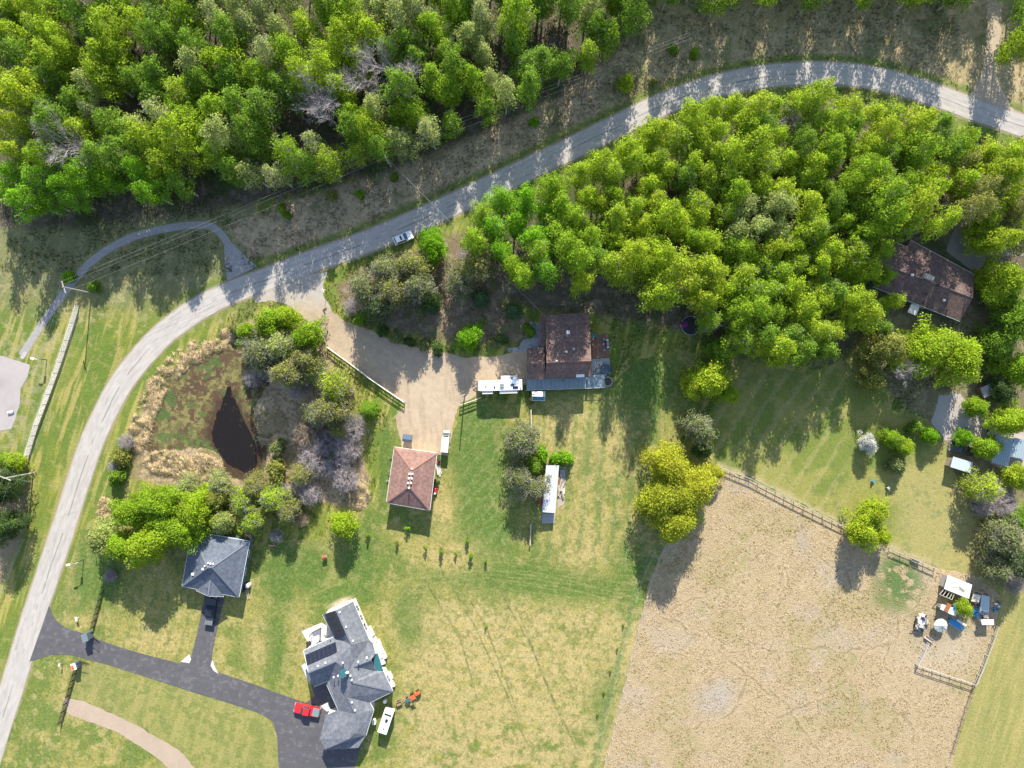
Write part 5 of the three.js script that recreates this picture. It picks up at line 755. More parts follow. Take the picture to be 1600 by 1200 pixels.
{ // greenhouse
  const o = G(...zE(382, 1040)), t = thing('greenhouse', 'small white framed greenhouse below the blue grey deck', 'greenhouse', o, -0.02), w = 2.75, d = 1.95, e = 1.7, r = 2.35;
  const gl = new THREE.MeshPhysicalMaterial({ color: rgb(0.72, 0.83, 0.9), roughness: 0.15, transmission: 0.6, thickness: 0, side: THREE.DoubleSide }), gl2 = new THREE.MeshPhysicalMaterial({ color: rgb(0.12, 0.38, 0.55), roughness: 0.15, transmission: 0.45, thickness: 0, side: THREE.DoubleSide });
  const fr = []; for (const z of [-d / 2, d / 2]) fr.push(bar(V(-w / 2, e, z), V(w / 2, e, z), 0.09)); fr.push(bar(V(-w / 2, r, 0), V(w / 2, r, 0), 0.11)); for (const x of [-w / 2, w / 2]) for (const z of [-d / 2, d / 2]) { fr.push(bx(0.09, e, 0.09, x, e / 2, z)); fr.push(bar(V(x, e, z), V(x, r, 0), 0.09)); } fr.push(bx(w, 0.14, 0.12, 0, 0.07, d / 2), bx(w, 0.14, 0.12, 0, 0.07, -d / 2)); part('frame', fr, M.white, t);
  for (let i = 0; i < 7; i++) { const x0 = -w / 2 + 0.06 + i * (w - 0.12) / 7, x1 = x0 + (w - 0.12) / 7 - 0.09; const p1 = part('pane', roofGeo([[V(x0, e + 0.04, -d / 2), V(x1, e + 0.04, -d / 2), V(x1, r, -0.06), V(x0, r, -0.06)]], 0.01), std(0.62, 0.68, 0.68, 0.4), t); part('pane', roofGeo([[V(x0, r, 0.06), V(x1, r, 0.06), V(x1, e + 0.04, d / 2), V(x0, e + 0.04, d / 2)]], 0.01), gl2, t); part('glazing_bar', bar(V(x1 + 0.045, e + 0.03, -d / 2), V(x1 + 0.045, r, 0), 0.07), M.white, t); }
  part('side_pane', [bx(w - 0.1, e - 0.2, 0.02, 0, e / 2, d / 2), bx(w - 0.1, e - 0.2, 0.02, 0, e / 2, -d / 2), bx(0.02, e - 0.2, d - 0.1, w / 2, e / 2, 0), bx(0.02, e - 0.2, d - 0.1, -w / 2, e / 2, 0)], gl, t); part('bench', bx(w - 0.3, 0.06, 0.6, 0, 0.7, 0.5), std(0.03, 0.16, 0.3, 0.6), t);
}
{ // grey roofed modern house with solar panels
  const e = 3.4, r = 6.0, A = zA, b_ = zB;
  const F = [
    [A(410, 305, e), A(575, 255, r), A(755, 665, r), A(545, 572, e)],
    [A(575, 255, r), A(775, 150, e), A(970, 612, e), A(755, 665, r)],
    [A(185, 735, e), A(545, 572, e), b_(560, 90, 5.9), b_(280, 205, 5.9)],
    [b_(280, 205, 5.9), b_(560, 90, 5.9), b_(490, 290, e), b_(335, 355, e)],
    [b_(560, 90, 5.9), b_(690, 195, r), b_(735, 310, r), b_(685, 465, 5.2), b_(765, 640, 5.0), b_(590, 597, e), b_(470, 335, e), b_(490, 290, e)],
    [A(755, 665, r), A(970, 612, e), A(1010, 650, e), A(1040, 775, e), b_(935, 70, 5.0), b_(750, 145, 5.4), b_(690, 195, r)],
    [b_(750, 145, 5.4), b_(935, 70, 5.0), b_(975, 190, e)],
    [b_(690, 195, r), b_(750, 145, 5.4), b_(975, 190, e), b_(1062, 195, e), b_(1160, 402, e), b_(735, 310, r)],
    [b_(735, 310, r), b_(1160, 402, e), b_(920, 520, e), b_(685, 465, 5.2)],
    [b_(685, 465, 5.2), b_(920, 520, e), b_(960, 595, e), b_(765, 640, 5.0)],
    [b_(765, 640, 5.0), b_(960, 595, e), b_(880, 860, e), b_(760, 840, 4.9)],
    [b_(455, 655, e), b_(590, 597, e), b_(755, 690, 5), b_(700, 900, 5), b_(400, 900, e)],
    [b_(590, 597, e), b_(765, 640, 5.0), b_(760, 840, 4.9), b_(700, 900, 5), b_(755, 690, 5)],
    [b_(400, 900, e), b_(700, 900, 5), b_(760, 840, 4.9), b_(880, 860, e), b_(800, 990, e), b_(450, 1010, e)],
    [A(545, 572, e), A(755, 665, r), b_(690, 195, r), b_(560, 90, 5.9)]];
  const out = [A(410, 305, e), A(575, 255, r), A(775, 150, e), A(970, 612, e), A(1010, 650, e), A(1040, 775, e), b_(975, 190, e), b_(1062, 195, e), b_(1160, 402, e), b_(920, 520, e), b_(960, 595, e), b_(880, 860, e), b_(800, 990, e), b_(450, 1010, e), b_(400, 900, e), b_(455, 655, e), b_(590, 597, e), b_(470, 335, e), b_(490, 290, e), b_(335, 355, e), b_(280, 205, 5.9), A(185, 735, e), A(545, 572, e)];
  const b = house('modern_house', 'grey roofed modern house with dark solar panels beside the red pickup', 'house', [545, 1040], out, F, { roof: M.roofSlate, wall: M.siding, eave: 0.3, th: 0.16, cap: M.capSlate,
    caps: [[A(575, 255, r), A(755, 665, r)], [b_(280, 205, 5.9), b_(560, 90, 5.9)], [b_(735, 310, r), b_(1160, 402, e)], [b_(765, 640, 5.0), b_(760, 840, 4.9)], [b_(750, 145, 5.4), b_(935, 70, 5.0)]],
    gutters: [[A(775, 150, e), A(970, 612, e)], [A(410, 305, e), A(545, 572, e)], [b_(590, 597, e), b_(470, 335, e)], [b_(335, 355, e), b_(490, 290, e)], [b_(1062, 195, e), b_(1160, 402, e)], [b_(1160, 402, e), b_(920, 520, e)], [b_(920, 520, e), b_(960, 595, e)], [b_(960, 595, e), b_(880, 860, e)], [A(1010, 650, e), A(1040, 775, e)], [A(185, 735, e), A(545, 572, e)], [b_(280, 205, 5.9), A(185, 735, e)]],
    windows: [[0, 0.5, 1.6, 1.2, 1.2], [1, 0.4, 1.6, 1.2, 1.2], [2, 0.2, 1.7, 1.2, 1.4], [2, 0.45, 1.7, 1.2, 1.4], [2, 0.7, 1.7, 1.6, 1.4], [7, 0.5, 1.7, 1.4, 1.4], [8, 0.5, 1.7, 1.8, 1.4], [21, 0.4, 1.6, 1.8, 1.3]] });
  const solar = (k, c0, c1, c3, nu, nv, skip = []) => { const at = b.on(k), p0 = at(...c0), p1 = at(...c1).p, p3 = at(...c3).p, u = p1.sub(p0.p).multiplyScalar(1 / nu), v = p3.sub(p0.p).multiplyScalar(1 / nv), n = p0.n; for (let i = 0; i < nu; i++) for (let j = 0; j < nv; j++) { if (skip.some((s) => s[0] === i && s[1] === j)) continue; const q = (a, c, h) => p0.p.clone().addScaledVector(u, i + a).addScaledVector(v, j + c).addScaledVector(n, h), m = 0.02; const g = part('solar_panel', roofGeo([[q(m, m, 0.2), q(1 - m, m, 0.2), q(1 - m, 1 - m, 0.2), q(m, 1 - m, 0.2)]], 0.04), M.solar, b.t); } };
  solar(0, A(445, 302), A(556, 258), A(578, 590), 3, 4); solar(2, A(212, 788), A(570, 632), A(230, 912), 7, 3); solar(2, A(590, 700), A(648, 682), A(610, 795), 1, 2);
  for (const [k, x, y] of [[1, 618, 275], [1, 695, 450], [1, 775, 615], [5, 940, 815], [5, 838, 865]]) vent(b.roof, b.on(k)(...A(x, y)), 0.36);
  for (const [k, x, y] of [[2, 640, 100], [4, 590, 235], [4, 545, 250], [7, 720, 235], [7, 733, 280], [9, 735, 512], [9, 768, 595], [2, 460, 100], [2, 380, 135]]) vent(b.roof, b.on(k)(...b_(x, y)), 0.32);
  pipe(b.roof, b.on(3)(...b_(465, 175)), 0.8, 0.05); pipe(b.roof, b.on(8)(...b_(818, 415)), 0.8, 0.05); pipe(b.roof, b.on(2)(...A(510, 618)), 0.4, 0.09);
  { const q = b.on(4)(...b_(648, 205)).p; part('chimney', [bx(0.9, 1.3, 1.3, q.x, q.y + 0.3, q.z, 0.5), bx(1.0, 0.1, 1.4, q.x, q.y + 0.98, q.z, 0.5)], M.teal, b.roof); const s = b.on(7)(...b_(688, 205)).p; part('satellite_dish', [new THREE.SphereGeometry(0.4, 12, 6, 0, 6.283, 0, 0.9).rotateX(-0.9).translate(s.x, s.y + 0.3, s.z), rod(V(s.x, s.y, s.z), V(s.x, s.y + 0.6, s.z), 0.04)], M.white, b.roof); }
  part('balcony_canopy', roofGeo([[b_(938, 22, 3.1), b_(1000, 8, 3.1), b_(1060, 190, 3.1), b_(985, 203, 3.1)].map(b.loc)], 0.12), M.teal, b.t);
}
const wallBox = (list, mat, t) => list.forEach((g) => part('block', g, mat, t));
{ const t = thing('retaining_planter', 'pale stepped planter boxes along the modern house’s lawn side', 'planter', G(...zA(1080, 680))), o = t.position; for (const [x, y, w, d] of [[985, 500, 1.1, 2.2], [1030, 610, 1.3, 1.4], [1068, 640, 1.5, 1.3], [1095, 720, 1.6, 2.0], [1130, 790, 1.6, 1.4], [1120, 850, 1.3, 1.5]]) { const p = G(...zA(x, y)).sub(o); part('planter_box', rbx(w, 0.9, d, 0.06, 0, 0.45, 0).rotateY(0.42).translate(p.x, 0, p.z), M.offwhite, t); } for (const [x, y] of [[1130, 230], [1150, 310]]) { const p = G(...zB(x, y)).sub(o); part('planter_box', rbx(1.0, 0.8, 1.6, 0.06, 0, 0.4, 0).rotateY(0.42).translate(p.x, 0, p.z), M.offwhite, t); } }
plain('concrete_patio', [zA(160, 505), zA(400, 400), zA(470, 440), zA(540, 575), zA(270, 690)], 0.06, [0.52, 0.50, 0.49], 0.1, bumpGravel, 0.006, 128);
plain('concrete_patio', [zB(205, 130), zB(245, 105), zB(310, 260), zB(290, 330)], 0.06, [0.50, 0.48, 0.48], 0.1, bumpGravel, 0.006, 64);
plain('concrete_patio', [zB(405, 555), zB(480, 515), zB(505, 575), zB(530, 600), zB(470, 610)], 0.065, [0.55, 0.52, 0.50], 0.1, bumpGravel, 0.006, 64);
{ const t = thing('pergola', 'dark grey patio shade frame in the modern house’s corner', 'pergola', G(...zA(370, 520))), o = t.position, q = (x, y, h) => W(...zA(x, y), h).sub(o); for (const [x, y] of [[290, 520], [385, 470], [390, 600]]) part('post', bx(0.12, 2.5, 0.12, q(x, y, 0).x, 1.25, q(x, y, 0).z), M.dark, t); for (const [a, c] of [[[290, 520], [400, 468]], [[388, 470], [388, 602]]]) part('beam', bar(q(...a, 2.5), q(...c, 2.5), 0.12), M.dark, t); part('canopy', roofGeo([[q(290, 515, 2.55), q(395, 460, 2.55), q(385, 545, 2.55), q(300, 570, 2.55)]], 0.06), std(0.16, 0.18, 0.2, 0.8), t); const s = thing('storage_box', 'dark storage box on the white patio corner', 'box', G(...zA(252, 640)), 0.4); part('box', rbx(0.8, 0.7, 0.7, 0.04, 0, 0.35, 0), M.black, s); part('lid', bx(0.9, 0.06, 0.8, 0, 0.74, 0), M.dark, s); }
{ // brown roofed house in the trees
  const e = 3.1, r = 5.0, N1 = zF(110, 200, e), N2 = zF(380, 305, e), N3 = zF(418, 232, e - 0.15), N4 = zF(1085, 595, e), R2 = zF(1068, 832, r), R1 = zF(70, 455, r), S2 = zF(935, 1080, e), S1 = zF(30, 720, e);
  const b = house('ranch_house', 'umber roofed house half hidden by trees near the right edge', 'house', [1448, 436], [N1, N2, N3, N4, R2, S2, S1, R1], [[N1, N2, N3, N4, R2, R1], [R1, R2, S2, S1]], { roof: M.roofUmber, wall: M.sidingBlue, eave: 0.4, cap: std(0.2, 0.13, 0.11, 0.9), caps: [[R1, R2]], gutters: [[N1, N2], [N3, N4], [S1, S2]], trim: M.offwhite, windows: [[0, 0.5, 1.6, 1.4, 1.2], [2, 0.3, 1.6, 1.6, 1.2], [2, 0.7, 1.4, 1, 2.1, 'door'], [5, 0.4, 1.6, 1.8, 1.2]] });
  { const q = b.on(0)(...zF(578, 628)).p, c = part('chimney', [bx(1.9, 1.5, 0.8, q.x, q.y + 0.35, q.z, -0.35), bx(2.05, 0.12, 0.95, q.x, q.y + 1.12, q.z, -0.35)], M.stone, b.roof); for (const d of [-0.55, 0, 0.55]) part('flue', cyl(0.13, 0.13, 0.3, q.x + d * 0.94, q.y + 1.3, q.z + d * 0.34), M.metal, b.roof); }
  vent(b.roof, b.on(0)(...zF(428, 600)), 0.55); vent(b.roof, b.on(1)(...zF(762, 862)), 0.5); for (const [x, y] of [[585, 795], [555, 892], [800, 958]]) vent(b.roof, b.on(1)(...zF(x, y)), 0.4, M.dark); vent(b.roof, b.on(1)(...zF(700, 700)), 0.5, M.dark);
  part('porch_canopy', roofGeo([[zF(430, 893, 2.6), zF(520, 915, 2.6), zF(475, 1020, 2.3), zF(388, 985, 2.3)].map(b.loc)], 0.1), M.offwhite, b.t); for (const [x, y] of [[395, 983], [470, 1012]]) { const q = W(...zF(x, y, 0)).sub(b.org); part('post', bx(0.12, 2.3, 0.12, q.x, 1.15, q.z), M.white, b.t); }
}
function slabShed(name, label, cat, q, h, th, roofM, wallM, posts) { // flat or leaning metal roof on walls or posts
  const c = q.reduce((s, p) => s.add(G(...p, h)), V(0, 0, 0)).multiplyScalar(1 / q.length), t = thing(name, label, cat, c), w = q.map((p, i) => W(p[0], p[1], h + (p[2] || 0)).sub(c)); part('roof', roofGeo([w], th), roofM, t);
  const k = inset(w, 0.25); if (wallM) part('wall', quads(k.map((a, i) => { const b = k[(i + 1) % k.length]; return [V(a.x, 0, a.z), V(b.x, 0, b.z), V(b.x, b.y - th, b.z), V(a.x, a.y - th, a.z)]; })), wallM, t); if (posts) k.forEach((a) => part('post', bx(0.14, a.y - th, 0.14, a.x, (a.y - th) / 2, a.z), M.wood, t));
  // standing seams
  const n = 8; for (let i = 1; i < n; i++) { const a = w[0].clone().lerp(w[1], i / n), b = w[3].clone().lerp(w[2], i / n); part('roof_seam', bar(a.add(V(0, 0.02, 0)), b.add(V(0, 0.02, 0)), 0.05, 0.05), roofM, t); }
  return t;
}
{ const t = slabShed('open_shed', 'open wood shed with a long white metal roof on the lawn', 'shed', [[...zS(440, 402), 0.35], [...zS(561, 404), 0], [...zS(526, 850), 0], [...zS(402, 841), 0.35]], 2.5, 0.08, M.steelRoof, null, true), c = t.position; part('back_wall', bar(G(...zS(446, 420)).sub(c).setY(1.15), G(...zS(412, 832)).sub(c).setY(1.15), 0.06, 2.3), M.wood, t); }
plain('concrete_slab', [zS(405, 858), zS(524, 852), zS(514, 945), zS(400, 945)], 0.06, [0.32, 0.32, 0.33], 0.1, bumpGravel, 0.006, 64);
plain('concrete_slab', [zS(570, 410), zS(620, 415), zS(618, 590), zS(606, 770), zS(545, 800), zS(560, 600)], 0.055, [0.36, 0.32, 0.28], 0.2, bumpGravel, 0.01, 64);
{ const r = rng32(8); const w = thing('wood_pile', 'pile of pale boards and logs along the open shed’s right side', 'wood pile', G(...zS(580, 640))); for (let i = 0; i < 26; i++) { const L = 0.7 + r() * 1.2; part('board', bx(0.16 + r() * 0.3, 0.08 + r() * 0.1, L, (r() - 0.5) * 1.0, 0.1 + r() * 0.5, (r() - 0.5) * 4.4, (r() - 0.5) * 0.8), [M.woodPale, M.wood, M.rust, M.woodGrey][i % 4], w); }
  const s = thing('metal_sheet_stack', 'dark metal sheets stacked beside the open shed near the bushes', 'sheet stack', G(...zS(592, 500)), 0.05); for (let i = 0; i < 4; i++) part('sheet', bx(1.0, 0.04, 3.1 - i * 0.2, i * 0.03, 0.2 + i * 0.07, i * 0.05, i * 0.03), [M.grey, M.dark, M.metal, M.grey][i], s); part('pallet', [bx(1.1, 0.08, 0.1, 0, 0.08, 1.1), bx(1.1, 0.08, 0.1, 0, 0.08, -1.1)], M.wood, s);
  const p = thing('leaning_board', 'pale board leaning on the boards right of the open shed', 'panel', G(...zS(598, 640)), 0.05); part('panel', bx(0.8, 0.05, 1.3, 0, 0.25, 0).rotateZ(0.15), M.offwhite, p); part('batten', bx(0.1, 0.2, 1.2, 0, 0.12, 0), M.wood, p); const q = thing('log_pile', 'reddish log pile left of the open shed’s lower end', 'log pile', G(...zS(375, 740))); for (let i = 0; i < 10; i++) part('log', new THREE.CylinderGeometry(0.11, 0.13, 1.3, 8).rotateX(1.57).rotateY((r() - 0.5) * 0.5).translate((i % 5) * 0.25 - 0.5, 0.13 + Math.floor(i / 5) * 0.2, (r() - 0.5) * 0.4), M.rust, q); }
slabShed('white_roof_shed', 'white flat roofed shed in the yard below the black truck', 'shed', [zK(425, 800), zK(690, 880), zK(660, 1025), zK(385, 940)], 2.5, 0.12, std(0.42, 0.48, 0.54, 0.5), M.sidingTan);
slabShed('metal_carport', 'grey blue metal roofed building at the right edge, lower of two roofs', 'carport', [zK(1000, 510), zK(1230, 560), zK(1160, 945), zK(935, 880)], 2.8, 0.12, std(0.23, 0.30, 0.35, 0.5), M.sidingTan);
slabShed('metal_carport', 'grey blue metal roof cut by the photo’s right edge beside its neighbour', 'carport', [zK(1245, 545), zK(1500, 600), zK(1440, 850), zK(1185, 800)], 2.6, 0.12, std(0.26, 0.33, 0.38, 0.5), M.sidingTan);
slabShed('grey_roof_shed', 'small dark grey roofed shed among the trees above the gravel yard', 'shed', [[1532, 606], [1552, 598], [1558, 614], [1538, 622]], 2.3, 0.12, M.grey, M.sidingBrown);
{ const t = thing('utility_box', 'small white trailer box at the carport’s upper corner', 'trailer', G(...zK(965, 478), 1.2), -0.5); part('body', rbx(1.3, 1.0, 2.1, 0.06, 0, 0.75, 0), M.offwhite, t); for (const s of [-1, 1]) part('wheel', new THREE.CylinderGeometry(0.28, 0.28, 0.18, 12).rotateZ(1.57).translate(s * 0.66, 0.28, 0), M.tyre, t); part('drawbar', bar(V(0, 0.4, 1.0), V(0, 0.4, 1.9), 0.08), M.dark, t); }
{ // utility shed with blue black lid by the garage
  const t = thing('bin_shed', 'small shed with a blue black lid by the garage’s driveway corner', 'shed', G(...zD(338, 100)), -0.12); part('wall', bx(1.75, 1.45, 1.3, 0, 0.72, 0), M.woodDark, t); part('roof', roofGeo([[V(-1.0, 1.45, -0.85), V(1.0, 1.45, -0.85), V(1.0, 1.75, 0.2), V(-1.0, 1.75, 0.2)], [V(-1.0, 1.75, 0.2), V(1.0, 1.75, 0.2), V(1.0, 1.5, 0.75), V(-1.0, 1.5, 0.75)]], 0.06), std(0.06, 0.10, 0.16, 0.5), t); part('door', bx(0.7, 1.2, 0.05, 0.2, 0.62, 0.66), M.wood, t);
}
// ---------------------------------------------------------------- vehicles
function wheels(t, x0, x1, z, r) { for (const [x, s] of [[x0, 1], [x0, -1], [x1, 1], [x1, -1]]) { const g = new THREE.Group(); g.name = 'wheel'; g.position.set(x, r, s * z); t.add(g); part('tyre', new THREE.CylinderGeometry(r, r, 0.24, 18).rotateX(1.5708), M.tyre, g); part('rim', new THREE.CylinderGeometry(r * 0.62, r * 0.62, 0.26, 10).rotateX(1.5708), M.rim, g); } }
function profile(pts, w, bevel = 0.06) { const s = new THREE.Shape(pts.map((p) => new THREE.Vector2(...p))); return new THREE.ExtrudeGeometry(s, { depth: w - 2 * bevel, bevelEnabled: true, bevelThickness: bevel, bevelSize: bevel, bevelSegments: 2 }).translate(0, 0, -(w - 2 * bevel) / 2); }
function pane(a, b, c, d, off, inset_ = 0.12) { const m = a.clone().add(b).add(c).add(d).multiplyScalar(0.25), n = b.clone().sub(a).cross(c.clone().sub(a)).normalize(); if (n.dot(m.clone().sub(V(0, 0.8, 0))) < 0) n.negate(); const q = [a, b, c, d].map((p) => p.clone().lerp(m, inset_).addScaledVector(n, off)), l = q.map((p) => p.clone().addScaledVector(n, -0.03)); const f = [q, [l[3], l[2], l[1], l[0]]]; for (let i = 0; i < 4; i++) f.push([q[i], l[i], l[(i + 1) % 4], q[(i + 1) % 4]]); return quads(f); }
// nose towards +x
function pickup(label, gx, gy, turn, L, paint_, bedM, tonneau) {
  const t = thing('pickup_truck', label, 'pickup', G(gx, gy, 1), turn), k = L / 5.8, w = 1.98, X = (x) => x * k;
  part('body', profile([[X(-2.85), 0.45], [X(-2.85), 1.02], [X(-0.75), 1.05], [X(1.15), 1.07], [X(2.6), 0.98], [X(2.82), 0.8], [X(2.84), 0.42]], w, 0.07), paint_, t);
  part('cab', frustum(X(-0.95), X(1.35), 0.90, X(-0.72), X(0.62), 0.72, 1.05, 1.84), paint_, t);
  const b = [V(X(1.35), 1.08, -0.9), V(X(1.35), 1.08, 0.9), V(X(0.62), 1.84, 0.72), V(X(0.62), 1.84, -0.72)]; part('windshield', pane(...b, 0.015, 0.08), M.glass, t);
  part('rear_window', pane(V(X(-0.95), 1.1, 0.9), V(X(-0.95), 1.1, -0.9), V(X(-0.72), 1.84, -0.72), V(X(-0.72), 1.84, 0.72), 0.012, 0.14), M.glass, t);
  for (const s of [-1, 1]) { part('side_window', pane(V(X(-0.9), 1.1, s * 0.9), V(X(1.25), 1.1, s * 0.9), V(X(0.6), 1.82, s * 0.72), V(X(-0.7), 1.82, s * 0.72), 0.012, 0.12), M.glass, t); part('headlight', rbx(0.1, 0.18, 0.4, 0.03, X(2.86), 0.78, s * 0.72), M.clearLamp, t); part('taillight', rbx(0.08, 0.34, 0.16, 0.03, X(-2.92), 0.84, s * 0.84), M.lamp, t); part('mirror', rbx(0.14, 0.2, 0.22, 0.04, X(1.05), 1.18, s * 1.1), M.dark, t); }
  if (tonneau) part('bed_cover', rbx(X(1.95), 0.06, w - 0.22, 0.02, X(-1.93), 1.08, 0), bedM, t); else { part('cargo_bed', bx(X(1.9), 0.06, w - 0.3, X(-1.93), 1.075, 0), bedM, t); }
  part('bumper', [rbx(0.16, 0.26, w - 0.1, 0.05, X(2.92), 0.5, 0), rbx(0.16, 0.22, w - 0.1, 0.05, X(-2.98), 0.52, 0)], M.metal, t); wheels(t, X(-1.85), X(1.8), 0.9, 0.39); return t;
}
pickup('bright red pickup with grey bed cover on the asphalt driveway', 479, 1110, -0.21 + Math.PI, 5.5, M.red, std(0.15, 0.24, 0.26, 0.6), true);
pickup('black pickup with grey bed cover in the slate house’s shadow', 328.5, 955, 1.42, 6.0, M.carBlack, std(0.14, 0.15, 0.16, 0.7), true);
{ const t = pickup('black truck with open bed parked under trees beside the white roofed shed', 1503, 702, -0.25 + Math.PI, 4.9, M.carBlack, M.dark, false); }
{ // white car at the roadside
  const t = thing('passenger_car', 'white car with sunroof parked on the road below the wood', 'car', G(630, 371.5, 1), 0.40), w = 1.84, k = 0.9, X = (x) => x * k;
  part('body', profile([[X(-2.3), 0.4], [X(-2.32), 0.95], [X(-2.1), 1.02], [X(0.9), 1.04], [X(1.95), 0.92], [X(2.28), 0.72], [X(2.3), 0.38]], w, 0.09), M.carWhite, t);
  part('cabin', frustum(X(-2.2), X(1.1), 0.86, X(-1.85), X(0.2), 0.68, 1.02, 1.66), M.carWhite, t);
  part('windshield', pane(V(X(1.1), 1.03, -0.86), V(X(1.1), 1.03, 0.86), V(X(0.2), 1.66, 0.68), V(X(0.2), 1.66, -0.68), 0.02, 0.06), M.glassBlue, t);
  part('rear_window', pane(V(X(-2.2), 1.05, 0.86), V(X(-2.2), 1.05, -0.86), V(X(-1.85), 1.66, -0.68), V(X(-1.85), 1.66, 0.68), 0.015, 0.1), M.glass, t); part('sunroof', rbx(X(0.45), 0.03, 0.95, 0.01, X(-0.5), 1.67, 0), M.black, t);
  for (const s of [-1, 1]) { part('side_window', pane(V(X(-2.0), 1.06, s * 0.86), V(X(1.0), 1.06, s * 0.86), V(X(0.15), 1.64, s * 0.68), V(X(-1.75), 1.64, s * 0.68), 0.012, 0.1), M.glass, t); part('headlight', rbx(0.14, 0.14, 0.4, 0.04, X(2.2), 0.78, s * 0.62), M.clearLamp, t); part('taillight', rbx(0.1, 0.22, 0.3, 0.04, X(-2.32), 0.86, s * 0.66), M.lamp, t); part('mirror', rbx(0.16, 0.14, 0.2, 0.04, X(0.75), 1.12, s * 1.0), M.carWhite, t); } wheels(t, X(-1.35), X(1.4), 0.84, 0.33);
}
{ // travel trailer beside the house
  const o = G(...zG(682, 350), 3.5), t = thing('travel_trailer', 'white travel trailer with slide outs beside the brown roofed house', 'trailer', o, 0.027), Lx = 9.15, w = 2.3, h = 3.55;
  part('body', rbx(Lx, h - 0.7, w, 0.12, 0, 0.7 + (h - 0.7) / 2, 0), M.carWhite, t); part('front_cap', frustum(-Lx / 2 - 0.75, -Lx / 2 + 0.3, 1.05, -Lx / 2 - 0.25, -Lx / 2 + 0.3, 1.05, 0.9, 3.3), M.offwhite, t);
  part('slide_out', rbx(3.4, 2.5, 0.95, 0.06, 1.75, 2.2, -w / 2 - 0.38), M.carWhite, t); part('slide_out', rbx(2.3, 2.3, 0.7, 0.05, -2.9, 2.1, w / 2 + 0.3), M.offwhite, t); part('slide_out', rbx(3.8, 2.3, 0.7, 0.05, 1.6, 2.1, w / 2 + 0.3), M.offwhite, t);
  part('air_conditioner', rbx(0.85, 0.3, 0.95, 0.1, 0.25, h + 0.13, 0.1), std(0.20, 0.21, 0.22, 0.7), t); part('solar_panel', bx(1.2, 0.05, 0.55, 3.1, h + 0.06, 0.55), M.solar, t); for (const [x, z, m] of [[-3.2, 0.15, M.grey], [-1.35, 0.35, M.dark], [2.3, -0.05, M.dark], [2.65, -0.05, M.dark], [4.2, 0.7, M.grey], [2.4, -1.55, M.dark]]) part('roof_vent', rbx(0.34, 0.2, 0.42, 0.05, x, h + 0.06, z), m, t);
  part('antenna', bx(1.1, 0.05, 0.08, -0.6, h + 0.06, -0.85), M.grey, t); part('window', bx(1.1, 0.7, 0.05, -0.4, 2.3, w / 2 + 0.02), M.glass, t); part('window', bx(1.4, 0.8, 0.05, 1.7, 2.4, -w / 2 - 0.87), M.glass, t); part('door', bx(0.75, 1.9, 0.05, 0.0, 1.85, w / 2 + 0.03), M.white, t);
  part('hitch', [bar(V(-Lx / 2 - 0.5, 0.55, 0.5), V(-Lx / 2 - 1.5, 0.5, 0), 0.1), bar(V(-Lx / 2 - 0.5, 0.55, -0.5), V(-Lx / 2 - 1.5, 0.5, 0), 0.1)], M.dark, t); for (const s of [-1, 1]) for (const x of [0.2, 1.15]) { const g = new THREE.Group(); g.name = 'wheel'; g.position.set(x, 0.36, s * 0.95); t.add(g); part('tyre', new THREE.CylinderGeometry(0.36, 0.36, 0.22, 16).rotateX(1.5708), M.tyre, g); part('rim', new THREE.CylinderGeometry(0.2, 0.2, 0.24, 10).rotateX(1.5708), M.rim, g); }
}
{ // white cargo van by the garage
  const t = thing('cargo_van', 'white box van with dark windshield beside the garage’s driveway corner', 'van', G(...zD(746, 145), 1.8), Math.PI / 2 - 0.09); part('cargo_box', rbx(3.3, 1.75, 1.55, 0.06, -0.6, 1.3, 0), M.carWhite, t); part('cab', frustum(1.05, 2.0, 0.76, 1.05, 1.45, 0.66, 0.45, 1.75), M.carWhite, t); part('windshield', pane(V(2.0, 0.6, -0.76), V(2.0, 0.6, 0.76), V(1.45, 1.75, 0.66), V(1.45, 1.75, -0.66), 0.02, 0.05), M.glass, t); part('hood', rbx(0.5, 0.5, 1.45, 0.08, 2.1, 0.62, 0), M.offwhite, t); part('cab_roof_hatch', bx(0.42, 0.04, 1.2, 1.2, 1.79, 0), M.dark, t); for (const s of [-1, 1]) { part('headlight', rbx(0.08, 0.16, 0.3, 0.03, 2.34, 0.66, s * 0.5), M.clearLamp, t); part('mirror', rbx(0.1, 0.3, 0.16, 0.03, 1.5, 1.25, s * 0.88), M.dark, t); } part('bumper', rbx(0.14, 0.2, 1.5, 0.04, -2.3, 0.48, 0), M.dark, t); wheels(t, -1.4, 1.55, 0.7, 0.32);
}
{ // white trailer at the lower edge
  const t = thing('camper_trailer', 'white camper trailer with dark roof hatch beside the modern house’s lower corner', 'trailer', G(...zB(1080, 730), 2.6), Math.PI / 2 - 0.32), Lx = 5.0, w = 2.1; part('body', rbx(Lx, 2.0, w, 0.12, 0, 1.55, 0), M.carWhite, t); part('skylight', bx(0.36, 0.06, 1.55, Lx / 2 - 0.75, 2.57, 0), M.dark, t); part('roof_vent', rbx(0.7, 0.16, 0.6, 0.05, 0.5, 2.6, 0.1), M.dark, t); part('roof_vent', rbx(0.4, 0.14, 0.4, 0.05, -1.3, 2.6, 0), M.grey, t); part('window', bx(1.2, 0.6, 0.05, 0.2, 1.8, -w / 2 - 0.02), M.glass, t); part('hitch', [bar(V(Lx / 2, 0.5, 0.4), V(Lx / 2 + 1.0, 0.5, 0), 0.09), bar(V(Lx / 2, 0.5, -0.4), V(Lx / 2 + 1.0, 0.5, 0), 0.09)], M.dark, t); for (const s of [-1, 1]) part('wheel', new THREE.CylinderGeometry(0.34, 0.34, 0.22, 16).rotateX(1.5708).translate(-0.2, 0.34, s * 0.9), M.tyre, t);
}
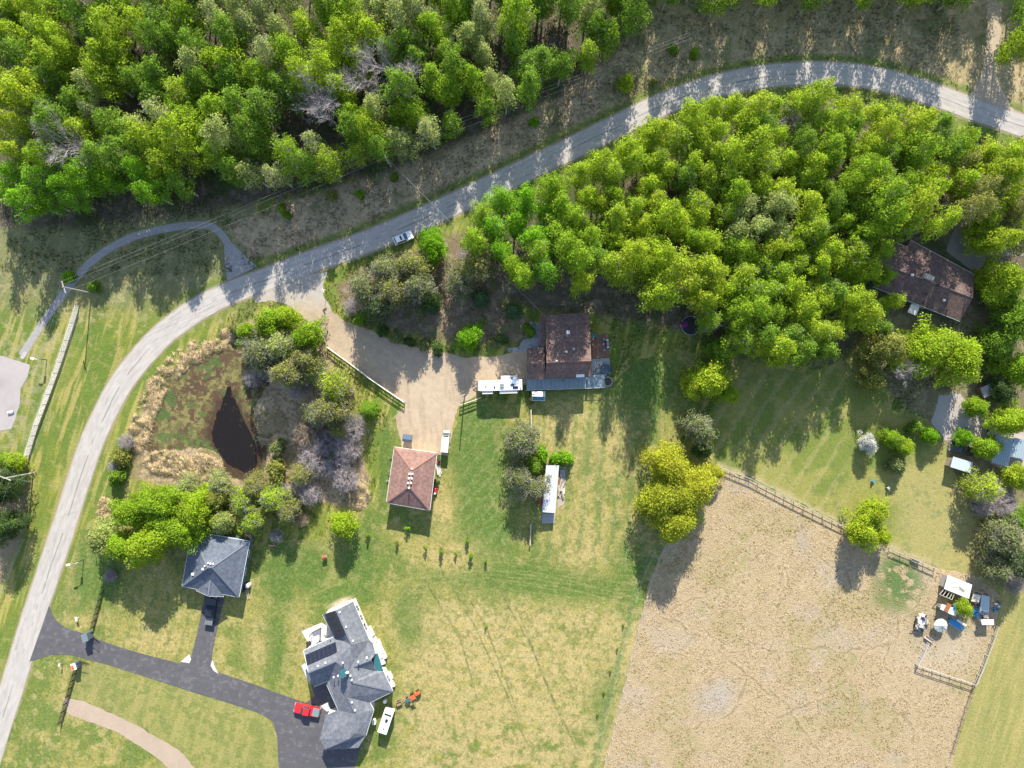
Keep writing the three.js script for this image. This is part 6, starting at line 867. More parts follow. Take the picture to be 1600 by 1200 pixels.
{ // orange tractor with implement
  const t = thing('compact_tractor', 'orange compact tractor with dark rear implement on the dry lawn', 'tractor', G(...zB(1385, 440), 0.8), 0.48); t.scale.setScalar(0.88); part('hood', rbx(1.25, 0.65, 0.75, 0.12, 0.75, 0.95, 0), M.orange, t); part('canopy', rbx(1.1, 0.08, 1.15, 0.03, -0.25, 1.95, 0), M.orange, t); for (const [x, z] of [[-0.7, 0.45], [-0.7, -0.45], [0.15, 0.45], [0.15, -0.45]]) part('canopy_post', bx(0.06, 1.1, 0.06, x, 1.4, z), M.dark, t); part('seat', rbx(0.5, 0.5, 0.5, 0.08, -0.4, 1.0, 0), M.black, t); part('chassis', bx(2.2, 0.3, 0.5, 0.2, 0.6, 0), M.dark, t); wheels(t, -0.6, 1.0, 0.58, 0.42);
  const a = thing('tractor_implement', 'dark blue implement behind the orange tractor', 'implement', G(...zB(1318, 480)), 0.48); part('frame', [bx(1.8, 0.1, 0.1, 0, 0.45, 0.3), bx(1.8, 0.1, 0.1, 0, 0.45, -0.3)], M.orange, a); part('engine', rbx(0.9, 0.5, 0.7, 0.06, 0, 0.75, 0), M.teal, a); for (const s of [-1, 1]) part('wheel', new THREE.CylinderGeometry(0.28, 0.28, 0.15, 14).rotateX(1.5708).translate(0, 0.28, s * 0.5), M.tyre, a);
  const b = thing('wood_trailer', 'brown box trailer last in the orange tractor’s line', 'trailer', G(...zB(1228, 515)), 0.48); part('box', [bx(1.2, 0.08, 0.7, 0, 0.4, 0), bx(1.2, 0.3, 0.05, 0, 0.55, 0.35), bx(1.2, 0.3, 0.05, 0, 0.55, -0.35), bx(0.05, 0.3, 0.7, 0.6, 0.55, 0), bx(0.05, 0.3, 0.7, -0.6, 0.55, 0)], M.wood, b); for (const s of [-1, 1]) part('wheel', new THREE.CylinderGeometry(0.25, 0.25, 0.14, 14).rotateX(1.5708).translate(0, 0.25, s * 0.46), M.tyre, b); part('drawbar', bar(V(0.6, 0.38, 0), V(1.1, 0.4, 0), 0.06), M.dark, b);
}
{ // ride-on mower and clutter beside the garage
  const t = thing('riding_mower', 'red and white riding mower against the garage’s right wall', 'mower', G(...zD(634, 690)), 1.45); part('hood', rbx(0.8, 0.45, 0.6, 0.1, 0.45, 0.7, 0), M.red, t); part('seat', rbx(0.4, 0.4, 0.5, 0.06, -0.35, 0.75, 0), M.white, t); part('deck', rbx(0.9, 0.18, 1.0, 0.05, 0, 0.3, 0), M.red, t); wheels(t, -0.45, 0.55, 0.4, 0.24);
  const c = thing('fuel_can', 'red container among the boards at the garage’s upper right corner', 'container', G(...zD(672, 368))); part('body', rbx(0.5, 0.6, 0.7, 0.06, 0, 0.3, 0), M.red, c); part('cap', cyl(0.08, 0.08, 0.1, 0.1, 0.64, 0.1), M.black, c);
  const d = thing('board_stack', 'pale boards leaning at the garage’s upper right wall', 'boards', G(...zD(668, 455)), 0.12), r = rng32(5); for (let i = 0; i < 7; i++) part('board', bx(0.14, 0.05, 1.6 + r(), -0.2 + i * 0.12, 0.1 + r() * 0.5, (r() - 0.5) * 0.6, (r() - 0.5) * 0.3), i % 2 ? M.woodPale : M.offwhite, d);
  const f = thing('tool_rack', 'dark rack of tools at the garage’s upper right corner', 'rack', G(...zD(678, 322)), 0.12); part('rack', [bx(0.4, 0.05, 1.3, 0, 0.5, 0), bx(0.4, 0.05, 1.3, 0, 1.0, 0), bx(0.4, 1.0, 0.05, 0, 0.5, 0.65), bx(0.4, 1.0, 0.05, 0, 0.5, -0.65)], M.dark, f); part('tool', [rod(V(0, 1.05, -0.5), V(0.1, 1.1, 0.5), 0.03)], M.wood, f); const g2 = thing('green_bush', 'dark bush at the middle of the garage’s right wall', 'shrub', G(...zD(650, 590))); part('trunk', P.bush1.trunk, B.brown, g2); part('crown', P.bush1.crown, L.dark, g2); g2.scale.setScalar(0.42);
  [[150, 322], [133, 468], [130, 500], [112, 575]].forEach(([x, y], i) => { const q = thing('garden_pot', `pot with plant along the garage’s left wall, ${ORD[i + 1]} from the driveway`, 'pot', G(...zD(x, y)), 0, 'pots along the garage wall'); part('pot', cyl(0.16, 0.22, 0.35, 0, 0.17, 0, 10), i % 2 ? M.white : M.stone, q); part('soil', cyl(0.19, 0.19, 0.02, 0, 0.34, 0, 10), M.woodDark, q); });
}
// things near the slate house and the modern house
{ const t = thing('gas_tank', 'white round tank against the slate house’s right wall', 'tank', G(...zC(795, 622))); part('tank', [cyl(0.5, 0.5, 1.0, 0, 0.55, 0, 18), new THREE.SphereGeometry(0.5, 16, 8).scale(1, 0.4, 1).translate(0, 1.05, 0)], M.white, t); part('valve', cyl(0.1, 0.1, 0.2, 0, 1.3, 0), M.metal, t);
  const l = thing('garden_ladder', 'pale ladder lying by the slate house’s lower right corner', 'ladder', G(...zC(786, 720)), 0.2); for (const s of [-1, 1]) part('rail', bx(0.07, 0.07, 2.0, s * 0.22, 0.3, 0), M.woodPale, l); for (let i = 0; i < 5; i++) part('rung', bx(0.42, 0.05, 0.06, 0, 0.3, -0.8 + i * 0.4), M.woodPale, l);
  const m = thing('bike_rack', 'dark deck box at the slate house’s lower right wall', 'box', G(...zC(735, 650)), 0.18); part('box', rbx(0.8, 0.8, 1.5, 0.04, 0, 0.4, 0), M.dark, m); part('lid', bx(0.9, 0.06, 1.6, 0, 0.84, 0), M.black, m);
  [[1075, 510], [1106, 592]].forEach(([x, y], i) => { const c = thing('rain_barrel', i ? 'pale round barrel nearest the white camper trailer' : 'pale round barrel in the modern house’s shadow, upper one', 'barrel', G(...zB(x, y), 0.9)); part('barrel', cyl(0.42, 0.42, 0.95, 0, 0.48, 0, 18), M.offwhite, c); part('lid', cyl(0.36, 0.34, 0.06, 0, 0.98, 0, 18), M.white, c); });
  const w = thing('white_cabinet', 'white cabinet at the lower edge between house and camper', 'cabinet', G(...zB(960, 722), 1), 0.2); part('body', rbx(0.7, 1.1, 1.0, 0.04, 0, 0.55, 0), M.white, w); part('lid', bx(0.78, 0.06, 1.08, 0, 1.13, 0), M.offwhite, w);
  const h = thing('wood_pile', 'heap of brown and orange scrap wood behind the slate house', 'wood pile', G(392, 832)), r = rng32(12); for (let i = 0; i < 22; i++) part('board', bx(0.18, 0.14, 0.8 + r(), (r() - 0.5) * 2.2, 0.12 + r() * 0.5, (r() - 0.5) * 2.2, r() * 3), [M.wood, M.rust, M.woodPale, M.woodGrey, M.orange][i % 5], h);
  const n = thing('nest_box', 'small wooden box standing on the lawn left of the lone lime tree', 'box', G(509, 869)); part('box', bx(0.7, 0.7, 0.7, 0, 0.65, 0, 0.3), M.woodPale, n); part('roof', roofGeo([[V(-0.5, 1.0, -0.5), V(0.5, 1.0, -0.5), V(0.5, 1.25, 0), V(-0.5, 1.25, 0)], [V(-0.5, 1.25, 0), V(0.5, 1.25, 0), V(0.5, 1.0, 0.5), V(-0.5, 1.0, 0.5)]], 0.05).rotateY(0.3), M.rust, n); part('post', bx(0.12, 0.4, 0.12, 0, 0.2, 0), M.wood, n);
  const q = thing('garden_bench', 'pinkish bench in the shade below the grey thicket', 'bench', G(427, 852), 0.1); part('seat', bx(1.2, 0.07, 0.4, 0, 0.45, 0), std(0.42, 0.24, 0.2, 0.8), q); part('backrest', bx(1.2, 0.4, 0.06, 0, 0.72, -0.2), std(0.42, 0.24, 0.2, 0.8), q); for (const s of [-1, 1]) part('leg', bx(0.08, 0.45, 0.36, s * 0.5, 0.22, 0), M.wood, q); }
// ---------------------------------------------------------------- fences, poles, wires
function railFence(name, label, pts, o) {
  const w = []; for (let i = 0; i + 1 < pts.length; i++) { const a = G(...pts[i]), b = G(...pts[i + 1]), n = Math.max(1, Math.round(a.distanceTo(b) / o.step)); for (let k = 0; k < n; k++) w.push(a.clone().lerp(b, k / n)); } w.push(G(...pts[pts.length - 1]));
  const t = thing(name, label, 'fence', w[0].clone()), r = rng32(pts[0][0]); w.forEach((p) => p.sub(t.position));
  w.forEach((p) => part('post', bx(o.post, o.h + 0.08, o.post, p.x, (o.h + 0.08) / 2, p.z), o.postM || o.mat, t));
  for (let i = 0; i + 1 < w.length; i++) { if (o.gap && o.gap(i)) continue; for (const y of o.rails) { const a = w[i].clone(), b = w[i + 1].clone(), j = o.jit || 0; a.y = y + (r() - 0.5) * j; b.y = y + (r() - 0.5) * j; part('rail', bar(a, b, o.rw, o.rh), o.mat, t); } if (o.cap) { const a = w[i].clone().setY(o.h + 0.1), b = w[i + 1].clone().setY(o.h + 0.1); part('top_board', bar(a, b, o.cap, 0.05), o.capM, t); } }
  if (o.mesh) { const g = []; const bars = (a, b) => { const L = a.distanceTo(b), n = Math.round(L / o.mesh); for (let k = -Math.round(o.h / o.mesh); k < n; k++) for (const s of [1, -1]) { const u0 = k * o.mesh, u1 = u0 + o.h; let p0 = u0, p1 = u1, y0 = s > 0 ? 0.05 : o.h, y1 = s > 0 ? o.h : 0.05; const cl = (u) => clamp(u, 0, L); const f = (u) => lerp(y0, y1, clamp((u - u0) / (u1 - u0))); const q0 = cl(p0), q1 = cl(p1); if (q1 - q0 < 0.05) continue; const A = a.clone().lerp(b, q0 / L).setY(f(q0)), Bq = a.clone().lerp(b, q1 / L).setY(f(q1)); g.push(bar(A, Bq, o.wire || 0.016)); } }; let s0 = w[0]; for (let i = 1; i < w.length; i++) bars(w[i - 1], w[i]); const m = part('wire_mesh', g, o.meshM || M.galv, t); m.userData.kind = 'stuff'; }
  if (o.pickets) { for (let i = 0; i + 1 < w.length; i++) { const g = []; const n = Math.round(w[i].distanceTo(w[i + 1]) / o.pickets); for (let k = 1; k < n; k++) { const p = w[i].clone().lerp(w[i + 1], k / n); g.push(bx(0.03, o.h, 0.03, p.x, o.h / 2, p.z)); } if (g.length) part('pickets', g, o.mat, t); } }
  return t;
}
railFence('board_fence', 'white topped dark rail fence along the gravel driveway above the conifer', [[512.5, 542], [546, 566], [580, 592], [606, 610], [633, 628]], { step: 1.75, post: 0.13, h: 1.35, rails: [0.35, 0.8, 1.25], rw: 0.05, rh: 0.15, mat: M.woodGrey, cap: 0.17, capM: M.white });
railFence('board_fence', 'short rail fence with open gate in front of the white travel trailer', [[719, 633], [733, 628], [747, 623], [752, 621]], { step: 1.8, post: 0.12, h: 1.3, rails: [0.4, 0.85, 1.25], rw: 0.05, rh: 0.14, mat: M.woodGrey, cap: 0.15, capM: M.offwhite });
railFence('pasture_fence', 'grey wooden rail fence between lawn and pasture from the willows rightwards', [[1112, 724], [1170, 747], [1225, 776], [1330, 828]], { step: 2.3, post: 0.13, h: 1.15, rails: [0.5, 1.1], rw: 0.05, rh: 0.11, mat: M.woodGrey, jit: 0.04, cap: 0.1, capM: M.woodGrey });
railFence('pasture_fence', 'grey wooden rail fence from the yellow green trees towards the junk yard', [[1388, 856], [1425, 872], [1459, 887]], { step: 2.3, post: 0.13, h: 1.15, rails: [0.5, 1.1], rw: 0.05, rh: 0.11, mat: M.woodGrey, jit: 0.04, cap: 0.1, capM: M.woodGrey });
railFence('pen_fence', 'pale rail fence of the small pen, lower side', [[1430, 1037], [1456, 1046], [1484, 1055], [1520, 1067]], { step: 2.2, post: 0.13, h: 1.15, rails: [0.5, 1.05], rw: 0.05, rh: 0.1, mat: M.woodGrey, cap: 0.13, capM: M.woodGrey });
railFence('pen_fence', 'pale rail fence of the small pen, long right side', [[1555, 978], [1545, 1005], [1532, 1040], [1520, 1067]], { step: 2.2, post: 0.13, h: 1.15, rails: [0.5, 1.05], rw: 0.05, rh: 0.1, mat: M.woodGrey, cap: 0.13, capM: M.woodGrey });
railFence('pen_fence', 'broken pale rail fence of the small pen, short left side', [[1447, 1003], [1436, 1026], [1430, 1037]], { step: 2.2, post: 0.13, h: 1.1, rails: [0.4, 0.75, 1.05], rw: 0.06, rh: 0.13, mat: M.woodGrey, cap: 0.16, capM: M.woodGrey });
railFence('wire_fence', 'dark wire fence running from the pen to the lower photo edge', [[1519, 1071], [1507, 1104], [1496, 1140], [1485, 1175]], { step: 3, post: 0.09, h: 1.1, rails: [0.3, 0.6, 0.9, 1.1], rw: 0.03, rh: 0.03, mat: M.woodDark });
railFence('wire_fence', 'low wire fence along the dry pasture’s lawn side', [[1040, 850], [1018, 905], [1002, 960], [985, 1030], [962, 1128], [944, 1200]], { step: 4, post: 0.09, h: 1.05, rails: [0.35, 0.7, 1.02], rw: 0.022, rh: 0.022, mat: M.woodGrey });
railFence('chain_link_fence', 'long pale chain link fence between the footpath and the verge', [[124, 478], [116, 505], [107, 532], [96, 566], [84, 600], [72, 632], [60, 664], [45, 712]], { step: 2.8, post: 0.07, h: 1.5, rails: [1.5], rw: 0.06, rh: 0.06, mat: M.galv, mesh: 0.16, wire: 0.022 });
railFence('wire_fence', 'thin wire fence along the sandy strip at the left edge', [[40, 842], [24, 880], [8, 920], [-14, 965]], { step: 3, post: 0.09, h: 1.2, rails: [0.4, 0.8, 1.15], rw: 0.03, rh: 0.03, mat: M.woodGrey });
railFence('iron_fence', 'black iron fence above the gate’s dark pillar', [[163, 916], [158, 936], [152, 958], [146, 980]], { step: 1.9, post: 0.12, h: 1.3, rails: [0.2, 0.7, 1.25], rw: 0.05, rh: 0.06, mat: M.black, pickets: 0.16 });
railFence('iron_fence', 'black iron fence below the gate’s orange trimmed pillar', [[121, 1042], [115, 1062], [108, 1086], [101, 1110], [96, 1128]], { step: 1.9, post: 0.12, h: 1.3, rails: [0.2, 0.7, 1.25], rw: 0.05, rh: 0.06, mat: M.black, pickets: 0.16 });
railFence('walkway_fence', 'pale double rail fence leading from the greenhouse to the lawn thicket', [[829.5, 640], [830, 674]], { step: 1.6, post: 0.1, h: 1.1, rails: [0.4, 1.05], rw: 0.06, rh: 0.14, mat: M.woodPale, cap: 0.22, capM: M.woodPale });
railFence('walkway_fence', 'pale rail fence stub below the open shed’s thicket', [[829.5, 818], [828, 851]], { step: 1.6, post: 0.1, h: 0.8, rails: [0.35, 0.75], rw: 0.06, rh: 0.14, mat: M.woodPale, cap: 0.22, capM: M.woodPale });
{ // gate pillars and leaves at the asphalt driveway
  const a = thing('gate_pillar', 'dark stone gate pillar with pale cap above the asphalt driveway', 'pillar', G(142, 991), 0.3); part('shaft', rbx(1.1, 2.1, 1.5, 0.05, 0, 1.05, 0), std(0.07, 0.10, 0.13, 0.8), a); part('cap', [bx(1.25, 0.14, 1.65, 0, 2.17, 0)], std(0.14, 0.18, 0.22, 0.7), a); part('side_panel', rbx(0.3, 1.4, 1.0, 0.04, -0.68, 0.7, 0.2), M.white, a);
  const b = thing('gate_pillar', 'gate pillar with orange trim below the asphalt driveway', 'pillar', G(124, 1036), 0.3); part('shaft', rbx(0.9, 1.9, 1.3, 0.05, 0, 0.95, 0), std(0.08, 0.09, 0.13, 0.8), b); part('cap', bx(1.05, 0.14, 1.45, 0, 1.97, 0), M.offwhite, b); for (const z of [-0.3, 0.35]) part('trim', rbx(0.12, 0.9, 0.4, 0.02, -0.52, 1.3, z), M.orange, b); part('cap_trim', rbx(0.5, 0.08, 0.9, 0.02, -0.2, 2.08, 0.1), M.orange, b);
  const leaf = (label, p0, p1) => { const A = G(...p0), Bq = G(...p1).sub(A), t = thing('iron_gate', label, 'gate', A); const z = V(0, 0, 0); for (const y of [0.2, 1.35]) part('rail', bar(V(0, y, 0), Bq.clone().setY(y), 0.06), M.black, t); const n = 12; for (let i = 0; i <= n; i++) { const q = z.clone().lerp(Bq, i / n); part('bar', bx(0.03, 1.2 + 0.25 * Math.sin(i / n * 3.14), 0.03, q.x, 0.75, q.z), M.black, t); } };
  leaf('open iron gate leaf at the dark pillar over the asphalt', [144, 994], [157, 1003]); leaf('open iron gate leaf at the orange trimmed pillar', [126, 1033], [140, 1036]);
}
function pole(label, gx, gy, h, arms, dir, name = 'power_pole') {
  const t = thing(name, label, 'pole', G(gx, gy)); part('shaft', cyl(0.17, 0.11, h, 0, h / 2, 0, 10), M.woodGrey, t); const d = V(Math.cos(dir), 0, Math.sin(dir)), out = [];
  for (let k = 0; k < arms; k++) { const y = h - 0.35 - k * 0.9; part('crossarm', bar(d.clone().multiplyScalar(-1.3).setY(y), d.clone().multiplyScalar(1.3).setY(y), 0.14), M.woodGrey, t); for (const s of [-1.15, -0.4, 1.15]) { part('insulator', cyl(0.06, 0.04, 0.26, d.x * s, y + 0.19, d.z * s, 8), M.white, t); if (!k) out.push(t.position.clone().add(V(d.x * s, y + 0.32, d.z * s))); } }
  if (!arms) out.push(t.position.clone().add(V(0, h, 0))); return { t, out };
}
const pA = pole('tall power pole with crossarm where the footpath bends', 143, 458, 9.6, 1, 1.25), pB = pole('power pole with crossarm at the upper wood’s edge', 612, 261, 9.6, 1, 1.15), pD = pole('power pole beside the sandy strip at the left edge', 52, 739, 8.6, 1, 0.35), pC = { out: [W(1075, 52, 9), W(1077, 56, 9), W(1079, 60, 9)] }, pE = pole('slim grey pole by the trailer’s gate', 726, 617, 7.0, 0, 0, 'yard_pole');
function wire(a, b, sag, label, r = 0.014) { const m = a.clone().add(b).multiplyScalar(0.5); m.y -= sag; const c = new THREE.QuadraticBezierCurve3(a, m.sub(a.clone().add(b).multiplyScalar(0.0)), b); solo('power_line', new THREE.TubeGeometry(c, 24, r, 4), M.cable, label, 'wire', 'overhead wires'); }
for (let i = 0; i < 3; i++) { const w = ['upper', 'middle', 'lower'][i]; wire(pA.out[i], pB.out[i], 1.6, `${w} overhead wire between the footpath pole and the wood’s edge pole`); wire(pB.out[i], pC.out[i], 1.6, `${w} overhead wire from the wood’s edge pole up over the road verge`); wire(pA.out[i], pD.out[i], 1.4, `${w} overhead wire between the footpath pole and the left edge pole`); wire(pD.out[i], pD.out[i].clone().add(V(-14, 0, 40)), 1.2, `${w} overhead wire leaving the left edge pole downwards`); }
wire(pB.out[2], W(852, 494, 4.2), 1.2, 'pale service wire crossing the road from the wood’s edge pole to the brown house', 0.03);
wire(pD.out[0], W(112, 766, 3), 1.0, 'thin service wire from the left edge pole across the verge');
{ const lampPost = (label, gx, gy, h, dx, dz) => { const t = thing('street_lamp', label, 'lamp', G(gx, gy)); part('post', cyl(0.09, 0.06, h, 0, h / 2, 0, 8), M.dark, t); part('arm', rod(V(0, h, 0), V(dx, h + 0.25, dz), 0.045, 0.035), M.metal, t); part('lamp_head', [rbx(0.9, 0.16, 0.45, 0.06, 0, 0, 0).rotateY(Math.atan2(-dz, dx)).translate(dx * 1.2, h + 0.26, dz * 1.2), bx(0.5, 0.9, 0.06, 0, h - 0.5, 0.08)], M.white, t); };
  lampPost('white headed street lamp beside the main road below the lime clump', 131, 874, 3.2, -1.0, 0.25); lampPost('white headed lamp on the grass beside the footpath slab', 73, 562, 3.0, -0.7, -0.1);
  const s = thing('street_sign', 'white street sign at the driveway junction', 'sign', G(510, 456)); part('post', cyl(0.05, 0.05, 2.6, 0, 1.3, 0, 8), M.metal, s); part('sign_plate', bx(0.95, 0.3, 0.09, 0, 2.65, 0, -1.2), M.white, s); part('sign_plate', bx(0.9, 0.3, 0.09, 0, 2.3, 0, 0.4), M.white, s);
  const q = thing('utility_marker', 'white marker post on the verge beside the asphalt mouth', 'marker', G(123, 965)); part('post', bx(0.12, 0.9, 0.12, 0, 0.45, 0), M.white, q); part('cap', bx(0.4, 0.08, 0.9, 0, 0.9, 0, 0.3), M.offwhite, q);
  const m = thing('mail_box', 'small white post box on the grass below the asphalt mouth', 'post box', G(98, 1036)); part('post', bx(0.1, 1.0, 0.1, 0, 0.5, 0), M.wood, m); part('box', rbx(0.35, 0.3, 0.55, 0.08, 0, 1.12, 0), M.white, m);
  const l = thing('sports_bench', 'white bench on the concrete court at the left edge', 'bench', G(18, 643), 0.3); part('seat', bx(1.3, 0.07, 0.35, 0, 0.45, 0), M.white, l); for (const x of [-0.55, 0.55]) part('leg', bx(0.08, 0.45, 0.3, x, 0.22, 0), M.metal, l);
}
// ---------------------------------------------------------------- junk yard at the pasture corner
{ const r = rng32(31), J = zJ;
  const s = slabShed('patched_shed', 'white tin roofed shack with torn panels, largest in the junk yard', 'shed', [J(650, 228), J(952, 350), J(912, 525), J(602, 400)], 2.4, 0.08, std(0.70, 0.69, 0.66, 0.5), M.woodGrey);
  { const c = s.position; for (const [x, y, w, d, a] of [[825, 410, 0.5, 1.3, 0.5], [760, 375, 0.12, 1.6, 1.2]]) { const p = W(...J(x, y), 2.45).sub(c); part('roof_patch', bx(w, 0.05, d, p.x, p.y, p.z, a + 0.4), std(0.25, 0.24, 0.17, 0.9), s); } }
  const f = thing('frame_shelter', 'open roof frame of bare rafters beside the white tin roof', 'shelter', G(...J(640, 480), 2)); const c = f.position, q = (x, y, h) => W(...J(x, y), h).sub(c); for (const [a, b] of [[[545, 470], [600, 405]], [[700, 535], [730, 460]], [[545, 470], [700, 535]], [[600, 405], [735, 462]], [[585, 487], [632, 420]], [[628, 505], [672, 437]], [[665, 520], [705, 450]]]) part('rafter', bar(q(...a, 2.1), q(...b, 2.1), 0.1), M.woodPale, f); for (const [x, y] of [[545, 470], [600, 405], [700, 535], [735, 462]]) { const p = q(x, y, 0); part('post', bx(0.12, 2.1, 0.12, p.x, 1.05, p.z), M.wood, f); } part('floor', roofGeo([[q(550, 472, 0.2), q(605, 410, 0.2), q(730, 462, 0.2), q(698, 532, 0.2)]], 0.1), M.black, f);
  const g = slabShed('lean_to', 'pale lean-to with a rusty panel below the rafters in the junk yard', 'shed', [J(575, 590), J(790, 660), J(740, 745), J(552, 655)], 1.9, 0.08, std(0.62, 0.64, 0.62, 0.6), M.woodGrey); { const p = W(...J(645, 635), 1.96).sub(g.position); part('rusty_panel', bx(1.0, 0.05, 1.9, p.x, p.y, p.z, -0.45), M.rust, g, 'rust brown roof panel'); const p2 = W(...J(735, 620), 1.96).sub(g.position); part('blue_panel', bx(0.45, 0.05, 1.6, p2.x, p2.y, p2.z, -0.35), M.blue, g); }
  slabShed('tarp_shelter', 'pale blue tarp roof on posts at the junk yard’s upper right', 'shelter', [J(1072, 475), J(1172, 500), J(1160, 695), J(1050, 670)], 1.8, 0.06, std(0.42, 0.52, 0.56, 0.6), null, true);
  slabShed('canvas_shelter', 'cream canvas roof beside the pale blue tarp in the junk yard', 'shelter', [J(965, 465), J(1060, 480), J(1040, 570), J(940, 555)], 1.8, 0.06, M.cream, null, true);
  const fr = thing('frame_shelter', 'dark empty frame above the cream canvas in the junk yard', 'shelter', G(...J(1035, 450), 1.5)); for (const [a, b] of [[[975, 425], [1090, 455]], [[968, 460], [1080, 485]], [[975, 425], [968, 460]], [[1090, 455], [1080, 485]]]) part('beam', bar(W(...J(...a), 1.6).sub(fr.position), W(...J(...b), 1.6).sub(fr.position), 0.08), M.woodPale, fr); for (const a of [[975, 425], [1090, 455], [968, 460], [1080, 485]]) { const p = G(...J(...a), 0).sub(fr.position); part('post', bx(0.1, 1.6, 0.1, p.x, 0.8, p.z), M.woodDark, fr); }
  // boat
  { const A = G(...J(690, 795), 0.7), Bq = G(...J(850, 915), 0.7), t = thing('rowing_boat', 'upturned bright blue boat below the junk yard’s lime tree', 'boat', A.clone().lerp(Bq, 0.5), Math.atan2(-(Bq.z - A.z), Bq.x - A.x)); const L_ = 3.9, pts = [], N = 12, hull = []; const rad = (u) => 0.72 * Math.pow(Math.sin(clamp(0.12 + u * 0.86) * Math.PI), 0.6); const qd = []; for (let i = 0; i < N; i++) for (let j = 0; j < 8; j++) { const P0 = (a, b) => { const u = a / N, v = b / 8 * Math.PI, w = rad(u); return V((u - 0.5) * L_, 0.12 + Math.sin(v) * w * 0.75, Math.cos(v) * w); }; qd.push([P0(i, j), P0(i + 1, j), P0(i + 1, j + 1), P0(i, j + 1)]); } part('hull', quads(qd), M.blue, t); part('keel', rbx(L_ * 0.8, 0.08, 0.07, 0.02, 0, 0.69, 0), M.blueTarp, t); part('gunwale', [bar(V(-1.5, 0.14, 0.7), V(1.4, 0.14, 0.7), 0.08), bar(V(-1.5, 0.14, -0.7), V(1.4, 0.14, -0.7), 0.08)], M.white, t);
    const w = thing('long_board', 'narrow white board lying along the blue boat', 'panel', G(...J(820, 825), 0.5), -0.55); part('board', bx(2.4, 0.06, 0.4, 0, 0.5, 0), M.white, w); part('trestle', [bx(0.1, 0.5, 0.4, -0.8, 0.24, 0), bx(0.1, 0.5, 0.4, 0.8, 0.24, 0)], M.wood, w); }
  { const t = thing('gazebo_tent', 'round pale segmented canopy beside the blue boat', 'canopy', G(...J(572, 865), 1.8)), n = 10; for (let i = 0; i < n; i++) { const a = i / n * 6.283, b = (i + 1) / n * 6.283, R = 1.5, o1 = V(Math.cos(a) * R, 1.45, Math.sin(a) * R), o2 = V(Math.cos(b) * R, 1.45, Math.sin(b) * R); part('canopy_panel', roofGeo([[V(0, 2.05, 0), o1, o2]], 0.03), i % 3 === 1 ? std(0.36, 0.45, 0.42, 0.6) : std(0.5, 0.55, 0.52, 0.6), t); part('rib', bar(V(0, 2.08, 0), o1.clone().setY(1.48), 0.05), M.grey, t); if (i % 2 === 0) part('post', cyl(0.04, 0.04, 1.45, o1.x * 0.97, 0.72, o1.z * 0.97, 6), M.metal, t); } }
  { const t = thing('scrap_heap', 'grey heap of scrap on an old flat trailer left of the round canopy', 'scrap heap', G(...J(290, 810)), -0.25); part('trailer_bed', bx(1.9, 0.12, 3.6, 0, 0.55, 0), M.woodGrey, t); for (const [x, z] of [[1, -0.9], [-1, -0.9], [1, 0.9], [-1, 0.9]]) part('wheel', new THREE.CylinderGeometry(0.3, 0.3, 0.18, 12).rotateZ(1.5708).translate(x, 0.3, z), M.tyre, t); for (let i = 0; i < 46; i++) part('scrap', bx(0.2 + r() * 0.7, 0.08 + r() * 0.3, 0.2 + r() * 0.8, (r() - 0.5) * 1.7, 0.7 + r() * 0.7, (r() - 0.5) * 3.6, r() * 3), [M.offwhite, M.grey, M.metal, M.dark, M.woodGrey, M.galv][i % 6], t); part('drawbar', bar(V(0, 0.5, 1.8), V(-1.6, 0.4, 2.4), 0.12), M.dark, t);
    const h = thing('junk_pile', 'jumble of boards and barrels between the tarp roofs', 'junk', G(...J(1040, 640))); for (let i = 0; i < 34; i++) part('piece', bx(0.2 + r() * 0.6, 0.1 + r() * 0.4, 0.3 + r() * 0.9, (r() - 0.5) * 3.0, 0.2 + r() * 0.8, (r() - 0.5) * 4.2, r() * 3), [M.white, M.rust, M.offwhite, M.blue, M.grey, M.woodPale, M.teal][i % 7], h);
    const k = thing('junk_pile', 'small scatter of blue and red scrap at the junk yard’s outer right', 'junk', G(...J(1245, 610))); for (let i = 0; i < 12; i++) part('piece', bx(0.2 + r() * 0.4, 0.1 + r() * 0.3, 0.2 + r() * 0.5, (r() - 0.5) * 1.1, 0.15 + r() * 0.3, (r() - 0.5) * 2.0, r() * 3), [M.blue, M.white, M.teal, M.rust][i % 4], k); }
  slabShed('white_shelter', 'white flat topped box shelter at the pen’s upper corner', 'shelter', [J(1062, 790), J(1222, 785), J(1226, 850), J(1078, 852)], 1.9, 0.1, M.white, M.woodGrey);
  const b = thing('garden_bench', 'dark bench against the pasture fence above the junk yard', 'bench', G(1428, 875), -0.42); part('seat', bx(2.0, 0.08, 0.5, 0, 0.45, 0), M.woodGrey, b); part('backrest', bx(2.0, 0.4, 0.06, 0, 0.75, -0.25), M.offwhite, b); for (const x of [-0.8, 0.8]) part('leg', bx(0.08, 0.45, 0.42, x, 0.22, 0), M.dark, b);
  const w = thing('feed_trough', 'pale wooden trough in front of the pen', 'trough', G(...J(400, 1020)), -0.6); part('basin', [bx(2.0, 0.08, 0.7, 0, 0.25, 0), bx(2.0, 0.35, 0.06, 0, 0.42, 0.35), bx(2.0, 0.35, 0.06, 0, 0.42, -0.35)], M.woodPale, w); part('leg', [bx(0.1, 0.25, 0.7, 0.8, 0.12, 0), bx(0.1, 0.25, 0.7, -0.8, 0.12, 0)], M.wood, w);
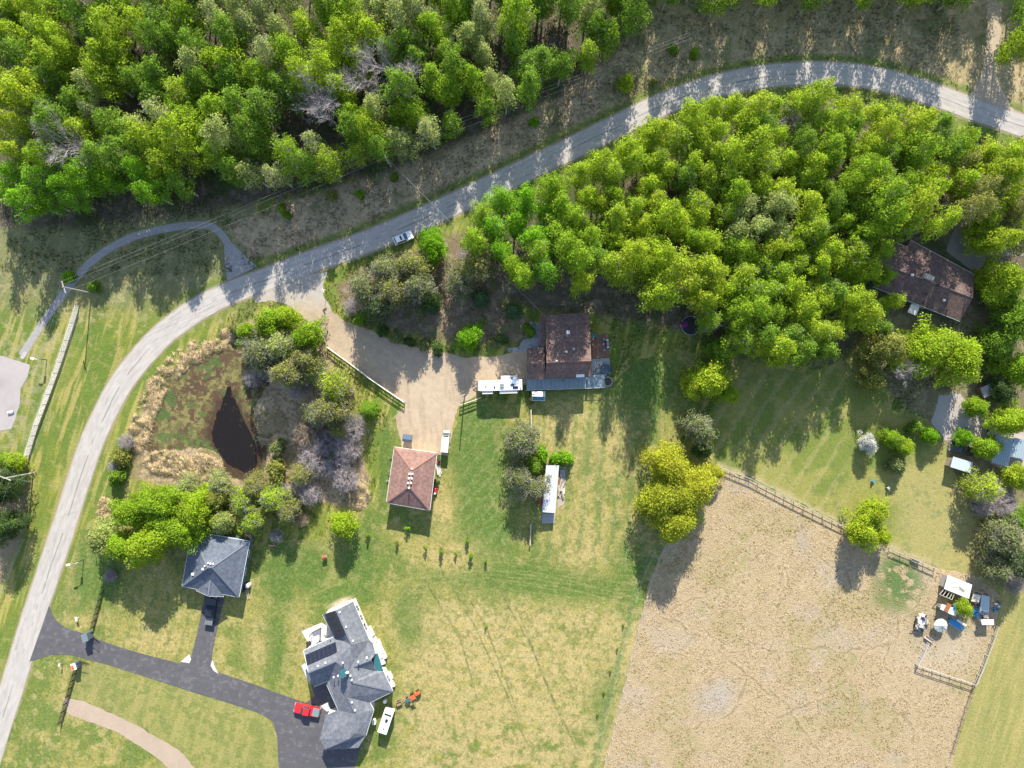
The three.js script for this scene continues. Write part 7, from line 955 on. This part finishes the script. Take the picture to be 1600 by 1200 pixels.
  const y1 = thing('lawn_chair', 'blue lawn chair in the shade below the silver tree', 'chair', G(1363, 752), 0.7), y2 = thing('lawn_chair', 'white lawn chair in the shade, right of the blue one', 'chair', G(1387, 762), 2.2); [[y1, M.blueTarp], [y2, M.white]].forEach(([c2, m]) => { part('seat', bx(0.6, 0.05, 0.6, 0, 0.4, 0), m, c2); part('backrest', bx(0.6, 0.6, 0.05, 0, 0.7, -0.3).rotateX(0), m, c2); for (const x of [-0.26, 0.26]) part('leg', bx(0.05, 0.4, 0.55, x, 0.2, 0), M.metal, c2); });
}
// ---------------------------------------------------------------- uncountable ground cover
function tuftGeo(seed, n, h, spread, w) { const r = rng32(seed), m = new Mesher(); for (let i = 0; i < n; i++) { const a = r() * 6.283, b = V((r() - 0.5) * 0.12, 0, (r() - 0.5) * 0.12), e = V(b.x + Math.cos(a) * spread * (0.4 + r()), h * (0.6 + 0.6 * r()), b.z + Math.sin(a) * spread * (0.4 + r())), s = V(-Math.sin(a), 0, Math.cos(a)).multiplyScalar(w), t = 0.75 + 0.5 * r(), nn = V(Math.cos(a) * 0.3, 1, Math.sin(a) * 0.3).normalize(); m.tri(b.clone().add(s), b.clone().sub(s), e, nn, nn, nn, [t, t, t]); const mid = b.clone().lerp(e, 0.5); m.tri(mid.clone().add(s), mid.clone().sub(s), e, nn, nn, nn, [t, t, t]); } return m.build(); }
function scatter(name, label, geo_, mat, n, seed, box, ok, smin, smax, tint) {
  const r = rng32(seed), list = []; let guard = 0; while (list.length < n && guard++ < n * 30) { const x = lerp(box[0], box[2], r()), y = lerp(box[1], box[3], r()); if (ok(x, y, r)) list.push([x, y, r(), r(), r()]); }
  const m = new THREE.InstancedMesh(geo_, mat, list.length), mm = new THREE.Matrix4(), q = new THREE.Quaternion(), c = new THREE.Color(); list.forEach(([x, y, a, b, d], i) => { const s = lerp(smin, smax, b); mm.compose(G(x, y), q.setFromAxisAngle(V(0, 1, 0), a * 6.283), V(s, s * (0.8 + 0.4 * d), s)); m.setMatrixAt(i, mm); const t = tint(x, y, a, d); m.setColorAt(i, c.setRGB(t[0], t[1], t[2])); });
  m.name = numbered(name); m.castShadow = m.receiveShadow = true; m.userData = { label, kind: 'stuff' }; scene.add(m);
}
const blade = new THREE.MeshPhysicalMaterial({ color: rgb(1, 1, 1), roughness: 1, vertexColors: true, side: THREE.DoubleSide, specularIntensity: 0.1 });
const inField = sd(FIELD), inMarsh = sd(MARSH), inLawn = sd(LAWN), inLawn2 = sd(LAWN2), inGravel = sd(GRAVEL);
const onHard = (x, y) => distNear(x, y) < 20 || inGravel(x, y) > -2 || dPathD(x, y) < 9; const dPathD = distTo(PATH); function distNear(x, y) { return dVergeStripe(x, y); }
scatter('dry_grass', 'short dry hay grass covering the pasture', tuftGeo(1, 7, 0.12, 0.22, 0.03), blade, 9000, 3, [900, 715, 1570, 1220], (x, y, r) => inField(x, y) > 2 && fbm(x * 0.07, y * 0.07 + 9, 2) > 0.3 + 0.3 * r(), 0.7, 1.5, (x, y, a, d) => { const g = fbm(x * 0.016 + 3, y * 0.016 + 8, 4), k = 0.85 + 0.35 * d; return g > 0.58 ? [0.36 * k, 0.29 * k, 0.125 * k] : [0.50 * k, 0.39 * k, 0.235 * k]; });
scatter('rough_grass', 'rough unmown grass on the verges and under trees', tuftGeo(2, 7, 0.26, 0.22, 0.03), blade, 60000, 4, [-40, -40, 1640, 1240], (x, y, r) => { if (onHard(x, y) || inLawn(x, y) > -3 || inLawn2(x, y) > -3 || inField(x, y) > 0 || inMarsh(x, y) > 0) return false; if ((x > 1470 && y > 318 && y < 434) || (x > 1450 && y > 610 && y < 740) || (x > 1498 && x < 1592 && y < 190) || dPond(x, y) > -6 || zMarsh(x, y) > 4 || (x < 340 && y > 430) || (x < 600 && y > 960) || (x > 1480 && y > 870)) return false; return fbm(x * 0.06, y * 0.06 + 90, 2) > 0.34 + 0.3 * r(); }, 0.6, 1.4, (x, y, a, d) => { const s = zNorthStrip(x, y) > 0 || zGarden(x, y) > 10 || zMarsh(x, y) > 0, k = 0.8 + 0.4 * d; return s && a < 0.72 ? [0.33 * k, 0.26 * k, 0.16 * k] : [0.14 * k, 0.175 * k, 0.045 * k]; });
const nearBank = (x, y) => (Math.abs(distBank1(x, y)) < 15) || blob(x, y, 300, 728, 66, 24, 0.1) > 0.45 || blob(x, y, 262, 722, 46, 24) > 0.5 || blob(x, y, 425, 670, 26, 32, 0.2) > 0.4 || blob(x, y, 452, 730, 22, 36) > 0.5 || blob(x, y, 558, 775, 22, 26) > 0.45 || blob(x, y, 165, 795, 12, 20) > 0.4; const distBank1 = distTo([[352, 528], [318, 542], [280, 565], [248, 600], [228, 645], [215, 690]]);
scatter('dry_reeds', 'straw coloured flattened reeds round the pond', tuftGeo(3, 9, 0.4, 0.75, 0.05), blade, 6500, 5, [140, 500, 590, 820], (x, y, r) => nearBank(x, y) && dVergeStripe(x, y) > 22 && dPond(x, y) < -8 && fbm(x * 0.1 + 4, y * 0.1, 3) > 0.42 + 0.2 * r(), 0.35, 1.1, (x, y, a, d) => { const k = 0.75 + 0.5 * d; return a < 0.25 ? [0.24 * k, 0.22 * k, 0.08 * k] : [0.50 * k, 0.38 * k, 0.235 * k]; });
scatter('marsh_plants', 'low green and brown marsh plants round the pond water', tuftGeo(4, 9, 0.35, 0.3, 0.05), blade, 9000, 6, [205, 520, 435, 760], (x, y, r) => inMarsh(x, y) > 1 && (dPond(x, y) < -5 - 10 * r()) && fbm(x * 0.11, y * 0.11 + 4, 3) > 0.48, 0.6, 1.8, (x, y, a, d) => { const k = 0.75 + 0.5 * d, g = fbm(x * 0.05 + 30, y * 0.05, 3) > 0.52; return g ? [0.10 * k, 0.16 * k, 0.04 * k] : [0.185 * k, 0.16 * k, 0.055 * k]; });
{ // the wood that goes on beyond the upper road, above the frame
  const r = rng32(61), at = []; for (let row = 0; row < 4; row++) for (let x = 985 + row * 9; x < 1720; x += 34) { if (Math.abs(x - 1558) < 16 && row < 3) continue; at.push([x + (r() - 0.5) * 20, -62 - row * 33 + (r() - 0.5) * 18, 0.9 + 0.3 * r(), r() * 6.28]); }
  for (const [name, g, m] of [['wood_crowns', P.poplar3.crown, L.bright], ['wood_trunks', P.poplar3.trunk, B.pale]]) { const im = new THREE.InstancedMesh(g, m, at.length), mm = new THREE.Matrix4(), q = new THREE.Quaternion(); at.forEach(([x, y, s, a], i) => { mm.compose(G(x, y), q.setFromAxisAngle(V(0, 1, 0), a), V(s, s, s)); im.setMatrixAt(i, mm); }); im.name = name; im.castShadow = im.receiveShadow = true; im.userData = { label: 'far wood continuing above the upper road', kind: 'stuff' }; scene.add(im); }
}
scatter('pond_weed', 'floating weed along the pond’s murky edge', tuftGeo(7, 6, 0.03, 0.22, 0.09), blade, 260, 9, [330, 600, 404, 740], (x, y, r) => { const d = dPond(x, y); return d > -2 && d < 3 + 14 * Math.pow(r(), 3) && fbm(x * 0.15, y * 0.15, 2) > 0.45; }, 0.5, 1.3, (x, y, a, d) => a < 0.5 ? [0.10, 0.09, 0.03] : [0.16, 0.10, 0.06]);
renderer.render(scene, camera);
